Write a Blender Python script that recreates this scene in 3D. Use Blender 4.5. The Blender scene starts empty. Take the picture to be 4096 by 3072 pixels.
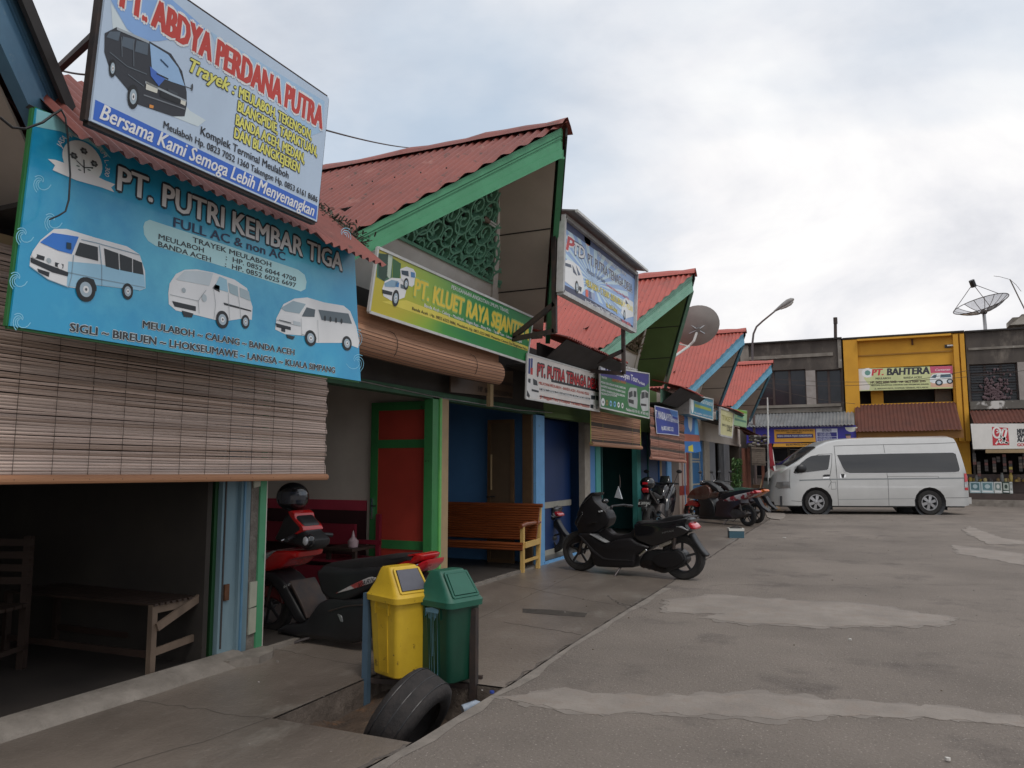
import bpy, bmesh, math, random
from mathutils import Vector, Matrix
from mathutils.geometry import tessellate_polygon
random.seed(7)
C = bpy.context.scene.collection
R = math.radians
scn = bpy.context.scene
# ------------------------------------------------------------------ camera
FPX = 3076.; YAW = R(24.4); PITCH = R(6.05); CAMH = 1.35
cd = bpy.data.cameras.new('camera'); cam = bpy.data.objects.new('camera', cd); C.objects.link(cam)
cd.sensor_fit = 'HORIZONTAL'; cd.sensor_width = 36.0; cd.lens = 36.0*FPX/4096.
cd.clip_start = .05; cd.clip_end = 2000
cam.location = (0, 0, CAMH); cam.rotation_euler = (math.pi/2+PITCH, 0, YAW)
scn.camera = cam
# ------------------------------------------------------------------ sky, sun, exposure
SUN_EL, SUN_AZ = R(58), R(-60)
w = bpy.data.worlds.new('World'); scn.world = w; w.use_nodes = True
nt = w.node_tree; N = nt.nodes; L = nt.links
for n in list(N): N.remove(n)
out = N.new('ShaderNodeOutputWorld'); bg = N.new('ShaderNodeBackground'); L.new(bg.outputs[0], out.inputs[0])
sky = N.new('ShaderNodeTexSky'); sky.sky_type = 'NISHITA'; sky.sun_disc = False
sky.sun_elevation = SUN_EL; sky.sun_rotation = SUN_AZ; sky.dust_density = 3.0
tc = N.new('ShaderNodeTexCoord'); sep = N.new('ShaderNodeSeparateXYZ'); L.new(tc.outputs['Generated'], sep.inputs[0])
def mth(op, a, b=None, clamp=False):
    m = N.new('ShaderNodeMath'); m.operation = op; m.use_clamp = clamp
    for i, v in enumerate((a, b)):
        if v is None: continue
        if isinstance(v, (int, float)): m.inputs[i].default_value = v
        else: L.new(v, m.inputs[i])
    return m.outputs[0]
zz = mth('ADD', mth('MAXIMUM', sep.outputs[2], 0.0), 0.42)
cx = N.new('ShaderNodeCombineXYZ'); L.new(mth('DIVIDE', sep.outputs[0], zz), cx.inputs[0]); L.new(mth('DIVIDE', sep.outputs[1], zz), cx.inputs[1])
def wnoise(scale, det, rough, dist, off):
    mp = N.new('ShaderNodeMapping'); mp.inputs['Location'].default_value = off; L.new(cx.outputs[0], mp.inputs[0])
    n = N.new('ShaderNodeTexNoise'); n.inputs['Scale'].default_value = scale; n.inputs['Detail'].default_value = det
    n.inputs['Roughness'].default_value = rough; n.inputs['Distortion'].default_value = dist; L.new(mp.outputs[0], n.inputs['Vector']); return n.outputs['Fac']
def ramp(f, stops):
    r = N.new('ShaderNodeValToRGB'); L.new(f, r.inputs[0]); e = r.color_ramp.elements
    e[0].position, e[0].color = stops[0][0], (*stops[0][1], 1); e[1].position, e[1].color = stops[-1][0], (*stops[-1][1], 1)
    for p, c in stops[1:-1]: x = e.new(p); x.color = (*c, 1)
    return r.outputs[0]
# cloud brightness (background strength is 0.1, so values here are ten times the picture's)
c1 = ramp(wnoise(2.1, 10, .58, .35, (2.2, 6.3, 0)), [(.30, (5.6, 5.7, 6.1)), (.41, (6.7, 6.75, 7.05)), (.50, (7.6, 7.55, 7.7)), (.64, (8.6, 8.5, 8.4))])
msk = ramp(wnoise(.9, 6, .5, .2, (1.7, 5.2, 0)), [(.44, (0, 0, 0)), (.62, (1, 1, 1))])
skb = N.new('ShaderNodeMix'); skb.data_type = 'RGBA'; skb.inputs[0].default_value = .55; skb.inputs[7].default_value = (5.2, 6.6, 7.9, 1); L.new(sky.outputs[0], skb.inputs[6])
mx = N.new('ShaderNodeMix'); mx.data_type = 'RGBA'; L.new(mth('MULTIPLY', msk, .75), mx.inputs[0]); L.new(c1, mx.inputs[6]); L.new(skb.outputs[2], mx.inputs[7])
L.new(mx.outputs[2], bg.inputs[0]); bg.inputs[1].default_value = 0.1
sd = bpy.data.lights.new('sun', 'SUN'); sd.energy = .8; sd.angle = R(14); sd.color = (1, .95, .88)
sun = bpy.data.objects.new('sun', sd); C.objects.link(sun)
sv = Vector((math.sin(SUN_AZ+math.pi)*-1*math.cos(SUN_EL), -math.cos(SUN_AZ+math.pi)*math.cos(SUN_EL), math.sin(SUN_EL)))
sv = Vector((math.cos(SUN_EL)*.75, math.cos(SUN_EL)*-.66, math.sin(SUN_EL)))
sun.rotation_euler = sv.to_track_quat('Z', 'Y').to_euler(); sky.sun_rotation = math.atan2(sv.x, sv.y)
scn.view_settings.view_transform = 'Standard'; scn.view_settings.look = 'None'
scn.view_settings.exposure = 0.3; scn.view_settings.gamma = 1
# ------------------------------------------------------------------ survey helpers: a pixel of the photograph and a real plane give a point in the place
def ray(px, py):
    x = (px-2048)/FPX; y = -(py-1536)/FPX
    fy = math.cos(PITCH)-y*math.sin(PITCH); uz = math.sin(PITCH)+y*math.cos(PITCH)
    return Vector((x*math.cos(YAW)-fy*math.sin(YAW), x*math.sin(YAW)+fy*math.cos(YAW), uz))
O_ = Vector((0, 0, CAMH))
def PN(p, P, n):
    r = ray(*p); P = Vector(P); n = Vector(n); return O_+r*((P-O_).dot(n)/r.dot(n))
def PX(p, X): return PN(p, (X, 0, 0), (1, 0, 0))
def PY(p, Y): return PN(p, (0, Y, 0), (0, 1, 0))
def PZ(p, Z=0): return PN(p, (0, 0, Z), (0, 0, 1))
# ------------------------------------------------------------------ materials
MATS = {}
def mat(name, c1, c2=None, scale=8, rough=.6, metal=0, bump=0, bscale=None, stretch=(1, 1, 1), c3=None, s3=2.5, t3=(.55, .7), coat=0, alpha=1, trans=0, spec=.5, det=6, t1=(.35, .68), emit=None, c4=None, s4=70, t4=(.6, .7)):
    if name in MATS: return MATS[name]
    m = bpy.data.materials.new(name); MATS[name] = m; m.use_nodes = True
    t = m.node_tree; b = t.nodes['Principled BSDF']
    b.inputs['Roughness'].default_value = rough; b.inputs['Metallic'].default_value = metal
    b.inputs['Base Color'].default_value = (*c1, 1); b.inputs['Specular IOR Level'].default_value = spec
    b.inputs['Coat Weight'].default_value = coat; b.inputs['Coat Roughness'].default_value = .08
    b.inputs['Alpha'].default_value = alpha; b.inputs['Transmission Weight'].default_value = trans
    if emit: b.inputs['Emission Color'].default_value = (*emit[0], 1); b.inputs['Emission Strength'].default_value = emit[1]
    tcn = t.nodes.new('ShaderNodeTexCoord'); mp = t.nodes.new('ShaderNodeMapping'); mp.inputs['Scale'].default_value = stretch
    t.links.new(tcn.outputs['Object'], mp.inputs[0])
    def noise(s, d=det, r=.6):
        n = t.nodes.new('ShaderNodeTexNoise'); n.inputs['Scale'].default_value = s; n.inputs['Detail'].default_value = d; n.inputs['Roughness'].default_value = r
        t.links.new(mp.outputs[0], n.inputs['Vector']); return n
    def rmp(n, a, bb):
        r = t.nodes.new('ShaderNodeMapRange'); r.inputs[1].default_value = a; r.inputs[2].default_value = bb; t.links.new(n.outputs['Fac'], r.inputs[0]); return r
    if c2 is None: c2 = tuple(x*.82 for x in c1)
    mix = t.nodes.new('ShaderNodeMix'); mix.data_type = 'RGBA'; mix.inputs[6].default_value = (*c1, 1); mix.inputs[7].default_value = (*c2, 1)
    t.links.new(rmp(noise(scale), *t1).outputs[0], mix.inputs[0]); last = mix
    if c3 is not None:
        m3 = t.nodes.new('ShaderNodeMix'); m3.data_type = 'RGBA'; m3.inputs[7].default_value = (*c3, 1)
        t.links.new(mix.outputs[2], m3.inputs[6]); t.links.new(rmp(noise(s3, 9, .65), *t3).outputs[0], m3.inputs[0]); last = m3
    if c4 is not None:
        m4 = t.nodes.new('ShaderNodeMix'); m4.data_type = 'RGBA'; m4.inputs[7].default_value = (*c4, 1)
        t.links.new(last.outputs[2], m4.inputs[6]); t.links.new(rmp(noise(s4, 3, .5), *t4).outputs[0], m4.inputs[0]); last = m4
    t.links.new(last.outputs[2], b.inputs['Base Color'])
    if bump:
        bp = t.nodes.new('ShaderNodeBump'); bp.inputs['Strength'].default_value = bump; bp.inputs['Distance'].default_value = .01
        t.links.new(noise(bscale or scale*4, 8, .65).outputs['Fac'], bp.inputs['Height']); t.links.new(bp.outputs[0], b.inputs['Normal'])
    return m
def hexc(h):
    v = [int(h[i:i+2], 16)/255 for i in (0, 2, 4)]
    return tuple(x/12.92 if x <= .04045 else ((x+.055)/1.055)**2.4 for x in v)
_ink = {}
def ink(h, rough=.45):   # flat printing colour on a sign
    if h not in _ink:
        c = tuple(min(.85, x*1.3) for x in hexc(h)); _ink[h] = mat('ink_'+h, c, tuple(x*.86 for x in c), 2.3, rough, stretch=(1, 1, .5))
    return _ink[h]
# ------------------------------------------------------------------ mesh builder
class MB:
    def __init__(s): s.v = []; s.f = []; s.m = []; s.mats = []; s.sub = []
    def mi(s, m):
        if m not in s.mats: s.mats.append(m)
        return s.mats.index(m)
    def add(s, vs, fs, m):
        k = len(s.v); i = s.mi(m); s.v += [tuple(p) for p in vs]
        for f in fs: s.f.append([k+a for a in f]); s.m.append(i)
        return s
    def box(s, a, b, m):
        x0, y0, z0 = [min(a[i], b[i]) for i in range(3)]; x1, y1, z1 = [max(a[i], b[i]) for i in range(3)]
        return s.add([(x0,y0,z0),(x1,y0,z0),(x1,y1,z0),(x0,y1,z0),(x0,y0,z1),(x1,y0,z1),(x1,y1,z1),(x0,y1,z1)],
                     [(0,3,2,1),(4,5,6,7),(0,1,5,4),(1,2,6,5),(2,3,7,6),(3,0,4,7)], m)
    def bar(s, p, q, w, h, m, up=(0,0,1)):      # rectangular bar from p to q
        p = Vector(p); q = Vector(q); d = (q-p).normalized(); up = Vector(up)
        a = d.cross(up)
        if a.length < 1e-4: a = d.cross(Vector((1, 0, 0)))
        a.normalize(); b = a.cross(d).normalized(); a *= w/2; b *= h/2
        return s.add([p-a-b, p+a-b, p+a+b, p-a+b, q-a-b, q+a-b, q+a+b, q-a+b], [(0,1,2,3),(7,6,5,4),(0,4,5,1),(1,5,6,2),(2,6,7,3),(3,7,4,0)], m)
    def tube(s, pts, r, m, n=8, cap=True):
        pts = [Vector(p) for p in pts]; rs = r if isinstance(r, (list, tuple)) else [r]*len(pts); k = len(pts); vs = []; fs = []
        ref = None
        for i, p in enumerate(pts):
            d = (pts[min(i+1, k-1)]-pts[max(i-1, 0)]).normalized()
            if ref is None: ref = Vector((0, 0, 1)) if abs(d.z) < .9 else Vector((1, 0, 0))
            a = d.cross(ref).normalized(); b = a.cross(d).normalized(); ref = b
            for j in range(n): t = 2*math.pi*j/n; vs.append(p+(a*math.cos(t)+b*math.sin(t))*rs[i])
        for i in range(k-1):
            for j in range(n): fs.append((i*n+j, i*n+(j+1) % n, (i+1)*n+(j+1) % n, (i+1)*n+j))
        if cap: fs.append(tuple(range(n-1, -1, -1))); fs.append(tuple((k-1)*n+j for j in range(n)))
        return s.add(vs, fs, m)
    def rings(s, rings, m, cap=True, closed=True):
        n = len(rings[0]); vs = [p for r in rings for p in r]; fs = []
        for i in range(len(rings)-1):
            for j in range(n if closed else n-1): fs.append((i*n+j, i*n+(j+1) % n, (i+1)*n+(j+1) % n, (i+1)*n+j))
        k = len(s.v); s.add(vs, fs, m)
        if cap:
            for r, rev in ((0, True), (len(rings)-1, False)):
                ring = [Vector(vs[r*n+j]) for j in range(n)]
                for t in tessellate_polygon([ring]):
                    s.f.append([k+r*n+a for a in (t if not rev else t[::-1])]); s.m.append(s.mi(m))
        return s
    def lathe(s, prof, c, axis, m, n=24, a0=0, a1=2*math.pi, close=True):   # prof (r, h) along axis
        ax = Vector(axis).normalized(); a = ax.orthogonal().normalized(); b = ax.cross(a); c = Vector(c); rs = []
        full = abs(a1-a0-2*math.pi) < 1e-6
        for i in range(n if full else n+1):
            t = a0+(a1-a0)*i/n; rs.append([c+ax*h+(a*math.cos(t)+b*math.sin(t))*r for r, h in prof])
        if full: rs.append(rs[0])
        return s.rings(rs, m, cap=False, closed=close)
    def ell(s, c, r, m, n=16, k=10):
        vs = []; fs = []
        for i in range(k+1):
            a = math.pi*i/k
            for j in range(n): t = 2*math.pi*j/n; vs.append((c[0]+r[0]*math.sin(a)*math.cos(t), c[1]+r[1]*math.sin(a)*math.sin(t), c[2]+r[2]*math.cos(a)))
        for i in range(k):
            for j in range(n): fs.append((i*n+j, (i+1)*n+j, (i+1)*n+(j+1) % n, i*n+(j+1) % n))
        return s.add(vs, fs, m)
    def poly(s, pts, m, th=0, n=None):   # planar polygon, optional thickness along n
        pts = [Vector(p) for p in pts]
        tri = tessellate_polygon([pts])
        s.add(pts, tri, m)
        if th:
            n = Vector(n).normalized()*th; k = len(pts)
            s.add([p+n for p in pts], [t[::-1] for t in tri], m)
            s.add(pts+[p+n for p in pts], [(i, (i+1) % k, k+(i+1) % k, k+i) for i in range(k)], m)
        return s
    def build(s, name, parent=None, smooth=None, local=False, label=None):
        for q in s.sub: o = q.build(name, parent, smooth, local, label)
        if s.sub and not s.v: return o
        me = bpy.data.meshes.new(name); vs = s.v
        if parent is not None and not local:
            inv = parent.matrix_world_inv if hasattr(parent, 'matrix_world_inv') else Matrix.LocRotScale(parent.location, parent.rotation_euler, None).inverted()
            vs = [inv @ Vector(p) for p in vs]
        me.from_pydata([tuple(p) for p in vs], [], s.f)
        for m in s.mats: me.materials.append(m)
        me.polygons.foreach_set('material_index', s.m)
        if smooth is not None:
            me.polygons.foreach_set('use_smooth', [True]*len(me.polygons))
            bm = bmesh.new(); bm.from_mesh(me); bmesh.ops.recalc_face_normals(bm, faces=bm.faces); bm.to_mesh(me); bm.free()
            me.set_sharp_from_angle(angle=R(smooth))
        else:
            bm = bmesh.new(); bm.from_mesh(me); bmesh.ops.recalc_face_normals(bm, faces=bm.faces); bm.to_mesh(me); bm.free()
        me.update(); o = bpy.data.objects.new(name, me); C.objects.link(o)
        if parent is not None: o.parent = parent
        if label: o['label'] = label
        return o
def thing(name, label, cat, loc=(0, 0, 0), rz=0, group=None):
    o = bpy.data.objects.new(name, None); C.objects.link(o); o.location = loc; o.rotation_euler = (0, 0, rz); o.empty_display_size = .1
    o['label'] = label; o['category'] = cat
    if group: o['group'] = group
    return o
def tag(o, label, cat, group=None):
    o['label'] = label; o['category'] = cat
    if group: o['group'] = group
    return o
def struct(o): o['kind'] = 'structure'; return o
# ------------------------------------------------------------------ lettering
_tc = {}
def glyphs(txt, bold=0.0, shear=0.0):
    key = (txt, bold, shear)
    if key in _tc: return _tc[key]
    cu = bpy.data.curves.new('t', 'FONT'); cu.body = txt; cu.size = 1; cu.shear = shear; cu.resolution_u = 2
    o = bpy.data.objects.new('t', cu); C.objects.link(o)
    me = bpy.data.meshes.new_from_object(o)
    vs = [(v.co.x, v.co.y) for v in me.vertices]; fs = [tuple(p.vertices) for p in me.polygons]
    bpy.data.objects.remove(o); bpy.data.curves.remove(cu); bpy.data.meshes.remove(me)
    x0 = min(v[0] for v in vs); x1 = max(v[0] for v in vs)
    vs = [((x-x0)/(x1-x0), y/.72) for x, y in vs]        # cap height -> 1
    _tc[key] = (vs, fs, (x1-x0)/.72); return _tc[key]
class Sheet:
    """a real flat panel in the place: bottom-left origin, u along, v up, n towards the viewer"""
    def __init__(s, P, u, v):
        s.P = Vector(P); s.u = Vector(u).normalized(); s.v = Vector(v).normalized(); s.n = s.u.cross(s.v).normalized()
        if s.n.dot(O_-s.P) < 0: s.n = -s.n
    def px(s, p):
        q = PN(p, s.P, s.n)-s.P; return (q.dot(s.u), q.dot(s.v))
    def w(s, uv, d=0): return s.P+s.u*uv[0]+s.v*uv[1]+s.n*d
    def board(s, corners, mb, m, th=.02): mb.poly([s.w(c) for c in corners], m, th, -s.n)
    def art(s, mb, pts, m, lay=1, raw=False):
        mb.poly([s.w(p if raw else s.px(p), .0009*lay) for p in pts], m)
    def line(s, mb, pts, wd, m, lay=1, raw=False):
        q = [s.w(p if raw else s.px(p), .0009*lay) for p in pts]
        for a, b in zip(q, q[1:]):
            d = (b-a).normalized(); t = d.cross(s.n)*wd/2; mb.add([a-t, b-t, b+t, a+t], [(0, 1, 2, 3)], m)
    def disc(s, mb, c, ru, rv, m, lay=1, n=20, raw=False, a0=0, a1=360):
        c = c if raw else s.px(c)
        mb.poly([s.w((c[0]+ru*math.cos(R(a0+(a1-a0)*i/n)), c[1]+rv*math.sin(R(a0+(a1-a0)*i/n))), .0009*lay) for i in range(n+(a1-a0 < 360))], m)
    def text(s, mb, txt, p0, p1, h, m, lay=3, bold=.0, shear=0, raw=False, outline=None, ow=.03, level=False):
        """p0, p1: ends of the baseline (pixels or uv); h: cap height in metres"""
        a = p0 if raw else s.px(p0); b = p1 if raw else s.px(p1)
        if h < 0: h = s.px((p0[0], p0[1]+h))[1]-a[1]
        host = mb; mb = MB(); host.sub.append(mb)
        if level: b = (b[0], a[1])
        dx = b[0]-a[0]; dy = b[1]-a[1]; ln = math.hypot(dx, dy)
        if outline:
            vs, fs, asp = glyphs(txt, 0, shear); rr = (bold+ow)*1.5
            for i in range(8):
                ox, oy = rr*math.cos(i*math.pi/4)*h, rr*math.sin(i*math.pi/4)*h
                mb.add([s.w((a[0]+dx*x+ox, a[1]+dy*x+y*h+oy), .0009*(lay-1)+.00007*i) for x, y in vs], fs, outline)
        vs, fs, asp = glyphs(txt, 0, shear); rr = bold*1.3
        for i, (ox, oy) in enumerate(((0, 0),) if bold < .004 else ((-1, .35), (-1, -.35), (1, .35), (1, -.35), (0, 0))):
            mb.add([s.w((a[0]+dx*x+ox*rr*h, a[1]+dy*x+y*h+oy*rr*h), .0009*lay+.00007*i) for x, y in vs], fs, m)
# ------------------------------------------------------------------ shared materials
M_asph = mat('asphalt', (.232, .196, .167), (.135, .113, .096), .5, .92, bump=1.6, bscale=45, c3=(.12, .10, .087), s3=1.3, t3=(.54, .68), t1=(.3, .72), c4=(.42, .37, .33), s4=70, t4=(.62, .73))
M_conc = mat('concrete_apron', (.225, .186, .156), (.105, .086, .072), .8, .36, c4=(.30, .26, .225), s4=60, t4=(.66, .76), bump=.6, bscale=35, c3=(.26, .235, .205), s3=3, t3=(.55, .8), stretch=(1, .6, 1))
M_patch2 = mat('cement_patch_rim', (.235, .205, .18), (.175, .15, .13), 2.2, .88, bump=.7, bscale=40)
M_patch = mat('cement_patch', (.275, .24, .21), (.2, .172, .15), 2.2, .88, bump=.7, bscale=40, c3=(.24, .2, .17), s3=6, t3=(.5, .62))
M_pit = mat('pit_earth', (.11, .075, .052), (.045, .032, .025), 6, .6, bump=1.5, c3=(.22, .10, .04), s3=5)
M_pwall = mat('drain_wall_render', (.17, .135, .11), (.06, .045, .035), 5, .95, bump=1.2, bscale=30)
M_kerb = mat('kerb_concrete', (.25, .22, .19), (.15, .13, .11), 5, .85, bump=.8, bscale=30)
M_red = mat('rusty_red_sheet', (.165, .043, .034), (.25, .062, .045), 1.6, .6, bump=.4, bscale=14, c3=(.33, .15, .12), s3=2.2, t3=(.6, .74), c4=(.085, .035, .026), s4=9, t4=(.62, .7))
M_redn = mat('clean_red_sheet', (.42, .085, .062), (.33, .07, .053), 1.2, .5, c3=(.24, .065, .048), s3=3, t3=(.56, .75), c4=(.1, .03, .025), s4=16, t4=(.7, .76))
M_zinc = mat('zinc_sheet', (.27, .28, .285), (.18, .185, .19), 2, .5, metal=.2, stretch=(1, 1, 1), c3=(.3, .2, .15), s3=3, t3=(.62, .75))
M_rust = mat('rust_brown_sheet', (.125, .04, .026), (.085, .03, .022), 3, .75, bump=.3, c3=(.3, .22, .2), s3=9, t3=(.7, .76))
M_soff = mat('soffit_board', (.54, .47, .41), (.47, .405, .35), 2, .85)
M_band = mat('gable_band_grey', (.82, .78, .74), (.7, .66, .62), 3, .8)
M_dark = mat('dark_board', (.05, .045, .042), (.035, .03, .028), 4, .85)
M_steel = mat('dark_angle_iron', (.035, .03, .03), (.07, .045, .035), 12, .6, metal=.3)
M_wh = mat('white_paint', (.62, .62, .6), (.5, .5, .48), 6, .5)
M_green = mat('green_paint', (.075, .30, .15), (.06, .25, .12), 3, .55, bump=.15, c3=(.05, .17, .09), s3=7, t3=(.62, .72))
M_lgreen = mat('pale_green_paint', (.22, .42, .32), (.17, .34, .25), 4, .6, bump=.2, c3=(.33, .42, .33), s3=9, t3=(.6, .7))
M_blue = mat('blue_grey_paint', (.10, .22, .33), (.08, .17, .26), 4, .6, bump=.2, c3=(.2, .3, .34), s3=9, t3=(.62, .72))
M_lblue = mat('light_blue_paint', (.16, .38, .52), (.12, .3, .42), 4, .6, c3=(.3, .4, .42), s3=9, t3=(.62, .72))
M_ogreen = mat('olive_green_board', (.13, .21, .07), (.11, .17, .06), 3, .8)
M_blk = mat('black_plastic', (.012, .012, .013), (.018, .018, .02), 6, .38)
M_gls = mat('gloss_black', (.008, .008, .01), (.012, .012, .014), 3, .12, coat=.6)
M_tyre = mat('tyre_rubber', (.014, .013, .013), (.028, .025, .023), 18, .85, bump=.4, bscale=60)
M_chr = mat('chrome', (.75, .75, .76), (.6, .6, .62), 4, .12, metal=1)
M_alu = mat('cast_aluminium', (.42, .42, .43), (.32, .32, .33), 9, .35, metal=.8)
M_glass = mat('dark_glass', (.012, .014, .017), (.018, .02, .022), 1, .04, spec=.8)
M_redp = mat('gloss_red', (.45, .012, .012), (.38, .01, .01), 4, .15, coat=.5)
M_redl = mat('red_lamp_glass', (.55, .02, .03), (.4, .01, .02), 9, .1, coat=1)
M_clr = mat('clear_lamp_glass', (.5, .5, .5), (.25, .25, .27), 14, .08, coat=1)
# ------------------------------------------------------------------ ground: one sheet with the drain opening, the road and the apron on it
HX0, HX1, HY0, HY1 = -2.95, -2.06, 3.38, 4.42
g = MB()
xs = [-400, HX0, HX1, 400]; ys = [-200, HY0, HY1, 600]
for i in range(3):
    for j in range(3):
        if i == 1 and j == 1: continue
        g.add([(xs[i], ys[j], -.06), (xs[i+1], ys[j], -.06), (xs[i+1], ys[j+1], -.06), (xs[i], ys[j+1], -.06)], [(0, 1, 2, 3)], M_asph)
struct(g.build('ground'))
def edge_x(y):      # wavering joint between the apron and the road, surveyed from the photograph
    pts = [(-3, -2.2), (2.6, -2.1), (3.4, -2.06), (4.4, -2.04), (5.6, -2.07), (7.0, -2.08), (8.2, -2.07), (10.5, -2.1), (14, -2.15), (18, -2.19), (23, -2.2), (31, -2.2)]
    for (a, xa), (b, xb) in zip(pts, pts[1:]):
        if a <= y <= b: return xa+(xb-xa)*(y-a)/(b-a)
    return pts[-1][1] if y > 0 else pts[0][1]
rd = MB(); prev = None
ry = sorted(set([-6+.5*i for i in range(76)]+[HY0, HY1]))
for a, b in zip(ry, ry[1:]):
    m_ = (a+b)/2; xa, xb = edge_x(a), edge_x(b)
    if HY0 < m_ < HY1: xa = xb = None
    xa = HX1 if xa is None else xa; xb = HX1 if xb is None else xb
    rd.add([(xa, a, 0), (60, a, 0), (60, b, 0), (xb, b, 0)], [(0, 1, 2, 3)], M_asph)
rd.add([(-60, 31.5, 0), (60, 31.5, 0), (60, -6, 0), (60, -6, 0)], [], M_asph)
struct(rd.build('road'))
pv = MB()
def apron(a, b, x0, x1a, x1b, z=0): pv.add([(x0, a, z), (x1a, a, z), (x1b, b, z), (x0, b, z)], [(0, 1, 2, 3)], M_conc)
for a, b in zip(ry, ry[1:]):
    m_ = (a+b)/2
    if HY0 < m_ < HY1: apron(a, b, -9, HX0, HX0)
    else: apron(a, b, -9, edge_x(a)-.012, edge_x(b)-.012)
struct(pv.build('pavement'))
# joints and cracks in the apron
pt = MB()
def strip(pts, wd, m, z):
    for i, (a, b) in enumerate(zip(pts, pts[1:])):
        a = Vector((*a, z)); b = Vector((*b, z)); d = (b-a).normalized(); n = Vector((-d.y, d.x, 0))
        w1 = wd*random.uniform(.6, 1.2)/2
        pt.add([a-n*w1, b-n*w1, b+n*w1, a+n*w1], [(0, 1, 2, 3)], m)
M_crk = mat('dark_joint', (.075, .062, .052), (.13, .11, .095), 20, .95)
def crack(a, b, wd, n=14, jit=.02):
    wd *= .6
    a = Vector(a); b = Vector(b); strip([tuple((a+(b-a)*i/n+Vector((random.uniform(-jit, jit), random.uniform(-jit, jit))))[:2]) for i in range(n+1)], wd, M_crk, .0018)
for a, b, wd in (((-4.0, 3.3), (-2.95, 3.36), .012), ((-2.95, 3.38), (-3.3, 1.5), .012), ((-4.0, 4.6), (-2.95, 4.45), .01), ((-4, 8.3), (-2.3, 7.4), .012), ((-3.9, 10.4), (-2.1, 9.4), .014), ((-3.9, 12.6), (-2, 12), .012), ((-2.9, 6.2), (-2.1, 6.0), .02), ((-3.1, 4.5), (-3.3, 9.5), .008), ((-3.9, 15.5), (-2, 15.2), .014), ((-3.9, 6.1), (-3.0, 6.0), .007)): crack(a, b, wd)
crack((-2.07, 4.45), (-2.08, 5.6), .03); crack((-2.08, 5.6), (-2.09, 7.0), .022, 14, .012); crack((-2.09, 7), (-2.08, 8.2), .035); crack((-2.08, 8.2), (-2.11, 10.5), .025); crack((-2.11, 10.5), (-2.2, 18), .03, 30); crack((-2.5, 7.9), (-2.08, 7.25), .04); crack((-2.3, 7.55), (-1.9, 7.3), .03)
crack((.4, 2.6), (1.6, 4.1), .008, 20, .04); crack((2.2, 5.5), (1.2, 8.2), .01, 20, .05); crack((3.5, 7), (2.2, 12), .012, 26, .07); crack((-1.7, 9), (1.5, 10.5), .014, 24, .06); crack((-1.8, 13), (3.5, 14.2), .02, 24, .09); crack((-1.8, 16.5), (2, 17.4), .03, 24, .1); crack((-2.08, 3.35), (-2.15, 2.3), .05)
struct(pt.build('pavement_joints'))
def blob(name, pxs, z, m, lab=None):
    b = MB(); P = [PZ(p, z) for p in pxs]; q = []
    for i, (a, c) in enumerate(zip(P, P[1:]+P[:1])):
        k = max(2, int((c-a).length/.035)); n = Vector((-(c-a).y, (c-a).x, 0)).normalized()
        k = min(k, 60); ph = random.uniform(0, 6)
        for j in range(k): t_ = (c-a).length*j/k; q.append(a+(c-a)*j/k+n*(random.uniform(-.012, .012)+.03*math.sin(t_*9+ph)*math.sin(t_*3.1)+.012*math.sin(t_*31+ph)))
    c0 = sum(q, Vector())/len(q)
    if m is M_patch: b.poly([p+Vector((random.uniform(-.02, .02)+(p-c0).normalized().x*.05, (p-c0).normalized().y*.07+.03*math.sin(i*.9), -.002)) for i, p in enumerate(q)], M_patch2, .01, (0, 0, -1))
    b.poly(q, m, .012, (0, 0, -1)); return struct(b.build(name))
blob('cement_strip', [(2010, 2790), (2260, 2748), (2400, 2775), (2700, 2782), (3000, 2772), (3300, 2800), (3700, 2820), (4096, 2862), (4096, 2905), (3900, 2885), (3500, 2862), (3000, 2868), (2700, 2850), (2350, 2852), (2140, 2820)], .005, M_patch)
blob('cement_strip', [(2660, 2400), (2860, 2378), (3150, 2400), (3450, 2415), (3810, 2470), (3760, 2500), (3300, 2505), (2960, 2490), (2800, 2470), (2900, 2455), (2670, 2445)], .006, M_patch)
blob('cement_strip', [(3810, 2180), (4096, 2215), (4096, 2260), (3960, 2235), (3840, 2215)], .005, M_patch)
blob('cement_strip', [(3880, 2105), (4000, 2150), (4096, 2165), (4096, 2175), (3950, 2175), (3850, 2120)], .007, M_patch)
# pale cement edging along the outer side of the drain
M_edge = mat('drain_edging', (.25, .218, .188), (.17, .148, .128), 6, .85, bump=.7, bscale=40)
b = MB(); EJ = [.065+random.uniform(-.025, .03) for _ in range(30)]
for i in range(24):
    a = 2.4+i*.26; e = a+.26; f = lambda y: (HX1 if HY0-.01 < y < HY1+.01 else edge_x(y))
    b.add([(f(a)+.005, a, .0025), (f(a)+EJ[i], a, .0025), (f(e)+EJ[i+1], e, .0025), (f(e)+.005, e, .0025)], [(0, 1, 2, 3)], M_edge)
struct(b.build('drain_edging'))
b = MB(); D = -.55
b.box((HX0-.01, HY0-.08, D), (HX1+.01, HY0-.0, -.012), M_pwall); b.box((HX0-.01, HY1+.0, D), (HX1+.01, HY1+.08, -.012), M_pwall)
b.box((HX0-.1, HY0-.08, D), (HX0-.0, HY1+.08, -.012), M_pwall); b.box((HX1+.0, HY0-.08, D), (HX1+.1, HY1+.08, -.012), M_pwall)
struct(b.build('drain_wall'))
b = MB(); n = 14
vs = [(HX0+(HX1-HX0)*i/n, HY0+(HY1-HY0)*j/n, -.15+.03*math.sin(i*.9+j*.5)+random.uniform(-.015, .015)-.2*max(0, min(1, (i-6)/3))) for j in range(n+1) for i in range(n+1)]
b.add(vs, [(j*(n+1)+i, j*(n+1)+i+1, (j+1)*(n+1)+i+1, (j+1)*(n+1)+i) for j in range(n) for i in range(n)], M_pit)
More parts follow.
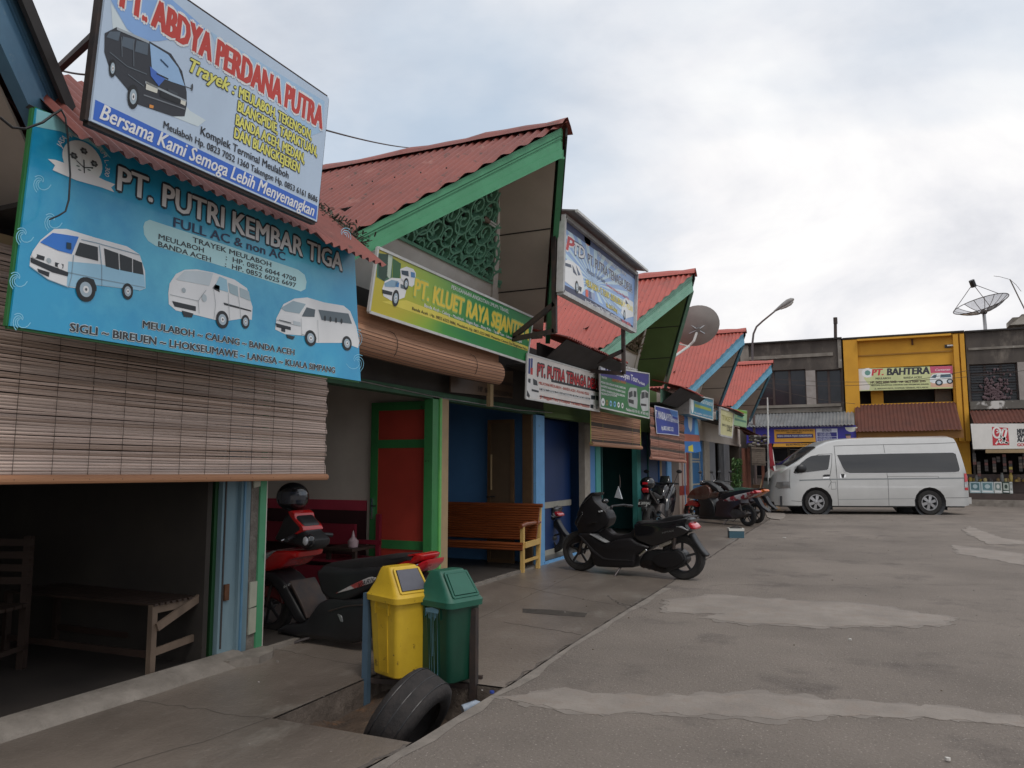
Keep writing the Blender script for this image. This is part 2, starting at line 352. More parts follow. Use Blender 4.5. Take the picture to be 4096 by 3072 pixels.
struct(b.build('drain_bed', smooth=60))
b = MB(); b.bar((-2.8, 3.95, -.2), (-2.45, 4.1, -.21), .07, .05, M_kerb); tag(b.build('concrete_lump'), 'broken concrete bar lying in the open drain beside the tyre', 'rubble')
# second, narrow slot in the apron; inner shade painted as flat dark sheet
P = [PZ(p, .004) for p in ((2095, 2432), (2355, 2452), (2345, 2470), (2085, 2447))]
b = MB(); b.poly([PZ(p, .0018) for p in ((2090, 2434), (2200, 2438), (2350, 2452), (2338, 2468), (2200, 2459), (2090, 2450))], mat('slot_dark', (.035, .028, .023), (.06, .05, .04), 12, .95)); struct(b.build('drain_slot'))
# grit, leaves and litter specks
b = MB(); M_leaf = mat('litter_leaf', (.10, .075, .05), (.2, .17, .13), 9, .8); M_grit = mat('grit_stone', (.38, .35, .32), (.18, .16, .15), 30, .8)
for i in range(700):
    x = random.uniform(-4, 9); y = random.uniform(1.8, 24); r = random.uniform(.002, .006)*(1+y*.05)
    b.ell((x, y, r*.4), (r*random.uniform(.6, 1.6), r, r*.6), M_grit if random.random() < .7 else M_leaf, 5, 3)
o = b.build('road_grit'); o['kind'] = 'stuff'; o['label'] = 'small stones and litter scattered over the road'
# ------------------------------------------------------------------ terminal row
XW = -4.05; AX, AZ, EX, EZ, HW = -2.62, 4.71, -3.6, 3.17, 2.04
BH, BE, EV = .31, .21, 2.9
SETB = .62
def corr(mb, m, P0, U, V, LU, LV0, LV1, pitch=.09, amp=.014, vfun=None, jag=.015, sag=0):
    """corrugated sheet; ribs run along V, U runs across them; vfun(u) gives the (start, end) along V"""
    U = Vector(U).normalized(); V = Vector(V).normalized(); n = U.cross(V).normalized(); P0 = Vector(P0)
    k = int(LU/pitch*6); nv = 6; vs = []; fs = []; jj = 0
    for i in range(k+1):
        u = LU*i/k
        if i % 42 == 0: jj = random.uniform(-jag, jag)
        v0, v1 = vfun(u) if vfun else (LV0, LV1); v1 += jj
        for j in range(nv+1):
            v = v0+(v1-v0)*j/nv
            vs.append(P0+U*u+V*v+n*(amp*math.sin(2*math.pi*u/pitch)+sag*math.sin(math.pi*j/nv)*math.sin(u*1.7)))
    for i in range(k):
        for j in range(nv): a = i*(nv+1)+j; fs.append((a, a+1, a+nv+2, a+nv+1))
    mb.add(vs, fs, m)
def bay(name, label, Y0, Y1, Ya, M_roof, M_barge, M_sof, M_carve, roof_back=-8.0, AZ=AZ, EZ=EZ, BH=BH, BE=BE):
    t = thing(name, label, 'shop building', (XW, (Y0+Y1)/2, 0), group='terminal shop row')
    s, c = (AZ-EZ), HW; ln = math.hypot(s, c)
    for sg in (-1, 1):
        rf = MB(); V = Vector((0, sg*c, -s)).normalized()
        LU = AX+.1-roof_back
        def vf(u):
            x = roof_back+u
            return (0, ln if x < EX+.06 else max(0, ln*(AX+.08-x)/(AX+.02-EX)))
        P0 = Vector((roof_back, Ya, AZ+.03))
        def vf2(u):
            a, b_ = vf(u); return a, b_+.07
        corr(rf, M_roof, P0, (1, 0, 0), V, LU, 0, ln, vfun=vf2, jag=.035)
        if Ya > 0:
            nn0 = Vector((0, sg*s, c)).normalized()
            for fr_ in (.12, .45, .78, .93):
                xx = EX-3.2
                while xx < AX-fr_*(AX-EX)-.1: q_ = Vector((xx, Ya, AZ+.05))+V*ln*fr_+nn0*.012; rf.ell(q_, (.009, .007, .009), M_dark, 6, 4); xx += .27+random.uniform(-.05, .05)
        ro = rf.build('roof_slope', t, smooth=50)
        # soffit boards below the overhang
        sf = MB(); nn = Vector((0, sg*s, c)).normalized()
        A = Vector((AX-.03, Ya, AZ-BH-.0)); Bp = Vector((EX-.03, Ya+sg*c, EZ-BE-.0)); A2 = A+Vector((-1.6, 0, 0)); B2 = Bp+Vector((-.75, 0, 0))
        sf.poly([A, Bp, B2, A2], M_sof, .012, -nn)
        for k in (1/3, 2/3):   # cover strips on the board joints
            p = A.lerp(Bp, k)-nn*.016; q = A2.lerp(B2, k)-nn*.016; sf.bar(p, q, .012, .008, M_dark, up=nn)
        sf.build('soffit', t)
        bg_ = MB(); e = Vector((EX, Ya+sg*(c+.03), EZ-.03)); a = Vector((AX, Ya, AZ-.02)); e = e+(e-a).normalized()*.06
        hn = Vector((a.y-e.y, -(a.x-e.x), 0)).normalized(); hn = hn if hn.x > 0 else -hn
        def board(o0, o1, off, th):
            dz = lambda q, o_: q+Vector((0, 0, -o_*(1 if q is a else BE/BH)))+hn*off
            bg_.poly([dz(e, o0), dz(e, o1), dz(a, o1), dz(a, o0)], M_barge, th, hn)
        board(0, BH, 0, .025); board(.0, .075, .025, .016); board(.088, .105, .025, .01); board(.13, BH, .025, .012); board(.215, BH, .037, .012); board(BH-.022, BH, .049, .01)
        bg_.build('bargeboard', t)
        if sg > 0:
            ed = MB(); ed.poly([e+hn*.07+Vector((0, 0, .02)), e+hn*.07+Vector((0, 0, -.08)), a+hn*.07+Vector((0, 0, -.08)), a+hn*.07+Vector((0, 0, .03))], M_dark, .02, hn); ed.build('roof_edge', t)
    rc = MB(); w_ = .17
    for sg in (-1, 1):
        V = Vector((0, sg*c, -s)).normalized(); nn = Vector((0, sg*s, c)).normalized(); rows = []
        for i in range(25):
            x = roof_back+(AX+.1-roof_back)*i/24; j = .02*math.sin(i*1.3)+.012*math.sin(i*2.9)
            rows.append([Vector((x, Ya, AZ+.085+j*.5)), Vector((x, Ya, AZ+.085+j*.5))+V*w_*.6+nn*.006, Vector((x, Ya, AZ+.05+j*.3))+V*(w_+j)+nn*.02])
        rc.rings(rows, M_roof, cap=False, closed=False)
    rc.build('ridge_cap', t)
    # leaning gable wall with fretwork, parallel to the bargeboards
    gw = MB(); A = Vector((AX-SETB, Ya, AZ-.22)); nb = Vector((AZ-EZ, 0, -(AX-EX))).normalized()
    L0 = Vector((EX-SETB, Ya-HW, EZ-.2)); R0 = Vector((EX-SETB, Ya+HW, EZ-.2))
    up = (A-(L0+R0)/2).normalized()
    fz = .60      # pale band height along the leaning wall
    def gp(y, k, off=0): return (L0+R0)/2+Vector((0, y, 0))+up*k+nb*off
    H = (A-(L0+R0)/2).length
    gw.poly([L0, R0, gp(HW*(1-fz/H), fz), gp(-HW*(1-fz/H), fz)], M_band, .02, -nb)
    gw.build('gable_band', t)
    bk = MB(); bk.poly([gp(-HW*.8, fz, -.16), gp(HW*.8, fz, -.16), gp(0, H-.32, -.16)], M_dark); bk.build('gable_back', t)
    fw = MB(); rnd = random.Random(int(Ya*10))
    def inside(y, k, mg=.02): return k > fz+mg and abs(y) < HW*(1-k/H)-mg
    fine = Ya < 10
    if Ya > 0 and Ya < 24:
        step = .24 if fine else .34; row = 0; k = fz+.05
        while k < H:
            y = -HW+(row % 2)*step/2
            while y < HW:
                if inside(y, k, -.02):
                    r0 = step*rnd.uniform(.5, .68); a0 = rnd.uniform(0, 6.28); sgn = rnd.choice((-1, 1)); tr = rnd.uniform(1.25, 1.7); pr_ = None
                    nseg = 22 if fine else 12
                    for i in range(nseg+1):
                        q = i/nseg; rr = r0*(1-q)**.8+.012; an = a0+sgn*q*tr*2*math.pi; yy = y+rr*math.cos(an); kk = k+rr*math.sin(an)
                        if inside(yy, kk): 
                            p = gp(yy, kk)
                            if pr_ is not None: fw.bar(pr_, p, .02, (.075 if fine else .1)*(1-.5*q)+.01, M_carve_for(M_carve), up=up.cross(Vector((0, 1, 0))))
                            if i % 3 == 1:   # leaf
                                an2 = an+sgn*1.9; l = step*.3; tip = (yy+l*math.cos(an2), kk+l*math.sin(an2))
                                if inside(*tip): fw.poly([gp(yy+.02*math.cos(an), kk+.02*math.sin(an)), gp((yy+tip[0])/2+.3*l*math.sin(an2), (kk+tip[1])/2-.3*l*math.cos(an2)), gp(*tip), gp((yy+tip[0])/2-.2*l*math.sin(an2), (kk+tip[1])/2+.2*l*math.cos(an2))], M_carve_for(M_carve), .016, nb)
                            pr_ = p
                        else: pr_ = None
                y += step
            k += step*.86; row += 1
        for y0, k0, y1, k1 in ((-HW*(1-fz/H)+.0, fz+.02, HW*(1-fz/H), fz+.02), (-HW*(1-fz/H)+.02, fz, 0, H-.02), (HW*(1-fz/H)-.02, fz, 0, H-.02)):
            fw.bar(gp(y0, k0), gp(y1, k1), .03, .05, M_carve_for(M_carve), up=nb)
        fw.build('carved_panel', t)
    k_ = MB(); k_.bar(gp(HW*(1-fz/H)+.03, fz-.25, .012), gp(.03, H-.02, .012), .085, .03, M_band, up=nb); k_.build('gable_trim', t)
    # header wall, valley fascia and lean-to sheets at both sides
    hd = MB(); hd.box((XW-.12, Y0, 2.05), (XW, Y1, 2.95), M_dark if Ya < 10 else M_sof); hd.build('wall', t)
    hd = MB(); hd.box((XW-.1, Y0, 2.04), (XW+.02, Y1, 2.12), M_fascg_() if Ya < 10 else M_sof); hd.build('lintel', t)
    return t
def M_carve_for(m): return m
def M_fascg_(): return mat('green_fascia', (.02, .07, .035), (.03, .1, .05), 4, .7)
M_carveg = mat('carving_green', (.18, .42, .29), (.14, .34, .23), 5, .7)
M_carveb = mat('carving_brown', (.25, .2, .13), (.2, .15, .1), 5, .7)
YA = [.45, 6.9, 13.35, 19.8, 26.3]; YB = [-2.6, 4.28, 10.0, 16.6, 23.0, 29.2]
bays = [bay('shop_building', 'nearest shop with blue-grey moulded bargeboards at the left edge', YB[0], YB[1], YA[0], M_red, M_blue, M_soff, M_carveg, AZ=4.80, EZ=2.98, BH=.42, BE=.36),
        bay('shop_building', 'shop with bright green bargeboards and dense green fretwork gable', YB[1], YB[2], YA[1], M_red, M_green, M_soff, M_carveg),
        bay('shop_building', 'shop with pale green bargeboards and an olive green soffit behind the tall billboard', YB[2], YB[3], YA[2], M_redn, M_lgreen, M_ogreen, M_carveb),
        bay('shop_building', 'shop with light blue bargeboards and torn roof edge behind the wall-mounted dish', YB[3], YB[4], YA[3], M_redn, M_lblue, M_soff, M_carveb),
        bay('shop_building', 'last small shop with light blue bargeboards before the grey two-storey block', YB[4], YB[5], YA[4], M_redn, M_lblue, M_soff, M_carveb)]
M_fascg = mat('green_fascia', (.02, .07, .035), (.03, .1, .05), 4, .7)
for i, (ya, yb) in enumerate(zip(YA, YA[1:])):
    y0 = ya+HW-.05; y1 = yb-HW+.05; t = bays[i+1]
    fs = MB(); m_ = [M_fascg, M_dark, M_lgreen, M_lblue][i]
    fx = -3.35 if i == 0 else EX
    if i: fs.poly([(-3.23, y0-.15, EV-.02), (-3.23, y1+.05, EV-.02), (EX-.002, y1+.05, EV-.305), (EX-.002, y0-.15, EV-.305)], M_dark, .01, (-.5, 0, .5))
    y1 = y1-.9 if i == 0 else y1; fs.box((fx-.03, y0-.15, EV-.3), (fx, y1+.05, EV+(.03 if i == 0 else -.03)), m_); fs.box((EX-.6, y0-.15, EV-.31), (fx-.031, y1+.05, EV-.285), M_dark); fs.build('valley_fascia', t)
    ls = MB(); V = Vector((.8, 0, -.66 if i == 0 else -.22)).normalized(); LV = 1.15 if i == 0 else .6
    corr(ls, M_red if i == 0 else M_redn, Vector((-3.1 if i == 0 else -3.2, y0-.25, 2.801 if i == 0 else 2.905))-V*LV, (0, 1, 0), V, y1-y0+(.82 if i == 0 else .2), 0, LV, pitch=.08, amp=.014, jag=.045, sag=.004)
    ls.build('valley_roof', t, smooth=50)
# debris of leaves and moss in the first valley
b = MB(); M_moss = mat('moss_litter', (.05, .05, .035), (.1, .09, .07), 12, .95)
for i in range(260):
    y = random.gauss(4.72, .12); x = random.uniform(-3.9, -3.42); z = 3.06+(-3.45-x)*.7+random.uniform(-.03, .06)+abs(y-4.72)*.2
    a = Vector((random.uniform(-1, 1), random.uniform(-1, 1), random.uniform(-.3, 1))).normalized()*random.uniform(.02, .07)
    b.bar((x, y, z), Vector((x, y, z))+a, .012, .004, M_moss)
o = b.build('leaf_debris'); o['kind'] = 'stuff'; o['label'] = 'dead leaves and moss caught in the roof valley'
# ------------------------------------------------------------------ shop fronts (parts of the buildings)
def FY(px, py=2150): return PX((px, py), XW).y
def inner(t, y0, y1, wl, wr, wb, fl, depth=3.6, ceil=M_dark, zc=2.35):
    """one room: left wall at y0, right wall at y1, back wall, floor, ceiling"""
    for nm, a, c_, m in (('side_wall', (XW-depth, y0, .03), (XW-.02, y0+.04, zc), wl), ('side_wall', (XW-depth, y1-.04, .03), (XW-.02, y1, zc), wr),
                         ('back_wall', (XW-depth-.05, y0, .03), (XW-depth, y1, zc), wb), ('room_floor', (XW-depth, y0, .005), (XW-.0, y1, .035), fl), ('ceiling', (XW-depth, y0, zc), (XW-.13, y1, zc+.03), ceil)):
        k = MB(); k.box(a, c_, m); k.build(nm, t)
M_cream = mat('cream_plaster', (.66, .60, .53), (.55, .49, .43), 2, .85)
M_crim = mat('crimson_dado', (.5, .05, .09), (.4, .04, .07), 3, .6)
M_navy = mat('deep_blue_plaster', (.03, .12, .32), (.03, .1, .27), 2, .7)
M_blw = mat('mid_blue_plaster', (.08, .22, .45), (.07, .19, .4), 2, .75)
M_teal = mat('teal_paint', (.06, .3, .27), (.05, .25, .22), 4, .6)
M_tealw = mat('dark_teal_plaster', (.01, .09, .09), (.01, .07, .07), 3, .7)
M_tan = mat('tan_post', (.34, .24, .13), (.28, .2, .11), 5, .7)
M_brn = mat('brown_door', (.11, .065, .03), (.08, .045, .022), 6, .5)
M_sky = mat('sky_blue_post', (.15, .36, .62), (.12, .3, .54), 4, .55, c3=(.1, .2, .3), s3=14, t3=(.62, .68))
M_flr = mat('worn_shop_floor', (.075, .066, .058), (.05, .044, .04), 2, .45)
M_flrt = mat('grey_floor_tile', (.14, .135, .13), (.1, .1, .095), 2, .3)
M_mar = mat('red_door_paint', (.42, .045, .028), (.34, .036, .022), 3, .5, c3=(.1, .02, .02), s3=12, t3=(.7, .74))
M_dgr = mat('door_frame_green', (.035, .20, .055), (.03, .16, .048), 4, .5, c3=(.02, .05, .02), s3=16, t3=(.64, .7))
M_hall = mat('grimy_plaster', (.13, .105, .08), (.09, .075, .06), 2, .9); M_blkw = mat('sooty_wall', (.035, .028, .022), (.022, .018, .015), 2, .95); M_flrd = mat('dark_floor', (.05, .042, .037), (.03, .026, .024), 2, .5); M_leafg = mat('shaded_green_leaf', (.008, .06, .015), (.006, .045, .012), 3, .6)  # room A wall, floor and leaf colours darkened to stand for its shade
A_, B_, Cc, D_, E_ = bays
# A: nearest, dark, open front
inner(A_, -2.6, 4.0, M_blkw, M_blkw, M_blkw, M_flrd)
# B: cream room with crimson dado
inner(B_, 4.5, 7.12, M_cream, M_cream, M_cream, M_flr)
k = MB(); k.box((XW-3.5, 7.06, .86), (XW-.9, 7.08, .97), M_crim); k.box((XW-3.5, 7.065, .04), (XW-.9, 7.078, .86), mat('dark_maroon', (.05, .012, .016), (.035, .01, .012), 3, .7)); k.build('dado_rail', B_)
# C: blue room
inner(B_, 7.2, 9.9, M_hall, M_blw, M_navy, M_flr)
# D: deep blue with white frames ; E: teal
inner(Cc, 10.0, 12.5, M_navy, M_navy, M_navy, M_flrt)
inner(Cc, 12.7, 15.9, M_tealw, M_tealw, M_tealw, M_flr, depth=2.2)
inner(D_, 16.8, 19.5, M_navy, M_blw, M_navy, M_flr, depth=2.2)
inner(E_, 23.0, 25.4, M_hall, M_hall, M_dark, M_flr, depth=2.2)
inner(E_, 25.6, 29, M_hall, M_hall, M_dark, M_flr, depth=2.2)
def post(t, y0, y1, m, x0=XW-.1, x1=XW+.02, z0=0.0, z1=2.06, nm='post'):
    k = MB(); k.box((x0, y0, z0), (x1, y1, z1), m); return k.build(nm, t)
# pillar between A and B: green door leaf, blue leaf and frame, stripped column with tile remnants, green strip
ya = FY(835, 2450); yb = FY(882, 2450); yc = FY(955, 2400); yd = FY(985, 2400); ye = FY(1015, 2400); yf = FY(1040, 2400)
M_fblue = mat('faded_blue_wood', (.19, .27, .30), (.10, .17, .21), 5, .7, stretch=(1, 1, .15), c3=(.25, .3, .3), s3=9, t3=(.62, .72))
k = MB(); k.box((XW-.95, yb-.03, .05), (XW-.06, yb+.0, 2.03), M_leafg); k.build('door_leaf', A_, label='green door leaf folded inwards, coloured dark for shade')
k = MB(); k.box((XW-.06, yb, .05), (XW-.02, yc-.02, 2.03), M_fblue); k.box((XW-.02, yb+.02, .1), (XW-.012, yb+.03, 1.98), M_dark)
k.build('door_leaf', A_, label='faded blue door leaf')
k = MB(); k.box((XW-.1, yc-.02, .03), (XW+.01, yd, 2.05), M_fblue); k.box((XW+.01, yc, .03), (XW+.022, yc+.015, 2.05), M_blue); k.build('door_frame', A_)
k = MB(); M_hinge = mat('rusty_hinge', (.16, .07, .035), (.09, .04, .02), 20, .8, metal=.4); k.box((XW-.015, yb+.035, .42), (XW+.0, yb+.075, .53), M_hinge); k.build('hinge', A_)
M_render = mat('stripped_cement', (.2, .175, .15), (.12, .1, .085), 14, .95, bump=1.5, bscale=50)
M_tile = mat('old_white_tile', (.42, .42, .33), (.35, .35, .28), 9, .35)
post(A_, yd, ye, M_render, XW-.12, XW+.015, nm='column')
k = MB()
for z0, z1, o1 in ((1.38, 2.04, 0), (1.19, 1.375, .004), (.34, .52, 0), (.155, .335, .0)):
    k = MB(); k.poly([(XW+.018, yd+.004+o1, z0), (XW+.018, ye-.004, z0+.01*random.random()), (XW+.018, ye-.002, z1), (XW+.018, yd+.006, z1-.012*random.random())], M_tile, .012, (1, 0, 0)); k.build('column_tile', A_)
post(A_, ye, yf, M_green, XW-.13, XW+.03, .02, nm='corner_strip')
# stepped slab edge in front of A, and thresholds
k = MB(); prof = []
yy = [-2, 0, 1.5, 2.5, 3.3, 3.9, 4.3]; 
for y in [i*.25-1 for i in range(22)]:
    j = random.uniform(-.01, .01); prof.append([Vector((XW-.02, y, .0)), Vector((XW-.02, y, .07)), Vector((XW+.035+j, y, .066)), Vector((XW+.13+j, y, .035)), Vector((XW+.16+j, y, .0))])
k.rings(prof, M_kerb, cap=False, closed=False); k.build('threshold', A_, smooth=40)
k = MB(); k.box((XW-.03, 4.5, 0), (XW+.05, 9.7, .03), M_kerb); k.build('threshold', B_)
k = MB(); pts = [(XW+.02, 4.02), (XW+.14, 4.05), (XW+.24, 4.22), (XW+.2, 4.4), (XW+.12, 4.5), (XW+.02, 4.48)]
k.poly([(x, y, .0) for x, y in pts], M_kerb, .05, (0, 0, 1)); k.build('broken_plinth', A_)
# green door with red panels folded into B at its far jamb
k = MB(); yd_ = 7.0; x0, x1 = -4.86, -4.06
def dleaf(t, X0, X1, Yp, z0, z1, mf, mp, panels, th=.035, fr=.09):
    f = MB(); n = len(panels)
    f.box((X0, Yp, z0), (X0+fr, Yp+th, z1), mf); f.box((X1-fr, Yp, z0), (X1, Yp+th, z1), mf)
    zs = [z0]+panels+[z1]
    for z in zs: 
        a = max(z0, z-fr/2) if z not in (z0,) else z0; c_ = min(z1, z+fr/2) if z != z0 else z0+fr
        if z == z1: a = z1-fr; c_ = z1
        f.box((X0+fr, Yp+.001, a), (X1-fr, Yp+th-.001, c_), mf)
    o = f.build('door_leaf', t)
    p = MB(); p.box((X0+fr-.004, Yp+.012, z0+.02), (X1-fr+.004, Yp+th-.006, z1-.02), mp); p.build('door_panel', o if False else t); return o
dl = dleaf(B_, x0, x1, yd_, .04, 2.03, M_dgr, M_mar, [.52, 1.58])
k = MB(); hx = x0+.03; k.box((hx, yd_-.02, .78), (hx+.02, yd_, 1.0), M_chr); k.bar((hx+.01, yd_-.03, .92), (hx+.07, yd_-.035, .92), .014, .014, M_blk); k.build('door_handle', B_)
k = MB(); k.box((x1-.06, yd_-.012, .9), (x1-.015, yd_, 1.02), M_hinge); k.build('hinge', B_)
y1_ = FY(1700); post(B_, 6.9, 7.03, M_dgr, XW-.08, XW+.02, nm='door_frame'); post(B_, 7.03, 7.07, mat('bright_green_edge', (.14, .42, .1), (.1, .34, .1), 9, .6), XW-.03, XW+.035, nm='corner_strip')
post(B_, 7.07, 7.22, M_tan, XW-.1, XW+.03)
# brown door folded inside C near its far side, and the frame
dleaf(B_, -4.73, -4.33, 9.6, .04, 1.98, M_brn, mat('brown_panel', (.09, .06, .035), (.075, .05, .03), 5, .5), [.75], fr=.05)
post(B_, 9.62, 9.72, M_brn, XW-.16, XW-.02, nm='door_frame'); k = MB(); k.bar((-4.66, 9.58, 1.02), (-4.66, 9.58, 1.5), .02, .02, M_tan); k.bar((-4.72, 9.57, .92), (-4.6, 9.57, .93), .03, .02, M_blk); k.build('door_handle', B_)
y0, y1 = FY(2142), FY(2172); post(B_, y0-.02, y1+.02, M_sky, XW-.08, XW+.02)
k = MB(); k.box((XW-.02, y1, 0), (XW+.03, FY(2300), .035), M_sky); k.build('threshold', Cc)
# D: drain pipe, door with white frame lines
k = MB(); yp = FY(2226); k.tube([(XW-.3, yp, 0), (XW-.3, yp, 2.0)], .035, mat('old_pipe', (.24, .2, .18), (.15, .13, .12), 9, .6)); k.tube([(XW-.3, yp, 1.22), (XW-.3, yp, 1.25)], .04, M_blk); k.build('drain_pipe', Cc)
def slab(t, pa, pb, m, z0=.03, z1=2.04, x=XW-.04, nm='door_leaf', th=.04):
    k = MB(); k.box((x-th, FY(pa), z0), (x, FY(pb), z1), m); return k.build(nm, t)
slab(Cc, 2238, 2342, mat('royal_blue_door', (.006, .03, .12), (.005, .026, .1), 3, .5), x=XW-.25)
k = MB(); fw_ = mat('off_white_frame', (.36, .34, .28), (.28, .26, .22), 9, .6)
for z in (.02, .72): k = MB(); k.box((XW-.25, FY(2238), z), (XW-.235, FY(2342), z+.09), fw_); k.build('door_rail', Cc)

slab(Cc, 2342, 2364, mat('cream_post', (.33, .29, .24), (.25, .22, .18), 9, .6), x=XW, nm='post', th=.1)
slab(Cc, 2364, 2388, M_blw, x=XW-.02, nm='post', th=.1); slab(Cc, 2388, 2406, M_teal, x=XW, nm='post', th=.12)
slab(Cc, 2553, 2568, M_teal, x=XW, nm='post', th=.1); slab(Cc, 2569, 2650, mat('slate_blue', (.03, .06, .14), (.025, .05, .11), 3, .6), x=XW-.05, nm='door_leaf')
slab(Cc, 2650, 2657, M_tan, x=XW-.02, nm='post', th=.06); slab(Cc, 2657, 2675, mat('slate_blue', (0, 0, 0)), x=XW-.03, nm='door_leaf')
slab(Cc, 2675, 2692, M_sky, x=XW, nm='post', th=.1); slab(D_, 2692, 2722, mat('brown_render', (.17, .135, .115), (.14, .11, .09), 3, .8), x=XW, nm='column', th=.3)
# red door with cream panels, blue door, cream pillar, grey wall
r_ = slab(D_, 2722, 2768, mat('brick_red_door', (.3, .035, .02), (.24, .03, .02), 3, .5), z1=1.95)
k = MB(); m_ = mat('cream_panel', (.5, .4, .34), (.42, .34, .29), 5, .6)
for a, b_, z0, z1 in ((2724, 2738, .85, 1.75), (2742, 2757, .85, 1.75), (2724, 2738, .1, .62), (2742, 2757, .1, .62)): k.box((XW-.04, FY(a), z0), (XW-.03, FY(b_), z1), m_)
k.build('door_panel', D_)
slab(D_, 2768, 2777, mat('off_white_frame', (0, 0, 0)), x=XW, nm='post', th=.1)
m_ = mat('door_blue', (.02, .13, .3), (.02, .11, .26), 3, .5)
slab(D_, 2777, 2825, m_)
k = MB()
for z0, z1 in ((.1, .72), (.85, 1.45), (1.52, 1.95)):
    for a, b_ in ((2779, 2781), (2811, 2813)): k.box((XW-.04, FY(a), z0), (XW-.032, FY(b_), z1), fw_)
    for z in (z0, z1): k.box((XW-.04, FY(2779), z-.02), (XW-.032, FY(2813), z+.02), fw_)
k.build('door_panel', D_)
slab(D_, 2825, 2846, mat('cream_post', (0, 0, 0)), x=XW+.01, nm='column', th=.2)
slab(E_, 2846, 2870, mat('grey_plaster', (.2, .2, .21), (.15, .15, .16), 3, .8), x=XW, nm='column', th=.2)
slab(E_, 2888, 2925, mat('charcoal_plaster', (.05, .05, .052), (.12, .12, .125), 3, .8), x=XW-.02, nm='door_leaf')
slab(E_, 2903, 2925, mat('grey_plaster', (0, 0, 0)), x=XW+.02, nm='column', th=.2)
# brick-red frame at the row's end
slab(E_, 2985, 3000, mat('brick_frame', (.22, .08, .05), (.16, .06, .04), 4, .7), z1=2.0, x=XW+.03, nm='door_frame', th=.1)
# ------------------------------------------------------------------ signs
def Z(ox, oy, sc):      # zoomed survey views of the photograph -> full pixels
    return lambda *p: [(ox+sc*a, oy+sc*b) for a, b in p]
def sheetX(X, z0, lean=0, Y0=0):   # panel along the row; lean = forward shift per metre of height
    return Sheet((X, Y0, z0), (0, 1, 0), (lean, 0, 1))
def rect(s, a, b): return [(a[0], a[1]), (b[0], a[1]), (b[0], b[1]), (a[0], b[1])]
K = lambda h: ink(h)
def wheel_art(s, mb, c, ru, rv, lay=4, f=None):
    if ru > 3:
        c0 = f(c)[0]; cc0 = s.px(c0); e0 = s.px(f((c[0]+ru, c[1]))[0]); g0 = s.px(f((c[0], c[1]-rv))[0]); ru = abs(e0[0]-cc0[0]); rv = abs(g0[1]-cc0[1]); c = c0
    s.disc(mb, c, ru, rv, K('17181a'), lay); s.disc(mb, c, ru*.62, rv*.62, K('9aa9b3'), lay+1); s.disc(mb, c, ru*.3, rv*.3, K('d5dde0'), lay+2); s.disc(mb, c, ru*.12, rv*.12, K('444a50'), lay+3)
# --- upper big sign
sg = sheetX(-2.95, 2.82, .085, 2.13); sb = sg
u0, u1, H1 = 0.0, 1.51, .775
t = thing('billboard', 'tall white billboard on the roof with big red title and a black minibus picture', 'sign', (-3.0, 2.13, 2.8))
k = MB(); sb.board(rect(sb, (u0, 0), (u1, H1)), k, ink('aebfd2', .35), .015); k.build('sign_board', t)
k = MB()
for a, b_ in (((u0, 0), (u0, H1)), ((u1, 0), (u1, H1)), ((u0, 0), (u1, 0)), ((u0, H1), (u1, H1))): k.bar(sb.w(a, -.03), sb.w(b_, -.03), .035, .035, M_steel, up=sb.n)
k.build('sign_frame', t)
p0 = sb.w((u0, sb.px((400, 135))[1]), -.04)
for a, b_ in ((p0, PX((190, 318), -3.75)), (sb.w((u1-.05, .1), -.04), Vector((-3.7, 3.62, 3.3))), (sb.w((.7, .06), -.04), Vector((-3.6, 2.83, 3.15)))): k = MB(); k.bar(a, b_, .028, .028, M_steel); k.build('brace', t)
k = MB(); P1 = Z(0, 0, .6329)
sb.art(k, [(0.01, .01), (u1-.01, .01), (u1-.01, sb.px(P1((2003, 1302))[0])[1]), (0.01, sb.px(P1((598, 628))[0])[1])], ink('2f5fb8'), 1, raw=True)
for pl, c_ in (([(700, 0), (1090, 0), (1330, 210), (1000, 260), (900, 260), (800, 180)], '7fa3d4'), ([(1330, 200), (2050, 640), (2040, 830), (1960, 860), (1700, 600), (1400, 380)], '9ab8dc'), ([(700, 20), (900, 350), (1200, 700), (1300, 760), (1250, 800), (1000, 700), (720, 300)], 'c3cfdd')):
    sb.art(k, P1(*pl), ink(c_), 1)
# black minibus
sb.art(k, P1((660, 210), (735, 172), (760, 185), (945, 262), (1080, 340), (1150, 450), (1178, 580), (1180, 660), (1165, 735), (1090, 735), (870, 660), (800, 560), (690, 430), (658, 330)), K('2a2c33'), 2)
sb.art(k, P1((945, 275), (1060, 345), (1125, 430), (1165, 545), (1090, 520), (960, 470)), K('8fb0d8'), 3); sb.art(k, P1((945, 420), (1040, 500), (1000, 545), (950, 480)), K('3d64b5'), 4)
for pl in ([(690, 200), (760, 200), (745, 260), (670, 235)], [(775, 230), (850, 250), (838, 318), (765, 290)], [(860, 255), (935, 275), (930, 350), (850, 325)]): sb.art(k, P1(*pl), K('4d5965'), 3)
sb.line(k, P1((735, 180), (940, 268)), .012, K('9aa2a8'), 4); sb.line(k, P1((915, 520), (1175, 640)), .01, K('9aa2a8'), 4); sb.line(k, P1((905, 600), (1165, 690)), .006, K('70757b'), 4)
sb.art(k, P1((922, 515), (995, 550), (990, 590), (918, 565)), K('c9c8bd'), 4); sb.art(k, P1((1010, 575), (1135, 625), (1130, 660), (1008, 612)), K('15161a'), 4); sb.art(k, P1((1140, 630), (1172, 640), (1168, 670), (1138, 655)), K('c9c8bd'), 4)
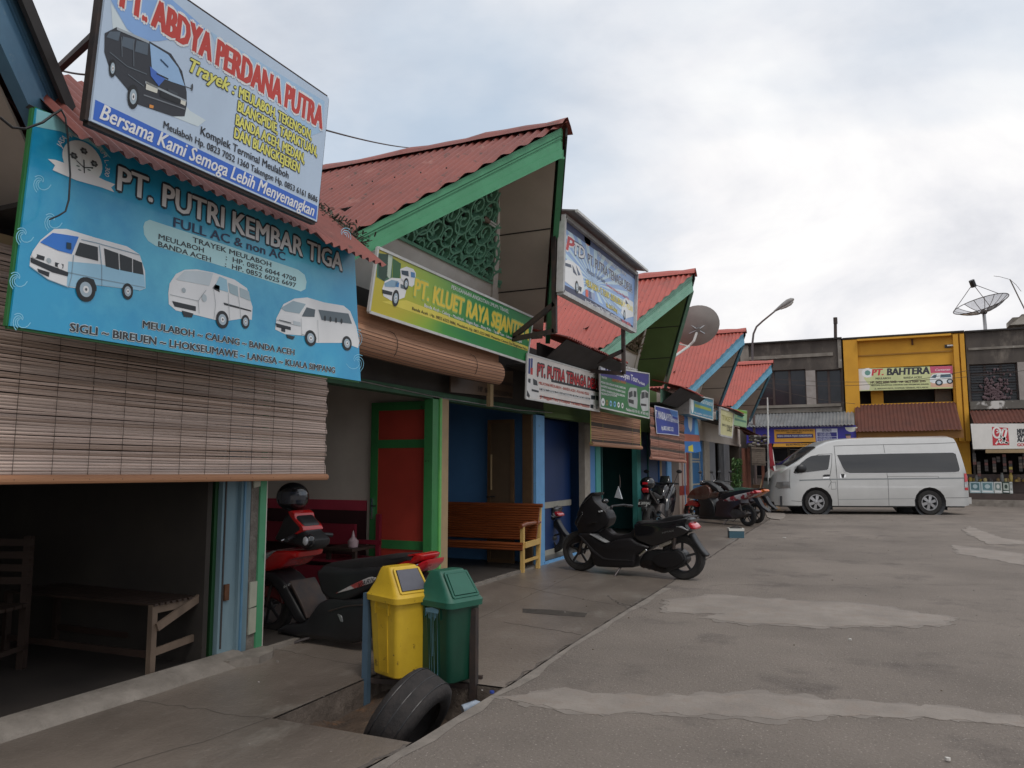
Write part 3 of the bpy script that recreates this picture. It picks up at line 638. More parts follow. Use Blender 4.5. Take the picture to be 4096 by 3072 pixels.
sb.art(k, P1((942, 660), (968, 668), (965, 686), (940, 680)), K('d88a3c'), 4); sb.line(k, P1((985, 465), (1060, 500)), .006, K('1b1c20'), 5); sb.line(k, P1((1170, 548), (1205, 560)), .004, K('1b1c20'), 4); sb.disc(k, P1((1211, 552))[0], .006, .018, K('3b3e42'), 4)
wheel_art(sb, k, (838, 612), 37, 80, f=P1); wheel_art(sb, k, (708, 432), 23, 60, f=P1)
for q in ([(805, 470), (905, 545)], [(690, 330), (800, 420), (925, 470)], [(840, 260), (842, 420)], [(765, 235), (768, 360)]): sb.line(k, P1(*q), .004, K('5a636b'), 4)
sb.art(k, P1((1060, 560), (1120, 590), (1118, 605), (1058, 578)), K('3a3f46'), 5); sb.line(k, P1((1010, 375), (1060, 425)), .008, K('23405e'), 5)
k.build('printed_picture', t)
k = MB()
def tx(s, f, txt, a, b_, h, col, **kw): s.text(k, txt, f(a)[0], f(b_)[0], h, ink(col), **kw)
# first words run out at the top of the photograph
sb.text(k, 'PT. ABDYA PERDANA PUTRA', P1((760, 40))[0], P1((2030, 815))[0], .138, ink('b5392f'), bold=.045, outline=ink('e4e2dc'), ow=.035)
sb.text(k, 'Trayek :', P1((1195, 450))[0], P1((1485, 600))[0], .07, ink('d9cf66'), bold=.03, shear=.3, outline=K('2a2a2a'), ow=.03)
for tt, a_, e_ in (('MEULABOH, TEKENGON,', (1508, 612), (1965, 885)), ('BLANGPIDIE, TAPAKTUAN,', (1500, 700), (2000, 988)), ('BANDA ACEH, MEDAN,', (1487, 787), (1920, 1032)), ('DAN BLANGKEJEREN', (1478, 870), (1888, 1092))): sb.text(k, tt, P1(a_)[0], P1(e_)[0], .058, ink('d9cf66'), bold=.03, outline=K('2a2a2a'), ow=.045)
sb.text(k, 'Komplek Terminal Meulaboh', P1((1265, 848))[0], P1((1820, 1130))[0], .042, K('26262c'), bold=.02)
sb.text(k, 'Meulaboh Hp. 0823 7052 1360 Takengon Hp. 0853 6161 8686', P1((1030, 808))[0], P1((2003, 1280))[0], .036, K('26262c'), bold=.02)
sb.text(k, 'Bersama Kami Semoga Lebih Menyenangkan', P1((628, 748))[0], P1((1980, 1368))[0], .072, ink('dfe3e8'), bold=.02, shear=.3)
k.build('lettering', t)
# --- big blue sign below it
s2 = Sheet((-3.3, 2.09, 1.95), (0, 1, 0), (.0, 0, 1)); t = thing('shop_sign', 'large turquoise sign with three white minibus pictures above the wide bamboo blind', 'sign', (-3.32, 2.09, 1.95))
P2 = Z(0, 900, .6329); cr = [s2.px(p) for p in ((40, 1303), (1443, 1525), (1417, 985), (146, 432))]
M_s2 = mat('turquoise_print', (.012, .36, .62), (.008, .26, .52), 1.0, .3, c3=(.09, .52, .70), s3=.9, t3=(.46, .68), coat=.3)
k = MB(); s2.board(cr, k, M_s2, .012); k.build('sign_board', t)
k = MB()
for a, b_ in zip(cr, cr[1:]+cr[:1]): k.bar(s2.w(a, -.024), s2.w(b_, -.024), .02, .02, M_dgr, up=s2.n)
k.bar(s2.w(cr[3], -.02), s2.w((cr[3][0], cr[3][1]+.15), -.3), .02, .02, M_steel); k.build('sign_frame', t)
k = MB()
s2.art(k, P1((232, 690), (330, 720), (480, 800), (600, 870), (700, 1000), (560, 900), (380, 830), (222, 800)), ink('8cc5cc'), 1)
# emblem: disc, ribbon, roses
EC = s2.px(P1((522, 1018))[0]); ERU = (s2.px(P1((650, 1018))[0])[0]-s2.px(P1((392, 1018))[0])[0])/2; ERV = (s2.px(P1((522, 892))[0])[1]-s2.px(P1((522, 1140))[0])[1])/2
s2.disc(k, EC, ERU, ERV, ink('cfd4d2'), 2, 28, raw=True)
s2.art(k, P1((300, 1005), (345, 1010), (520, 1070), (660, 1140), (725, 1165), (700, 1185), (720, 1215), (640, 1185), (480, 1140), (330, 1075), (345, 1045)), ink('dcdcd8'), 3)
for c_ in ((463, 985), (527, 955), (592, 1035)):
    a_, b_ = s2.px(P1(c_)[0])
    for q in range(6): s2.disc(k, (a_+ERU*.12*math.cos(q*1.05), b_+ERU*.10*math.sin(q*1.05)), ERU*.075, ERU*.06, K('4a5053' if q % 2 else '33383b'), 4+q*.2, 8, raw=True)
    s2.disc(k, (a_, b_), ERU*.07, ERU*.06, K('7d8586'), 6, 8, raw=True)
for c_ in ((490, 1050), (560, 1075), (575, 1062), (500, 1075)): s2.disc(k, P1(c_)[0], ERU*.09, ERU*.035, K('5a6a66'), 4, 8)
s2.line(k, P1((530, 1095), (527, 1010)), .006, K('3a3f42'), 4); s2.line(k, P1((528, 1060), (480, 1015)), .005, K('3a3f42'), 4); s2.line(k, P1((530, 1060), (585, 1060)), .005, K('3a3f42'), 4)
# minibus 1
def van_art(s, mb, f, body, glass, wheels, dark=(), shade='e4e1da', lay=2, low=None):
    host = mb; mb = MB(); host.sub.append(mb)
    s.art(mb, f(*body), ink(shade), lay)
    if low: s.art(mb, f(*low), ink('8fb9cf'), lay+1)
    for gl, c_ in glass: s.art(mb, f(*gl), K(c_), lay+2)
    for d_ in dark: s.art(mb, f(*d_), K('22262b'), lay+2)
    for c_, ru, rv in wheels: wheel_art(s, mb, c_ if ru > 3 else f(c_)[0], ru, rv, lay+3, f)
van_art(s2, k, P2, [(205, 165), (255, 95), (340, 25), (420, 25), (600, 80), (800, 135), (880, 185), (915, 290), (918, 400), (880, 415), (820, 390), (770, 400), (610, 380), (520, 375), (480, 400), (400, 385), (300, 345), (240, 300), (185, 260), (190, 200)],
        [([(250, 110), (330, 50), (400, 60), (495, 75), (450, 185), (360, 160)], '2f6fc0'), ([(500, 110), (615, 140), (618, 228), (470, 190)], '23282c'), ([(655, 148), (745, 180), (750, 285), (665, 262)], '23282c'), ([(752, 182), (832, 212), (832, 300), (757, 285)], '23282c'), ([(838, 215), (895, 238), (905, 315), (838, 302)], '23282c')],
        [((538, 408), 62, 78), ((803, 420), 34, 52)], [[(190, 205), (300, 250), (430, 300), (425, 325), (330, 300), (190, 235)], [(200, 175), (280, 200), (275, 225), (205, 205)], [(232, 275), (310, 300), (305, 328), (240, 300)], [(345, 235), (400, 250), (395, 275), (345, 262)]], low=[(430, 230), (640, 250), (910, 315), (916, 398), (880, 413), (610, 378), (480, 395), (420, 385)])
van_art(s2, k, P2, [(1070, 370), (1110, 310), (1165, 283), (1240, 280), (1345, 300), (1480, 345), (1560, 400), (1595, 520), (1590, 600), (1540, 590), (1440, 605), (1360, 600), (1240, 570), (1110, 540), (1065, 500), (1062, 430)],
        [([(1110, 345), (1165, 290), (1260, 292), (1345, 305), (1320, 385), (1210, 365)], 'b9c3c8'), ([(1385, 325), (1430, 345), (1440, 425), (1350, 400)], '8fb6c6'), ([(1440, 365), (1500, 390), (1505, 455), (1450, 430)], '94a9b0'), ([(1512, 395), (1570, 420), (1582, 482), (1515, 455)], '9fb0b6')],
        [((1402, 598), 40, 56), ((1548, 612), 26, 44)], [[(1085, 480), (1235, 515), (1235, 545), (1100, 515)], [(1410, 490), (1585, 540), (1585, 548), (1415, 505)], [(1145, 540), (1220, 560), (1210, 585), (1160, 580)], [(1340, 400), (1358, 375), (1385, 385), (1385, 425)]], shade='e6e4df')
van_art(s2, k, P2, [(1745, 590), (1790, 500), (1860, 465), (1940, 458), (2050, 490), (2170, 510), (2212, 545), (2250, 640), (2270, 740), (2262, 778), (2180, 745), (2000, 745), (1930, 700), (1800, 690), (1738, 660)],
        [([(1770, 525), (1850, 480), (1930, 500), (1890, 560), (1800, 545)], '8fa3ac'), ([(1935, 520), (1990, 535), (1985, 582), (1905, 578)], '4c575e'), ([(2010, 535), (2200, 560), (2222, 625), (2030, 600)], '59656c')],
        [((1960, 715), 36, 50), ((2190, 748), 30, 46)], [[(1740, 620), (1835, 645), (1835, 665), (1745, 645)], [(1775, 650), (1800, 655), (1800, 678), (1775, 672)], [(1805, 692), (1862, 705), (1850, 725), (1815, 715)]], shade='e6e4df')
for pl in ([(478, 400), (500, 350), (545, 330), (590, 345), (608, 395), (606, 420)], [(765, 405), (785, 375), (815, 372), (836, 395), (838, 420)]): s2.art(k, P2(*pl), K('1d2226'), 4.4)
for q in ([(462, 190), (448, 330), (430, 395)], [(625, 130), (640, 262), (640, 385)], [(430, 300), (640, 345), (912, 395)], [(185, 262), (300, 345), (430, 395)], [(510, 92), (600, 112), (880, 190)]): s2.line(k, P2(*q), .004, ink('7f97a6'), 4.6)
for c_ in ((212, 190), (375, 262)): s2.disc(k, P2(c_)[0], .012, .014, ink('d8dcdc'), 6, 9)
s2.disc(k, P2((305, 225))[0], .012, .012, ink('9aa4a8'), 5, 8); s2.art(k, P2((415, 110), (445, 115), (445, 155), (415, 150)), K('17303f'), 7)
for q in ([(1345, 395), (1360, 500), (1350, 590)], [(1440, 430), (1445, 560), (1450, 600)], [(1505, 455), (1520, 590)], [(1070, 440), (1250, 480), (1300, 410)], [(1250, 480), (1255, 560)]): s2.line(k, P2(*q), .003, ink('9aa0a2'), 5)
s2.disc(k, P2((1288, 462))[0], .018, .022, ink('aab4b8'), 5, 10); s2.disc(k, P2((1158, 413))[0], .014, .014, ink('9aa4a8'), 5, 10)
for q in ([(1900, 590), (1905, 700)], [(2005, 600), (2010, 740)], [(1745, 600), (1850, 630)], [(1905, 690), (2000, 720)]): s2.line(k, P2(*q), .003, ink('9aa0a2'), 5)
s2.art(k, P2((1850, 605), (1895, 615), (1898, 640), (1852, 632)), ink('aeb6ba'), 5); s2.line(k, P2((1760, 600), (1838, 620)), .006, K('3a4044'), 5)
for x in (2050, 2085, 2120, 2155): s2.disc(k, P2((x, 590+(x-2050)*.17))[0], .012, .02, K('23292d'), 6, 8)
# rounded notice plate and flourishes
s2.art(k, P2((905, 10), (915, -20), (945, -33), (1400, 118), (1885, 283), (1925, 315), (1937, 360), (1930, 405), (1900, 420), (1450, 275), (985, 133), (935, 100), (910, 60)), ink('a9d0d4'), 1)
for (cx_, cy_, sg_) in ((130, 600, 1), (110, 340, 1), (150, 60, 1), (2240, 700, -1), (2250, 860, -1), (2170, 60, -1), (330, 870-900, 1), (260, 1150-1421, 1)):
    for q in range(4):
        a0_ = q*.9; pts = [(cx_+sg_*(8+a*7)*math.cos(a0_+a*.42), cy_-(8+a*8)*math.sin(a0_+a*.42)) for a in range(7+q % 2*2)]; s2.line(k, P2(*pts), .004, ink('7dbcd4'), 1)
k.build('printed_picture', t)
k = MB(); W = ink('e2e4e3'); Kd = ink('2b2f33')
s2.text(k, 'PT. PUTRI KEMBAR TIGA', P1((742, 1198))[0], P1((2160, 1712))[0], -100, W, bold=.03, outline=ink('20303a'), ow=.05)
s2.text(k, 'FULL AC & non AC', P1((1095, 1432))[0], P1((1800, 1648))[0], -40, ink('2a3550'), bold=.03)
s2.text(k, 'TRAYEK MEULABOH', P2((1215, 108))[0], P2((1712, 266))[0], -22, Kd, bold=.02)
s2.text(k, 'MEULABOH', P2((1000, 88))[0], P2((1285, 175))[0], -22, Kd, bold=.02); s2.text(k, 'BANDA ACEH', P2((998, 135))[0], P2((1330, 234))[0], -22, Kd, bold=.02)
s2.text(k, ':  HP. 0852 6044 4700', P2((1425, 220))[0], P2((1868, 358))[0], -21, Kd, bold=.02); s2.text(k, ':  HP. 0852 6025 6697', P2((1420, 264))[0], P2((1868, 396))[0], -21, Kd, bold=.02)
s2.text(k, 'MEULABOH ~ CALANG ~ BANDA ACEH', P2((900, 648))[0], P2((1858, 822))[0], -29, Kd, bold=.045, outline=ink('b9c4c6'), ow=.03)
s2.text(k, 'SIGLI ~ BIREUEN ~ LHOKSEUMAWE ~ LANGSA ~ KUALA SIMPANG', P2((440, 670))[0], P2((2115, 935))[0], -34, Kd, bold=.045, outline=ink('b9c4c6'), ow=.03)
# words on the arc round the emblem
cx_, cy_ = EC; word = 'JASA ANGKUTAN UMUM L-300'
for i, ch in enumerate(word):
    if ch == ' ': continue
    a = R(168-i*(168+12)/(len(word)-1)); vs, fs, asp = glyphs(ch, .012); h = .026; ru, rv = ERU*1.12, ERV*1.16
    tang = Vector((math.sin(a)*ru, -math.cos(a)*rv)).normalized(); nor = Vector((-tang.y, tang.x)); o_ = Vector((cx_+ru*math.cos(a), cy_+rv*math.sin(a)))-tang*h*asp*.5
    k.add([s2.w(tuple(o_+tang*(x*asp*h)+nor*(y*h)), .008) for x, y in vs], fs, W)
k.build('lettering', t)
# --- yellow-green sign
P5 = Z(1300, 1000, .5425); s3 = Sheet((-3.5, 4.97, 2.55), (0, 1, 0), (.12, 0, 1)); t = thing('shop_sign', 'long yellow to green sign with a white frame under the green gable', 'sign', (-3.52, 5, 2.55))
cr = [(.0, 0), (3.16, 0), (3.16, .50), (0.0, .56)]; cr = [s3.px(p) for p in ((1474, 1247), (2105, 1451), (2132, 1270), (1510, 990))]
M_s3 = bpy.data.materials.new('yellow_green_print'); MATS['yg'] = M_s3; M_s3.use_nodes = True; q = M_s3.node_tree; bsd = q.nodes['Principled BSDF']; bsd.inputs['Roughness'].default_value = .3
tcx = q.nodes.new('ShaderNodeTexCoord'); sx = q.nodes.new('ShaderNodeSeparateXYZ'); q.links.new(tcx.outputs['Object'], sx.inputs[0]); nz = q.nodes.new('ShaderNodeTexNoise'); nz.inputs['Scale'].default_value = .8
ad = q.nodes.new('ShaderNodeMath'); ad.operation = 'MULTIPLY_ADD'; ad.inputs[1].default_value = .3; q.links.new(sx.outputs[1], ad.inputs[0]); q.links.new(nz.outputs['Fac'], ad.inputs[2])
rr = q.nodes.new('ShaderNodeValToRGB'); q.links.new(ad.outputs[0], rr.inputs[0]); e = rr.color_ramp.elements; e[0].position = .45; e[0].color = (*hexc('bfae1c'), 1); e[1].position = 1.0; e[1].color = (*hexc('15803c'), 1); x = e.new(.66); x.color = (*hexc('8fae1e'), 1); x = e.new(.8); x.color = (*hexc('3a9130'), 1)
q.links.new(rr.outputs[0], bsd.inputs['Base Color'])
k = MB(); s3.board(cr, k, M_s3, .012); k.build('sign_board', t)
k = MB()
for a, b_ in zip(cr, cr[1:]+cr[:1]): k.bar(s3.w(a, 0), s3.w(b_, 0), .022, .022, M_wh, up=s3.n)
k.build('sign_frame', t); k = MB()
s3.art(k, P5((385, 20), (500, 40), (490, 260), (380, 200)), ink('39654a'), 1); s3.art(k, P5((395, 30), (465, 30), (460, 200), (430, 230), (392, 190)), ink('1f3b2c'), 2); s3.art(k, P5((465, 30), (498, 40), (480, 220), (455, 190)), ink('a8b5a5'), 2)
s3.art(k, P5((500, 60), (560, 100), (550, 230), (495, 250)), ink('2d5c35'), 1); s3.art(k, P5((420, 380), (600, 370), (1500, 715), (1492, 745), (620, 450)), ink('c9bb4a'), 1)
van_art(s3, k, P5, [(553, 140), (600, 122), (650, 140), (668, 170), (668, 245), (640, 272), (600, 255), (560, 225)], [([(560, 150), (612, 155), (615, 195), (565, 180)], '2d3d4a'), ([(630, 160), (660, 168), (662, 205), (632, 200)], '4a7aa8')], [((595, 250), .04, .05)], shade='dfe2e0')
van_art(s3, k, P5, [(420, 290), (440, 230), (490, 205), (560, 210), (590, 240), (597, 300), (585, 350), (530, 370), (490, 375), (430, 340)], [([(435, 245), (490, 220), (540, 230), (515, 275), (440, 270)], '7d9ab0'), ([(520, 235), (545, 240), (540, 275), (515, 270)], '3a78b0'), ([(555, 250), (590, 265), (590, 290), (555, 280)], '55626b')], [((518, 355), .05, .07)], [[(420, 290), (495, 310), (490, 335), (422, 320)]], shade='dfe5e6')
k.build('printed_picture', t); k = MB()
s3.text(k, 'PT. KLUET RAYA SEJANTERA', P5((655, 335))[0], P5((1500, 665))[0], -75, ink('d9b83a'), bold=.045, outline=ink('8fae5a'), ow=.03)
s3.text(k, 'PERUSAHAAN ANGKUTAN UMUM / TRAVEL', P5((930, 285))[0], P5((1352, 468))[0], -17, ink('dfe8dc'), bold=.008)
s3.text(k, 'Banda Aceh - Calang - Meulaboh - Nagan Raya - Blang Pidie - Tapak Tuan - Subusalam - Singkil', P5((730, 418))[0], P5((1448, 685))[0], -14, ink('e2e8dc'), bold=.02)
s3.text(k, 'Banda Aceh : Hp. 0852 6222 0086, Meulaboh, Hp. 0852 6222 0085, Menerima Cateran Dan Pengiriman Paket', P5((640, 440))[0], P5((1488, 740))[0], -13, ink('1d241a'), bold=.02)
k.build('lettering', t)
# --- brown board behind the rolled blind
P7 = Z(1700, 1500, .27125); s4 = Sheet((-3.92, 6.5, 2.1), (0, 1, 0), (0, 0, 1)); t = thing('notice_board', 'brown hand-lettered phone board between the rolled blind and the red-lettered sign', 'sign', (-3.93, 6.5, 2.1))
k = MB(); s4.board([s4.px(p) for p in P7((380, 250), (1295, 345), (1300, -60), (380, -60))], k, ink('4b3a2c'), .015); k.build('sign_board', t)
k = MB(); s4.text(k, 'HP. 0823 60225007', P7((785, 240))[0], P7((1210, 325))[0], -22, K('120f0d'), bold=.015); s4.text(k, 'PULE', P7((1215, 305))[0], P7((1290, 322))[0], -14, K('120f0d'), bold=.015); s4.text(k, 'JASA ANGKUT BARANG', P7((830, 90))[0], P7((1290, 165))[0], -14, K('120f0d'), bold=.015)
k.build('lettering', t); k = MB(); k.box((-3.93, 7.95, 2.03), (-3.88, 8.03, 2.7), M_tan); k.build('sign_frame', t)
# --- billboard on posts (boxed light sign)
P8 = Z(2100, 800, .36166); s5 = Sheet((-2.9, 7.6, 3.2), (0, 1, 0), (.0, 0, 1)); t = thing('billboard', 'blue-white boxed billboard with sunray print standing on two black posts', 'sign', (-2.95, 7.6, 2.6))
cr = [s5.px(p) for p in P8((390, 1020), (1200, 1455), (1222, 820), (415, 180))]
k = MB(); s5.board(cr, k, ink('7f9dc8', .4), .02); k.build('sign_board', t)
k = MB()
for a, b_ in zip(cr, cr[1:]+cr[:1]): k.bar(s5.w(a, .0), s5.w(b_, .0), .05, .08, mat('white_sign_frame', (.5, .5, .5), (.36, .35, .34), 9, .5), up=s5.n)
c0, c1_ = cr[3], cr[2]
k.poly([s5.w((c0[0]-.02, c0[1]+.03), .17), s5.w((c1_[0]+.03, c1_[1]+.03), .17), s5.w((c1_[0]+.03, c1_[1]+.07), -.06), s5.w((c0[0]-.02, c0[1]+.07), -.06)], mat('sign_roof_sheet', (.2, .19, .185), (.14, .13, .13), 8, .6), .018, (0, 0, 1))
k.bar(s5.w((c0[0]-.02, c0[1]+.035), .17), s5.w((c1_[0]+.03, c1_[1]+.035), .17), .03, .03, M_wh); k.build('sign_frame', t)
for sgn, nm in ((0, 0), (1, 0)):
    k = MB(); y_ = 7.6+(cr[0][0]+.03 if sgn == 0 else cr[1][0]-.25)
    k.bar((-2.98, y_, 2.78 if sgn == 0 else 2.62), (-2.98, y_, 4.1 if sgn == 0 else 4.0), .05, .05, M_steel); k.bar((-2.98, y_, 2.8 if sgn == 0 else 2.62), (-3.7, y_, 2.72), .05, .05, M_steel); k.bar((-2.98, y_, 3.1 if sgn == 0 else 2.95), (-3.5, y_, 2.75), .05, .05, M_steel); k.build('post', t)
k = MB(); cc = s5.px(P8((760, 920))[0])
def clipbox(p, lo, hi): return (min(max(p[0], lo[0]), hi[0]), min(max(p[1], lo[1]), hi[1]))
ub = (cr[0][0]+.05, cr[0][1]+.16); ut = (cr[1][0]-.05, cr[2][1]-.06)
for i in range(26):
    a = 2*math.pi*i/26; a2 = a+.11; q = [cc]
    for an in (a, a2): q.append(clipbox((cc[0]+1.6*math.cos(an), cc[1]+.6*math.sin(an)), (ub[0], ub[1]), (ut[0], ut[1])))
    s5.art(k, q, ink('b4c9e4'), 1, raw=True)
s5.art(k, P8((400, 920), (560, 1000), (1190, 1390), (1195, 1440), (395, 1010)), ink('23284a'), 2)
s5.art(k, P8((418, 190), (520, 220), (1215, 800), (1218, 880), (900, 640), (420, 300)), ink('333a5c'), 2)
van_art(s5, k, P8, [(412, 690), (470, 655), (540, 690), (600, 740), (640, 850), (652, 960), (630, 1040), (590, 1030), (520, 960), (412, 880)], [([(430, 690), (505, 715), (510, 750), (415, 720)], '3a4356'), ([(520, 715), (575, 840), (530, 800)], '3a4356'), ([(560, 720), (610, 830), (585, 835)], '4b586e')], [((570, 965), .06, .075)], [[(595, 950), (625, 970), (615, 1020), (592, 990)]], shade='d7d9df', lay=3)
van_art(s5, k, P8, [(1085, 1100), (1120, 1080), (1195, 1130), (1198, 1290), (1110, 1310), (1060, 1250)], [([(1110, 1100), (1140, 1150), (1110, 1150)], '30364a')], [((1098, 1270), .05, .07)], shade='cfd2d8', lay=3)
for i, c_ in enumerate(('c8553b', '4a4f73', '8e97b3')): s5.art(k, P8((668+i*36, 985+i*18), (698+i*36, 1000+i*18), (698+i*36, 1080+i*18), (668+i*36, 1062+i*18)), ink(c_), 3)
s5.disc(k, P8((690, 450))[0], .12, .06, ink('c4683c'), 2, 9)
k.build('printed_picture', t); k = MB()
s5.text(k, 'P', P8((455, 545))[0], P8((545, 590))[0], -58, ink('b5242c'), bold=.06, shear=.2, outline=ink('d5d7e0'), ow=.04); s5.text(k, 'TD', P8((535, 590))[0], P8((660, 660))[0], -50, ink('d9dbe2'), bold=.05, shear=.15, outline=ink('3a4060'), ow=.04)
s5.text(k, 'PERUSAHAAN ANGKUTAN UMUM', P8((805, 615))[0], P8((1115, 850))[0], -18, ink('d9dbe2'), bold=.02)
s5.text(k, 'PT. PUTRA TENAGA DESA', P8((695, 700))[0], P8((1185, 1035))[0], -42, ink('3a3f58'), bold=.02, outline=ink('d5d7e0'), ow=.03)
s5.text(k, 'Melayani Tujuh Rute', P8((682, 800))[0], P8((885, 925))[0], -20, ink('5a5f78'), bold=.01, shear=.3); s5.text(k, 'Carteran Barang Dan Paket Kilat', P8((895, 945))[0], P8((1150, 1110))[0], -11, ink('c5404a'), bold=.015)
s5.text(k, 'MEULABOH - T. TUAN - SUBULUSSALAM - MEDAN', P8((672, 945))[0], P8((1190, 1240))[0], -27, ink('d8c35a'), bold=.03, outline=K('2a2a2a'), ow=.03)
s5.text(k, 'Via Sidi Kalang', P8((895, 1180))[0], P8((1020, 1245))[0], -18, ink('d8c35a'), bold=.02, outline=K('2a2a2a'), ow=.03)
s5.text(k, 'Kantor Pusat : Jl. Singgah Mata I Komplek Terminal Meulaboh |', P8((665, 1130))[0], P8((1058, 1335))[0], -14, ink('d9dbe2'), bold=.02); s5.text(k, '0651 8050', P8((1070, 1360))[0], P8((1165, 1400))[0], -15, ink('d4605c'), bold=.03)
k.build('lettering', t)
# --- striped banner sign below it
P9 = Z(2100, 1400, .36166); s6 = Sheet((-3.5, 8.1, 2.1), (0, 1, 0), (.05, 0, 1)); t = thing('shop_sign', 'white banner sign with red outlined title next to the yellow-green sign', 'sign', (-3.52, 8.1, 2.1))
cr = [s6.px(p) for p in P9((8, 535), (822, 680), (828, 275), (22, 40))]; k = MB(); s6.board(cr, k, ink('cfc8c2', .4), .012); k.build('sign_board', t)
k = MB()
for a, b_ in zip(cr, cr[1:]+cr[:1]): k.bar(s6.w(a, 0), s6.w(b_, 0), .018, .018, M_wh, up=s6.n)
k.build('sign_frame', t); k = MB()
van_art(s6, k, P9, [(20, 330), (45, 300), (120, 325), (150, 380), (155, 480), (130, 540), (60, 520), (15, 450)], [([(85, 315), (130, 340), (138, 395), (90, 385)], '2f3439'), ([(35, 315), (60, 320), (55, 370), (32, 350)], '2f3439')], [], [[(70, 430), (150, 450), (148, 470), (72, 455)], [(20, 440), (50, 500), (45, 530), (15, 500)]], shade='c9c7c4')
van_art(s6, k, P9, [(722, 500), (740, 470), (790, 480), (812, 500), (815, 640), (790, 660), (722, 645)], [([(728, 500), (775, 505), (775, 550), (728, 545)], '2f3439'), ([(782, 505), (808, 510), (808, 560), (782, 552)], '2f3439')], [((793, 628), .03, .035)], [[(722, 600), (755, 605), (755, 650), (722, 640)]], shade='d5d2cf')
s6.line(k, P9((160, 430), (720, 540)), .022, K('26282c'), 1); s6.line(k, P9((160, 510), (715, 615)), .018, K('26282c'), 1); s6.line(k, P9((290, 340), (825, 460)), .03, K('26282c'), 1); s6.art(k, P9((40, 90), (60, 95), (55, 265), (35, 260)), ink('2a3a78'), 2); s6.art(k, P9((65, 90), (85, 95), (80, 230), (62, 225)), ink('2a3a78'), 2); s6.art(k, P9((60, 195), (85, 200), (82, 275), (60, 270)), ink('b02a2a'), 3)
k.build('printed_picture', t); k = MB()
s6.text(k, 'PT. PUTRA TENAGA DESA', P9((135, 280))[0], P9((805, 440))[0], -50, ink('b3262c'), bold=.03, outline=K('1c1c20'), ow=.06)
s6.text(k, 'MELAYANI MEULABOH - BANDA ACEH - PULANG PERGI', P9((150, 378))[0], P9((705, 500))[0], -12, ink('b0402c'), bold=.02); s6.text(k, 'CEPAT AMAN DAN NYAMAN BLANGPIDIE MEDAN', P9((165, 455))[0], P9((710, 565))[0], -15, ink('dcdcdc'), bold=.02, lay=4); s6.text(k, 'Jl. Singgah Mata | Komplek Terminal Meulaboh', P9((165, 530))[0], P9((710, 640))[0], -13, ink('b0402c'), bold=.02)
k.build('lettering', t)
# --- green and purple sign
s7 = Sheet((-3.4, 10.55, 2.15), (0, 1, 0), (.03, 0, 1)); t = thing('shop_sign', 'green sign with a purple header and two grey minibuses, second blind below it', 'sign', (-3.42, 10.55, 2.15))
cr = [s7.px(p) for p in P9((832, 635), (1370, 755), (1372, 262), (822, 175))]; k = MB(); s7.board(cr, k, ink('2f6b42', .4), .012); k.build('sign_board', t)
k = MB()
for a, b_ in zip(cr, cr[1:]+cr[:1]): k.bar(s7.w(a, 0), s7.w(b_, 0), .02, .02, M_wh, up=s7.n)
k.build('sign_frame', t); k = MB()
s7.art(k, P9((825, 180), (1368, 265), (1368, 360), (1330, 405), (1280, 410), (1130, 360), (830, 280)), ink('2c2a78'), 1)
van_art(s7, k, P9, [(1140, 460), (1160, 415), (1235, 420), (1245, 560), (1240, 650), (1150, 620), (1135, 560)], [([(1145, 470), (1185, 450), (1190, 510), (1150, 530)], '2e3337'), ([(1200, 450), (1230, 460), (1228, 520), (1200, 520)], '2e3337')], [], [[(1140, 540), (1200, 555), (1200, 600), (1145, 580)]], shade='9c9f9e')
van_art(s7, k, P9, [(1275, 500), (1290, 450), (1330, 440), (1365, 470), (1365, 670), (1300, 680), (1272, 600)], [([(1285, 470), (1320, 460), (1322, 530), (1285, 540)], '2e3337'), ([(1328, 460), (1362, 480), (1360, 530), (1328, 525)], '2e3337')], [], [[(1278, 590), (1340, 600), (1340, 620), (1280, 615)]], shade='a8aaaa')
for i in range(6): s7.disc(k, P9((862+i*43, 575+i*8))[0], .06 if i else .09, .045 if i else .06, ink(['d8d8d8', '8a7a3a', '7fb0d0', '6aa4cc', 'd8d8d8', 'cfcfcf'][i]), 2, 10); s7.disc(k, P9((862+i*43, 575+i*8))[0], .03, .02, ink('3a4a42'), 3, 8)
s7.disc(k, P9((862, 205))[0], .11, .05, ink('c9c9d4'), 2, 14)
k.build('printed_picture', t); k = MB()
s7.text(k, 'PT. Flamboyan Tour', P9((905, 245))[0], P9((1245, 360))[0], -27, ink('d5d5e4'), bold=.02); s7.text(k, 'Perkasa', P9((1248, 368))[0], P9((1322, 392))[0], -13, ink('d5d5e4'), bold=.02); s7.text(k, 'ANGKUTAN UMUM MINIBUS', P9((1030, 180))[0], P9((1245, 238))[0], -10, ink('d5d5e4'), bold=.015)
s7.text(k, 'TRAYEK', P9((842, 310))[0], P9((905, 325))[0], -9, ink('d8e0d8'), bold=.03); s7.text(k, 'ARMADA BARU', P9((960, 345))[0], P9((1115, 375))[0], -12, ink('a5613a'), bold=.04)
for i, tt in enumerate(('MEDAN SUBULUSSALAM SINGKIL TAPAKTUAN', 'BLANGPIDIE NAGAN RAYA MEULABOH CALANG', 'LAMNO BANDA ACEH SIGLI BIREUEN', 'TAKENGON KUTACANE')): s7.text(k, tt, P9((838, 365+i*42))[0], P9((1110-i*4 if i < 3 else 1015, 435+i*43 if i < 3 else 520))[0], -9, ink('dfe4dc'), bold=.03)
s7.text(k, 'Meulaboh 0651 701 432 - HP. 0852 4223', P9((1115, 670))[0], P9((1362, 725))[0], -12, ink('dfe4dc'), bold=.02)
k.build('lettering', t)
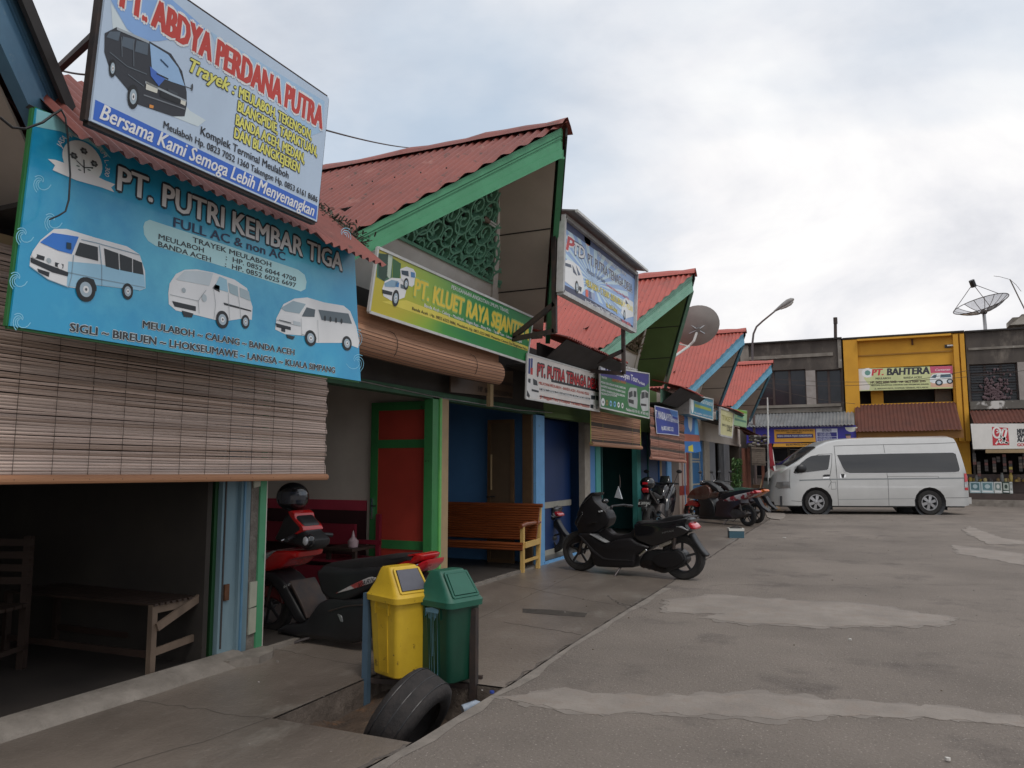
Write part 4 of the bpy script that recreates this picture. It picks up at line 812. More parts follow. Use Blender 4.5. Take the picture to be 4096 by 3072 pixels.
# --- blue box sign, cream sign, pale green sign
P10 = Z(2650, 1500, .22604); s8 = Sheet((-3.35, 16.2, 2.2), (0, 1, 0), (0, 0, 1)); t = thing('shop_sign', 'light blue box sign with pale lettering below the light blue gable', 'sign', (-3.4, 16.2, 2.2))
cr = [s8.px(p) for p in P10((485, 690), (888, 798), (893, 430), (485, 340))]; k = MB(); s8.board(cr, k, mat('faded_blue_print', hexc('2f7fa8'), hexc('3f8fa0'), 1.5, .4), .25); k.build('sign_board', t)
k = MB(); M_sf = mat('sign_edge_grey', (.3, .28, .26), (.22, .2, .19), 8, .7)
for a, b_ in zip(cr, cr[1:]+cr[:1]): k.bar(s8.w(a, .0), s8.w(b_, .0), .025, .03, M_wh, up=s8.n)
a, b_ = s8.w(cr[0], -.006), s8.w(cr[3], -.006); k.add([a-Vector((0, .004, 0)), a+Vector((-.55, -.004, 0)), b_+Vector((-.55, -.004, 0)), b_-Vector((0, .004, 0))], [(0, 1, 2, 3)], M_sf); k.build('sign_frame', t)
k = MB(); s8.disc(k, P10((525, 500))[0], .17, .22, ink('cfd4d0'), 1, 18); s8.line(k, P10((570, 535), (860, 620)), .07, ink('8a9a4a'), 1)
s8.text(k, 'PT. BUANA WISATA TRANSPORT', P10((560, 460))[0], P10((885, 560))[0], -17, ink('c3d6e0'), bold=.03); s8.text(k, 'MEULABOH - BANDA ACEH', P10((560, 680))[0], P10((870, 755))[0], -7, ink('d8e0e4'), bold=.03); k.build('lettering', t)
s9 = Sheet((-3.3, 22, 2.0), (0, 1, 0), (0, 0, 1)); t = thing('notice_board', 'cream framed notice sign hanging beneath the last red roof', 'sign', (-3.35, 22, 2.0))
cr = [s9.px(p) for p in P10((1010, 1065), (1225, 1110), (1258, 660), (1015, 580))]; k = MB(); s9.board(cr, k, ink('b8b488', .5), .02); k.build('sign_board', t); k = MB()
for a, b_ in zip(cr, cr[1:]+cr[:1]): k.bar(s9.w(a, 0), s9.w(b_, 0), .05, .04, mat('white_sign_frame', (0, 0, 0)), up=s9.n)
k.build('sign_frame', t); k = MB(); s9.text(k, 'TIKET', P10((1055, 790))[0], P10((1235, 840))[0], -20, ink('8a8440'), bold=.03); s9.text(k, '0852-7000 10', P10((1055, 895))[0], P10((1232, 940))[0], -9, ink('4b4a3a'), bold=.04); s9.text(k, 'LOKET', P10((1140, 990))[0], P10((1228, 1010))[0], .14, ink('4b4a3a'), bold=.04); k.build('lettering', t)
s10 = Sheet((-3.3, 25, 2.0), (0, 1, 0), (0, 0, 1)); t = thing('shop_sign', 'pale green sign behind the cream notice sign', 'sign', (-3.35, 25, 2.0))
cr = [s10.px(p) for p in P10((1250, 880), (1490, 930), (1500, 630), (1265, 600))]; k = MB(); s10.board(cr, k, ink('8fae86', .5), .1); k.build('sign_board', t); k = MB(); s10.art(k, P10((1310, 600), (1495, 650), (1490, 690), (1305, 640)), ink('6f9a3a'), 1); s10.art(k, P10((1330, 650), (1430, 680), (1425, 770), (1325, 740)), ink('4a8f80'), 2); s10.line(k, P10((1280, 780), (1480, 830)), .06, ink('4f7a6a'), 1); k.build('printed_picture', t)
# ------------------------------------------------------------------ bamboo blinds
M_bam = mat('grey_pink_bamboo', (.62, .48, .41), (.48, .36, .30), 7, .75, stretch=(1, .12, 5), c3=(.3, .24, .215), s3=2.2, t3=(.5, .72))
M_bam2 = mat('brown_bamboo', (.42, .22, .13), (.31, .155, .09), 7, .7, stretch=(1, .12, 5), c3=(.2, .1, .055), s3=3, t3=(.6, .75))
M_bam3 = mat('reddish_bamboo', (.3, .125, .085), (.42, .22, .16), 9, .75, stretch=(1, .1, 6), c3=(.2, .08, .06), s3=3, t3=(.6, .75))
def _var(m, a, b_):
    o = [m, m, m]
    for i, (k_, c_) in enumerate(((.74 if m.name[0] == 'g' else .86, a), (1.2, b_))):
        p = m.node_tree.nodes; n2 = m.copy(); n2.name = m.name+('_dark' if i == 0 else '_pale')
        for nd in n2.node_tree.nodes:
            if nd.bl_idname == 'ShaderNodeMix':
                for q in (6, 7): v = nd.inputs[q].default_value; nd.inputs[q].default_value = (v[0]*k_*c_[0], v[1]*k_*c_[1], v[2]*k_*c_[2], 1)
        o.append(n2)
    return o
VAR = {m.name: _var(m, (1, .95, .9), (1, 1, 1)) for m in (M_bam, M_bam2, M_bam3)}
M_slit = mat('slat_gap', (.07, .05, .04), None, 4, .9)
def blind(name, label, X, y0, y1, z0, z1, m, pitch=.017, roll=.03, cords=(), sagf=None, edge=None, grp='roll-up bamboo blinds', skew=0, rm=None):
    rm = rm or m
    t = thing(name, label, 'blind', (X, y0, z0), group=grp); k = MB(); n = int((z1-z0)/pitch); seg = 10; rr_ = random.Random(int(y0*100))
    gap = MB(); sag = lambda y: (sagf(y) if sagf else 0)
    for i in range(n):
        z = z1-(i+1)*pitch; jx = rr_.uniform(-.004, .004)+.008*math.sin(i*.7); rows = []
        big = 1 if rr_.random() > .06 else .85
        ph = rr_.uniform(0, 6); e0 = rr_.uniform(-.006, .006); e1 = rr_.uniform(-.006, .006)
        for j in range(seg+1):
            y = y0+e0+(y1-y0+e1-e0)*j/seg; f = (i+1)/n; zz_ = z+sag(y)*f+.003*math.sin(y*3+ph)+skew*(y-y0)/(y1-y0)*f
            rows.append([Vector((X+jx, y, zz_)), Vector((X+jx+.004, y, zz_+pitch*.45*big)), Vector((X+jx, y, zz_+pitch*.93*big))])
        k.rings(rows, rr_.choice(VAR[m.name]), cap=False, closed=False)
    k.build('slats', t)
    k = MB(); k.box((X-.004, y0+.005, z0+.0), (X-.003, y1-.005, z1), M_slit)
    if not sagf: k.build('backing', t)
    k = MB(); rows = []; rad = roll
    pts = [(X+.0, y0-.01, z0+sag(y0)), (X, (y0+y1)/2, z0+sag((y0+y1)/2)+skew/2), (X, y1+.01, z0+sag(y1)+skew)]
    pp = [(X+rad*.3, y0+(y1-y0+.02)*j/10-.01, z0+sag(y0+(y1-y0)*j/10)+skew*j/10) for j in range(11)]
    k.tube(pp, rad, rm, 14)
    for q in range(3): k.tube([(x+rad*.92*math.cos(q*1.1-.9), y, z+rad*.92*math.sin(q*1.1-.9)) for x, y, z in pp], rad*.12, rm, 5)
    k.build('rolled_end', t)
    k = MB()
    for c_ in cords:
        y = y0+(y1-y0)*c_; k.tube([(X+.012, y, z1), (X+.012, y+.006, (z0+z1)/2), (X+.012, y, z0+sag(y)+rad), (X+rad*1.35, y, z0+sag(y)), (X+.01, y, z0+sag(y)-rad*1.05)], .0014, edge or M_slit, 5)
    if cords: k.build('cord', t)
    if edge:
        k = MB()
        for y in (y0-.008, y1+.008):
            k.tube([(X+.004, y, z1-(z1-z0)*q/12+sag(y)*q/12) for q in range(13)]+[(X+rad, y, z0+sag(y))], .008, edge, 6)
        k.build('edging', t)
    return t
zb = 1.34
blind('bamboo_blind', 'wide weathered grey-pink bamboo blind hanging under the large turquoise sign', -3.85, 1.2, 4.93, 1.29, 2.45, M_bam, cords=[.12+.055*i for i in range(15)]+[.995], sagf=lambda y: -.03*(y-1.2)/3.7, roll=.024, edge=None, rm=mat('orange_bamboo', (.5, .25, .13), (.38, .18, .1), 7, .7, stretch=(1, .12, 5)))
k = MB(); k.box((-3.9, 1.2, 2.45), (-3.86, 4.95, 2.5), M_tan); o = k.build('blind_rail', bays[0])
# rolled blind under the yellow-green sign
t = thing('bamboo_blind', 'brown bamboo blind rolled up tight beneath the yellow-green sign', 'blind', (-3.62, 4.8, 2.3), group='roll-up bamboo blinds')
k = MB(); a0 = PX((1420, 1370), -3.62); a1 = PX((1995, 1475), -3.62); rad = .105; rows = []; n = 46
for i in range(13):
    f = i/12; c_ = Vector((-3.62, 4.75+(7.6-4.75)*f, 2.36-.02*math.sin(f*3))); rows.append([c_+Vector((rad*(1+.035*math.sin(j*7.3)+.02*(j%2))*.8*math.cos(2*math.pi*j/n), 0, rad*(1.15+.03*math.sin(j*5.1)+.02*(j%2))*math.sin(2*math.pi*j/n))) for j in range(n)])
k.rings(rows, M_bam2)
for q in range(11):
    a = -2.2+q*.27; k.tube([(-3.62+rad*.865*math.cos(a), 4.76+(7.59-4.76)*f/6, 2.36-.02*math.sin(f/2)+rad*1.2*math.sin(a)) for f in range(7)], .0022, M_slit, 4)
k.build('rolled_end', t)
k = MB(); k.box((-3.63, 4.75, 2.36), (-3.615, 7.6, 2.62), M_bam2)
for i in range(14): k.bar((-3.612, 4.75, 2.45+i*.013), (-3.612, 7.6, 2.45+i*.013), .005, .009, M_bam2)
k.build('slats', t)
k = MB()
for f in (.24, .76): y = 4.75+2.85*f; k.tube([(-3.62+.1*math.cos(a), y, 2.36+.125*math.sin(a)) for a in [i*.5-1.6 for i in range(9)]], .003, M_slit, 5)
k.build('cord', t)
y0, y1 = PX((2362, 1700), -3.75).y, PX((2560, 1700), -3.75).y
blind('bamboo_blind', 'orange-brown bamboo blind with yellow edging below the green and purple sign', -3.75, y0, y1, PX((2362, 1775), -3.75).z, 2.2, M_bam2, pitch=.03, roll=.035, cords=(.2, .8), edge=mat('yellow_edging', (.5, .5, .12), (.4, .42, .1), 9, .7))
y0, y1 = PX((2600, 1700), -3.6).y, PX((2737, 1700), -3.6).y
blind('bamboo_blind', 'reddish reed blind carrying a blue cloth notice', -3.6, y0, y1, PX((2600, 1832), -3.6).z, 2.45, M_bam3, pitch=.022, roll=.03, cords=(.2, .8), skew=-.06)
s11 = Sheet((-3.57, y0, 1.5), (0, 1, 0), (0, 0, 1)); k = MB()
t = thing('cloth_banner', 'blue cloth notice with white capitals pinned on the reddish reed blind', 'banner', (-3.57, y0, 1.8))
pts = P9((1432, 612), (1560, 640), (1690, 672), (1700, 790), (1705, 952), (1580, 935), (1455, 925), (1440, 760)); s11.art(k, pts, ink('b9bcc8'), 1)
s11.art(k, P9((1440, 622), (1560, 650), (1684, 680), (1692, 790), (1698, 942), (1580, 926), (1462, 918), (1447, 760)), ink('2c3f8c'), 2)
for i in range(5): s11.line(k, P9((1600+i*5, 665+i*13), (1688, 690+i*13)), .03, ink('5a86c4'), 3)
k.build('cloth', t); k = MB(); s11.text(k, 'PT. MANDALA PUTRA', P9((1440, 745))[0], P9((1632, 800))[0], -32, ink('d0d2da'), bold=.02); s11.text(k, 'PERKASA', P9((1634, 797))[0], P9((1695, 812))[0], -15, ink('d0d2da'), bold=.02); s11.text(k, 'Hp.0852 6082 2122', P9((1508, 882))[0], P9((1640, 898))[0], -17, ink('d0d2da'), bold=.03); k.build('lettering', t)
# painted blind: blue / rust / blue with a white drop
y0, y1 = PX((2737, 1750), -3.62).y, PX((2790, 1750), -3.62).y
s12 = Sheet((-3.62, y0, 1), (0, 1, 0), (0, 0, 1)); t = thing('painted_banner', 'small blue and rust cloth hanging between the reed blind and the blue door', 'banner', (-3.62, y0, 1.3))
k = MB(); a = P10((375, 690), (600, 760), (650, 1060), (660, 1180), (690, 1350), (600, 1375), (390, 1370)); s12.board([s12.px(p) for p in a], k, ink('2a6cae'), .01)
s12.art(k, P10((380, 1040), (648, 1065), (660, 1180), (385, 1170)), ink('a05a48'), 1); s12.art(k, P10((440, 700), (530, 720), (520, 960), (500, 1015), (460, 920)), ink('c4c2bc'), 1); s12.art(k, P10((455, 1265), (535, 1230), (545, 1360), (460, 1350)), ink('c4b83c'), 2); s12.art(k, P10((570, 780), (620, 800), (640, 1060), (570, 1050)), ink('4fa0d0'), 1)
k.build('cloth', t)
# ------------------------------------------------------------------ two-storey block across the end
FYY = 31.3
def pr(x0, y0, x1, y1, Y=FYY):
    a = PY(((x0), (y0+y1)/2), Y); b = PY((x1, (y0+y1)/2), Y); c_ = PY(((x0+x1)/2, y0), Y); d = PY(((x0+x1)/2, y1), Y); return a.x, d.z, b.x, c_.z
M_grim = mat('weathered_grey_render', (.10, .085, .073), (.05, .042, .038), 1.2, .95, bump=.3, stretch=(1, 1, .5), c3=(.21, .18, .15), s3=1.6, t3=(.52, .72))
M_grim2 = mat('pale_stained_render', (.25, .23, .2), (.14, .12, .1), 2, .95, c3=(.5, .48, .45), s3=1.4, t3=(.6, .68))
M_yel = mat('ochre_yellow_paint', (.66, .33, .025), (.56, .27, .02), 1.4, .7, bump=.15)
M_win = mat('dark_window', (.015, .015, .018), (.025, .022, .028), 3, .2)
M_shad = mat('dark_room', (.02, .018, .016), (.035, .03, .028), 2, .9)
def facade(t, x0, x1, zt, ops, m, Y=FYY, th=.25, back=6.0, nm='wall'):
    k = MB(); xs = sorted({x0, x1} | {o[0] for o in ops} | {o[2] for o in ops}); zs = sorted({0, zt} | {o[1] for o in ops} | {o[3] for o in ops})
    for a, b_ in zip(xs, xs[1:]):
        for c_, d in zip(zs, zs[1:]):
            mx_, mz = (a+b_)/2, (c_+d)/2
            if any(o[0] < mx_ < o[2] and o[1] < mz < o[3] for o in ops): continue
            k.add([(a, Y, c_), (b_, Y, c_), (b_, Y, d), (a, Y, d)], [(0, 1, 2, 3)], m)
    for o in ops:
        a, c_, b_, d = o
        k.add([(a, Y, c_), (b_, Y, c_), (b_, Y, d), (a, Y, d), (a, Y+th, c_), (b_, Y+th, c_), (b_, Y+th, d), (a, Y+th, d)], [(0, 1, 5, 4), (1, 2, 6, 5), (2, 3, 7, 6), (3, 0, 4, 7)], m)
    k.build(nm, t)
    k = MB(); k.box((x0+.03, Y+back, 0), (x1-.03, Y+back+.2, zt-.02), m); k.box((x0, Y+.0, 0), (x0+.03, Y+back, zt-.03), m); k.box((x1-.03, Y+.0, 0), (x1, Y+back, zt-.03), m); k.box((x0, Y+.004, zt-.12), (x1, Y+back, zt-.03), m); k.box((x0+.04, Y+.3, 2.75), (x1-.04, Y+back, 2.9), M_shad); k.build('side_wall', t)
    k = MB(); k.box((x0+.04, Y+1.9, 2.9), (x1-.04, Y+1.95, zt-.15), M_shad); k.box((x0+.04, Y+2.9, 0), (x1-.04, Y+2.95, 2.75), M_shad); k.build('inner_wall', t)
def trim(t, nm, boxes, m, Y=FYY, out_=.06, grow=0):
    for (a, c_, b_, d) in boxes: k = MB(); k.box((a, Y-out_, c_), (b_, Y-.002, d), m); o = k.build(nm, t)
    return o
# grey left part
G = thing('shophouse', 'weathered dark grey two-storey block behind the nose of the minibus', 'shop building', (-2.5, FYY, 0)); Yw = thing('shophouse', 'bright ochre yellow two-storey shop with a rusty brown awning', 'shop building', (1.5, FYY, 0)); Gr = thing('shophouse', 'stained grey two-storey shop at the right edge above the cigarette banner', 'shop building', (5.5, FYY, 0))
xa, _, xb, zt = pr(2880, 1362, 3382, 1900); zt = 6.13
w1 = pr(3030, 1480, 3224, 1621); w2 = pr(3264, 1478, 3367, 1614); w3 = pr(2915, 1480, 2985, 1621)
d1 = pr(3020, 1790, 3155, 1905); d2 = pr(3160, 1790, 3330, 2005)
facade(G, -6.2, xb, zt, [w1, w2, w3, d1, d2], M_grim)
k = MB(); k.box((-6.2, FYY-.14, 6.1), (xb-.02, FYY-.003, 6.16), M_shad)
o = k.build('coping', G)
z1 = PY((3200, 1417), FYY).z; z2 = PY((3200, 1428), FYY).z
trim(G, 'cornice', [(-4.0, z2-.02, xb-.35, z1)], M_grim2, out_=.05)
pil = pr(2962, 1372, 2995, 1465); pil2 = pr(3352, 1372, 3366, 1465); trim(G, 'pilaster', [(pil[0], 5.0, pil[2], 6.08), (pil2[0], 5.0, pil2[2], 6.08)], M_grim2, out_=.08)
wl = pr(3225, 1482, 3263, 1618); trim(G, 'pier', [(wl[0], wl[1], wl[2], wl[3])], mat('grey_white_pier', (.33, .3, .28), (.25, .22, .2), 3, .9), out_=.02)
trim(G, 'balcony_ledge', [(-4.1, pr(3000, 1621, 3300, 1632)[1], xb-.15, pr(3000, 1621, 3300, 1632)[3])], M_grim2, out_=.18)
trim(G, 'spandrel', [(-4.1, pr(3000, 1634, 3300, 1652)[1], xb-.12, pr(3000, 1634, 3300, 1652)[3])], M_grim2, out_=.1)
def window(t, wr, nx, nz=1, m=M_win, fm=M_grim, Y=FYY):
    k = MB(); k.box((wr[0], Y+.2, wr[1]), (wr[2], Y+.22, wr[3]), m); o = k.build('window', t)
    k = MB()
    for i in range(nx+1): x = wr[0]+(wr[2]-wr[0])*i/nx; k.box((x-.04, Y+.14, wr[1]), (x+.04, Y+.198, wr[3]), fm)
    for i in range(nz+1): z = wr[1]+(wr[3]-wr[1])*i/nz; k.box((wr[0], Y+.15, z-.03), (wr[2], Y+.196, z+.03), fm)
    f = k.build('window_frame', t); f.parent = o; return o
M_dkf = mat('dark_window_frame', (.07, .045, .04), (.05, .035, .03), 5, .7)
window(G, w1, 3, 1, fm=M_dkf); window(G, w2, 2, 1, fm=M_dkf); window(G, w3, 1, 1, fm=M_dkf); window(G, d1, 2, 2, fm=mat('pale_window_bar', (.25, .22, .2), (.2, .17, .15), 5, .7))
k = MB(); k.box((d2[0], FYY+.3, 0), (d2[2], FYY+.32, d2[3]), M_win)
k.box((d2[0], FYY+.24, .9), (d2[0]+.9, FYY+.29, d2[3]), M_win)
for z in (1.1, 1.5, 1.95): k.box((d2[0], FYY+.2, z), (d2[0]+1.3, FYY+.23, z+.03), M_alu)
k.box((d2[0]+1.3, FYY+.2, .8), (d2[0]+1.34, FYY+.23, d2[3]), M_alu); k.build('shopfront', G)
k = MB(); k.box((-3.9, FYY-.03, 0), (xb-.1, FYY-.001, .85), mat('pink_grey_dado', (.26, .21, .185), (.2, .16, .14), 3, .9)); k.build('dado', G)
def awning(t, x0, x1, zt_, zb_, Yo, m, pitch=.12, amp=.02, Yi=FYY):
    k = MB(); V = Vector((0, Yo-Yi, zb_-zt_)); LV = V.length
    corr(k, m, (x0, Yi-.01, zt_), (1, 0, 0), V, x1-x0, 0, LV, pitch=pitch, amp=amp, jag=.03); return k.build('awning', t, smooth=50)
a = PY((3009, 1654), 31.3); b_ = PY((3400, 1697), 29.8)
awning(G, a.x, b_.x+.15, PY((3200, 1650), FYY).z, PY((3200, 1703), 29.7).z, 29.7, M_zinc)
# purple banner with orange and white panels
P11 = Z(3000, 1600, .22604); s13 = Sheet((-3.5, 29.9, 2), (1, 0, 0), (0, 0, 1)); t = thing('cloth_banner', 'long purple banner with an orange panel strung under the grey zinc awning', 'banner', (-3.5, 29.9, 2))
k = MB(); s13.board([s13.px(p) for p in P11((-60, 455), (1870, 445), (1885, 700), (400, 770), (-60, 780))], k, ink('3a3590'), .01); k.build('cloth', t); k = MB()
s13.art(k, P11((425, 525), (1150, 510), (1165, 740), (435, 748)), ink('d79a3a'), 1); s13.art(k, P11((470, 605), (1110, 598), (1125, 665), (475, 680)), ink('2f2c66'), 2); s13.art(k, P11((1168, 508), (1545, 505), (1555, 735), (1180, 742)), ink('c3c6da'), 1)
for y in (575, 655, 695): s13.art(k, P11((1190, y), (1535, y-3), (1537, y+(70 if y == 575 else 30)), (1192, y+(72 if y == 575 else 32))), ink('34337c'), 2)
s13.art(k, P11((420, 770), (1400, 760), (1400, 822), (405, 830)), ink('d79a3a'), 1)
s13.disc(k, P11((1790, 480))[0], .2, .17, ink('d8d4c8'), 1, 18, a0=180, a1=360); s13.disc(k, P11((1740, 650))[0], .08, .09, ink('b08a7a'), 2, 12); s13.art(k, P11((1680, 605), (1785, 595), (1795, 630), (1690, 635)), ink('3a3a44'), 3); s13.art(k, P11((1690, 720), (1710, 690), (1775, 685), (1790, 715)), ink('d8d6d2'), 2)
s13.disc(k, P11((255, 635))[0], .07, .06, ink('a87c70'), 2, 12); s13.art(k, P11((225, 605), (290, 600), (290, 622), (228, 625)), ink('3a3a44'), 3)
k.build('printed_picture', t); k = MB()
s13.text(k, 'MASA BERLAKU 12 MARET S/D 30 JUNI 2022', P11((455, 558))[0], P11((1120, 550))[0], .06, K('5a3a12'), bold=.03); s13.text(k, 'BEBAS DENDA PAJAK KENDARAAN', P11((490, 655))[0], P11((1095, 645))[0], .07, ink('c3c6da'), bold=.03); s13.text(k, 'INFO LEBIH LANJUT', P11((650, 590))[0], P11((920, 585))[0], .05, K('5a3a12'), bold=.03)
s13.text(k, 'BADAN PENGELOLAAN KEUANGAN ACEH', P11((640, 808))[0], P11((1330, 800))[0], .07, K('3a2a2a'), bold=.03); s13.text(k, 'BEBAS PAJAK DAN BEA BALIK NAMA SERTA BEBAS DENDA', P11((40, 492))[0], P11((1650, 470))[0], .09, ink('b9b8d0'), bold=.03)
for i, tt in enumerate(('PERSYARATAN', 'PENGAMBILAN')): s13.text(k, tt, P11((1275, 535+i*26))[0], P11((1440, 532+i*26))[0], .05, K('2f2c66'), bold=.03)
for i, y in enumerate((597, 622, 646, 682, 720)): s13.text(k, '1. KTP ASLI DAN STNK'[0:14+i], P11((1205, y))[0], P11((1420+i*8, y-3))[0], .04, ink('c3c6da'), bold=.04, lay=4)
k.build('lettering', t)
# yellow part
x0, x1 = xb+.004, PY((3855, 1335), FYY).x
op = pr(3412, 1466, 3813, 1612); dd = pr(3440, 1757, 3800, 2000)
facade(Yw, x0, x1, 6.06, [op, dd], M_yel)
trim(Yw, 'pilaster', [(x0+.01, 2.2, x0+.5, 6.03), (x1-.36, 2.2, x1-.2, 6.0), (x1-.15, 2.2, x1-.01, 6.0)], M_yel, out_=.14)
zb_ = PY((3600, 1418), FYY).z; trim(Yw, 'string_course', [(x0+.52, zb_, x1-.4, zb_+.05)], mat('ochre_shadow_line', (.4, .2, .03), (.35, .17, .03), 3, .8), out_=.04)  # string course in a darker ochre than the wall
k = MB(); k.box((x0+.5, FYY-.3, 5.95), (x1-.42, FYY-.002, 6.02), M_yel); k.box((x0, FYY-.16, 6.062), (x1, FYY+.3, 6.12), M_shad); k.build('coping', Yw)
k = MB(); k.box((x0+2.3, FYY-.06, 5.72), (x0+2.36, FYY-.003, 5.93), M_hinge); k.box((x1-.62, FYY-.05, PY((3780, 1385), FYY).z-.06), (x1-.42, FYY-.003, PY((3780, 1385), FYY).z+.05), M_blk); k.tube([(x1-.55, FYY-.1, PY((3780, 1385), FYY).z), (x1-.3, FYY-.1, PY((3780, 1385), FYY).z)], .03, M_wh); k.build('bracket', Yw)
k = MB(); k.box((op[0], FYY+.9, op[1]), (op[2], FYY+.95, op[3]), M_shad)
q = pr(3485, 1560, 3535, 1612); k.box((q[0], FYY+.5, q[1]), (q[2], FYY+.88, op[3]), M_yel); q = pr(3745, 1550, 3812, 1612); k.box((q[0], FYY+.5, q[1]), (q[2], FYY+.88, op[3]), M_brn); k.build('loggia', Yw)
awning(Yw, PY((3419, 1620), FYY).x, PY((3846, 1700), 29.9).x, PY((3640, 1614), FYY).z, PY((3640, 1722), 29.7).z, 29.7, M_rust, pitch=.12)
k = MB(); zz_ = PY((3640, 1722), 29.75).z; k.box((PY((3430, 1740), 29.8).x, 29.8, PY((3640, 1754), 29.8).z), (PY((3855, 1740), 29.8).x, 29.84, zz_), mat('brown_ochre_board', (.25, .12, .03), (.2, .09, .025), 2, .8)); k.build('awning_fascia', Yw)
s14 = Sheet((op[0], FYY-.06, 4), (1, 0, 0), (0, 0, 1)); t = thing('shop_sign', 'pale yellow printed banner with a white minibus on the yellow building', 'banner', (op[0], FYY-.06, 4)); P12 = Z(3296, 1100, .36166)
k = MB(); s14.board([s14.px(p) for p in P12((325, 1285), (1425, 1252), (1425, 1003), (315, 1040))], k, ink('b9bd8a', .4), .02); k.build('cloth', t); k = MB()
s14.art(k, P12((1170, 1012), (1422, 1004), (1425, 1110), (1300, 1080), (1180, 1085)), ink('b8506a'), 1); s14.art(k, P12((320, 1042), (440, 1038), (445, 1150), (510, 1230), (500, 1270), (325, 1280)), ink('c9c3bb'), 1); s14.art(k, P12((1180, 1090), (1425, 1090), (1425, 1240), (1180, 1240)), ink('c7a088'), 1)
van_art(s14, k, P12, [(1172, 1135), (1200, 1100), (1250, 1085), (1390, 1082), (1415, 1100), (1415, 1195), (1280, 1205), (1200, 1195), (1170, 1180)], [([(1180, 1135), (1215, 1105), (1250, 1100), (1235, 1140)], '4a5f6c'), ([(1290, 1100), (1400, 1095), (1410, 1130), (1285, 1135)], '4a5f6c')], [((1272, 1190), .12, .11), ((1392, 1175), .1, .09)], shade='cfd8da')
s14.disc(k, P12((482, 1082))[0], .2, .18, ink('d8dcd2'), 2, 14); s14.disc(k, P12((482, 1082))[0], .1, .1, ink('5f8a80'), 3, 8); k.build('printed_picture', t); k = MB()
s14.text(k, 'PT.', P12((530, 1112))[0], P12((655, 1106))[0], -26, ink('b8343a'), bold=.05, shear=.2); s14.text(k, 'BAHTERA', P12((700, 1108))[0], P12((1165, 1092))[0], -28, K('2e2e34'), bold=.05, shear=.1)
s14.text(k, 'Carteran', P12((1230, 1062))[0], P12((1395, 1055))[0], -9, ink('d8c0c4'), bold=.03, shear=.3)
s14.text(k, 'MEULABOH', P12((572, 1156))[0], P12((738, 1150))[0], -8, K('4a4a3a'), bold=.03); s14.text(k, 'BANDA ACEH', P12((882, 1147))[0], P12((1078, 1140))[0], -8, K('4a4a3a'), bold=.03)
s14.text(k, 'HP. 0852 6000 5045', P12((515, 1200))[0], P12((800, 1192))[0], -9, K('4a3a2a'), bold=.04); s14.text(k, 'HP. 0823 6000 2045', P12((838, 1194))[0], P12((1125, 1184))[0], -9, K('4a3a2a'), bold=.04)
s14.text(k, 'MELAYANI PENUMPANG CARTERAN DAN PENGIRIMAN BARANG', P12((520, 1228))[0], P12((1160, 1212))[0], -5, K('3a3a2a'), bold=.05); s14.text(k, 'JL. SINGGAH MATA I KOMPLEK TERMINAL MEULABOH', P12((560, 1265))[0], P12((1150, 1250))[0], -6, K('4a4a3a'), bold=.03); k.build('lettering', t)
# right grey part
r1 = pr(3856, 1454, 4074, 1603); x0, x2 = x1+.004, 9.8; r2 = pr(3870, 1800, 4260, 2005)
r1 = (x0+.1, r1[1], r1[2], r1[3]); r2 = (x0+.1, .35, 7.2, r2[3]); r1b = (r1[2]+.5, r1[1], r1[2]+2.8, r1[3])
facade(Gr, x0, x2, 6.05, [r1, r1b, r2], M_grim)
k = MB(); k.box((x0+.02, FYY-.1, 6.052), (x2, FYY+.3, 6.11), M_shad); k.build('coping', Gr)
zc_ = PY((3950, 1392), FYY).z; trim(Gr, 'cornice', [(x0+.1, zc_-.05, x2, zc_+.03)], M_grim2, out_=.05)
trim(Gr, 'pier', [(r1[2], r1[1], r1[2]+.5, r1[3])], mat('grey_white_pier', (0, 0, 0)), out_=.02)
q = pr(3860, 1604, 4096, 1636); trim(Gr, 'balcony_ledge', [(x0+.05, q[1], x2, q[3])], mat('peeling_white_band', (.10, .09, .08), (.16, .15, .13), 1.6, .95, c3=(.55, .53, .5), s3=1.2, t3=(.55, .6)), out_=.08)
window(Gr, r1, 3, 4, fm=M_dkf)
# louvres
k = MB()
for i in range(14): z = r1[1]+(r1[3]-r1[1])*i/14; k.box((r1[0]+.05, FYY+.1, z), (r1[2]-.05, FYY+.135, z+.02), mat('louvre_slat', (.05, .05, .055), (.03, .03, .035), 6, .5))
k.build('louvre', Gr)
o = MB(); rr_ = random.Random(3)
for i in range(150): x = r1[0]+.75+rr_.gauss(0, .22); z = r1[1]+abs(rr_.gauss(0, .42)); o.ell((x, FYY+.05, z+.03), (.045*rr_.random()+.015, .03, .05), mat('dry_bouquet', (.07, .04, .045), (.16, .11, .12), 9, .9), 5, 4)
tag(o.build('dry_plant'), 'dried reddish plant standing in the louvred upper window at the right', 'plant')
awning(Gr, x1+.02, x2, PY((3950, 1640), FYY).z, PY((3950, 1694), 30.3).z, 30.3, M_rust, pitch=.12)
s15 = Sheet((3.4, 30.1, 2.2), (1, 0, 0), (0, 0, 1)); t = thing('cloth_banner', 'white cigarette banner with a red square emblem over the kiosk', 'banner', (3.4, 30.1, 2.2)); P13 = Z(3796, 1600, .27125)
k = MB(); s15.board([s15.px(p) for p in P13((355, 725), (1700, 710), (1700, 345), (318, 350))], k, ink('c9c6c1', .6), .012); k.build('cloth', t); k = MB()
s15.art(k, P13((632, 395), (870, 412), (892, 665), (645, 672)), ink('b03038'), 1)
Wt = ink('d8d4cf'); s15.disc(k, P13((705, 480))[0], .13, .2, Wt, 2, 20); s15.disc(k, P13((705, 480))[0], .075, .14, ink('b03038'), 3, 20)
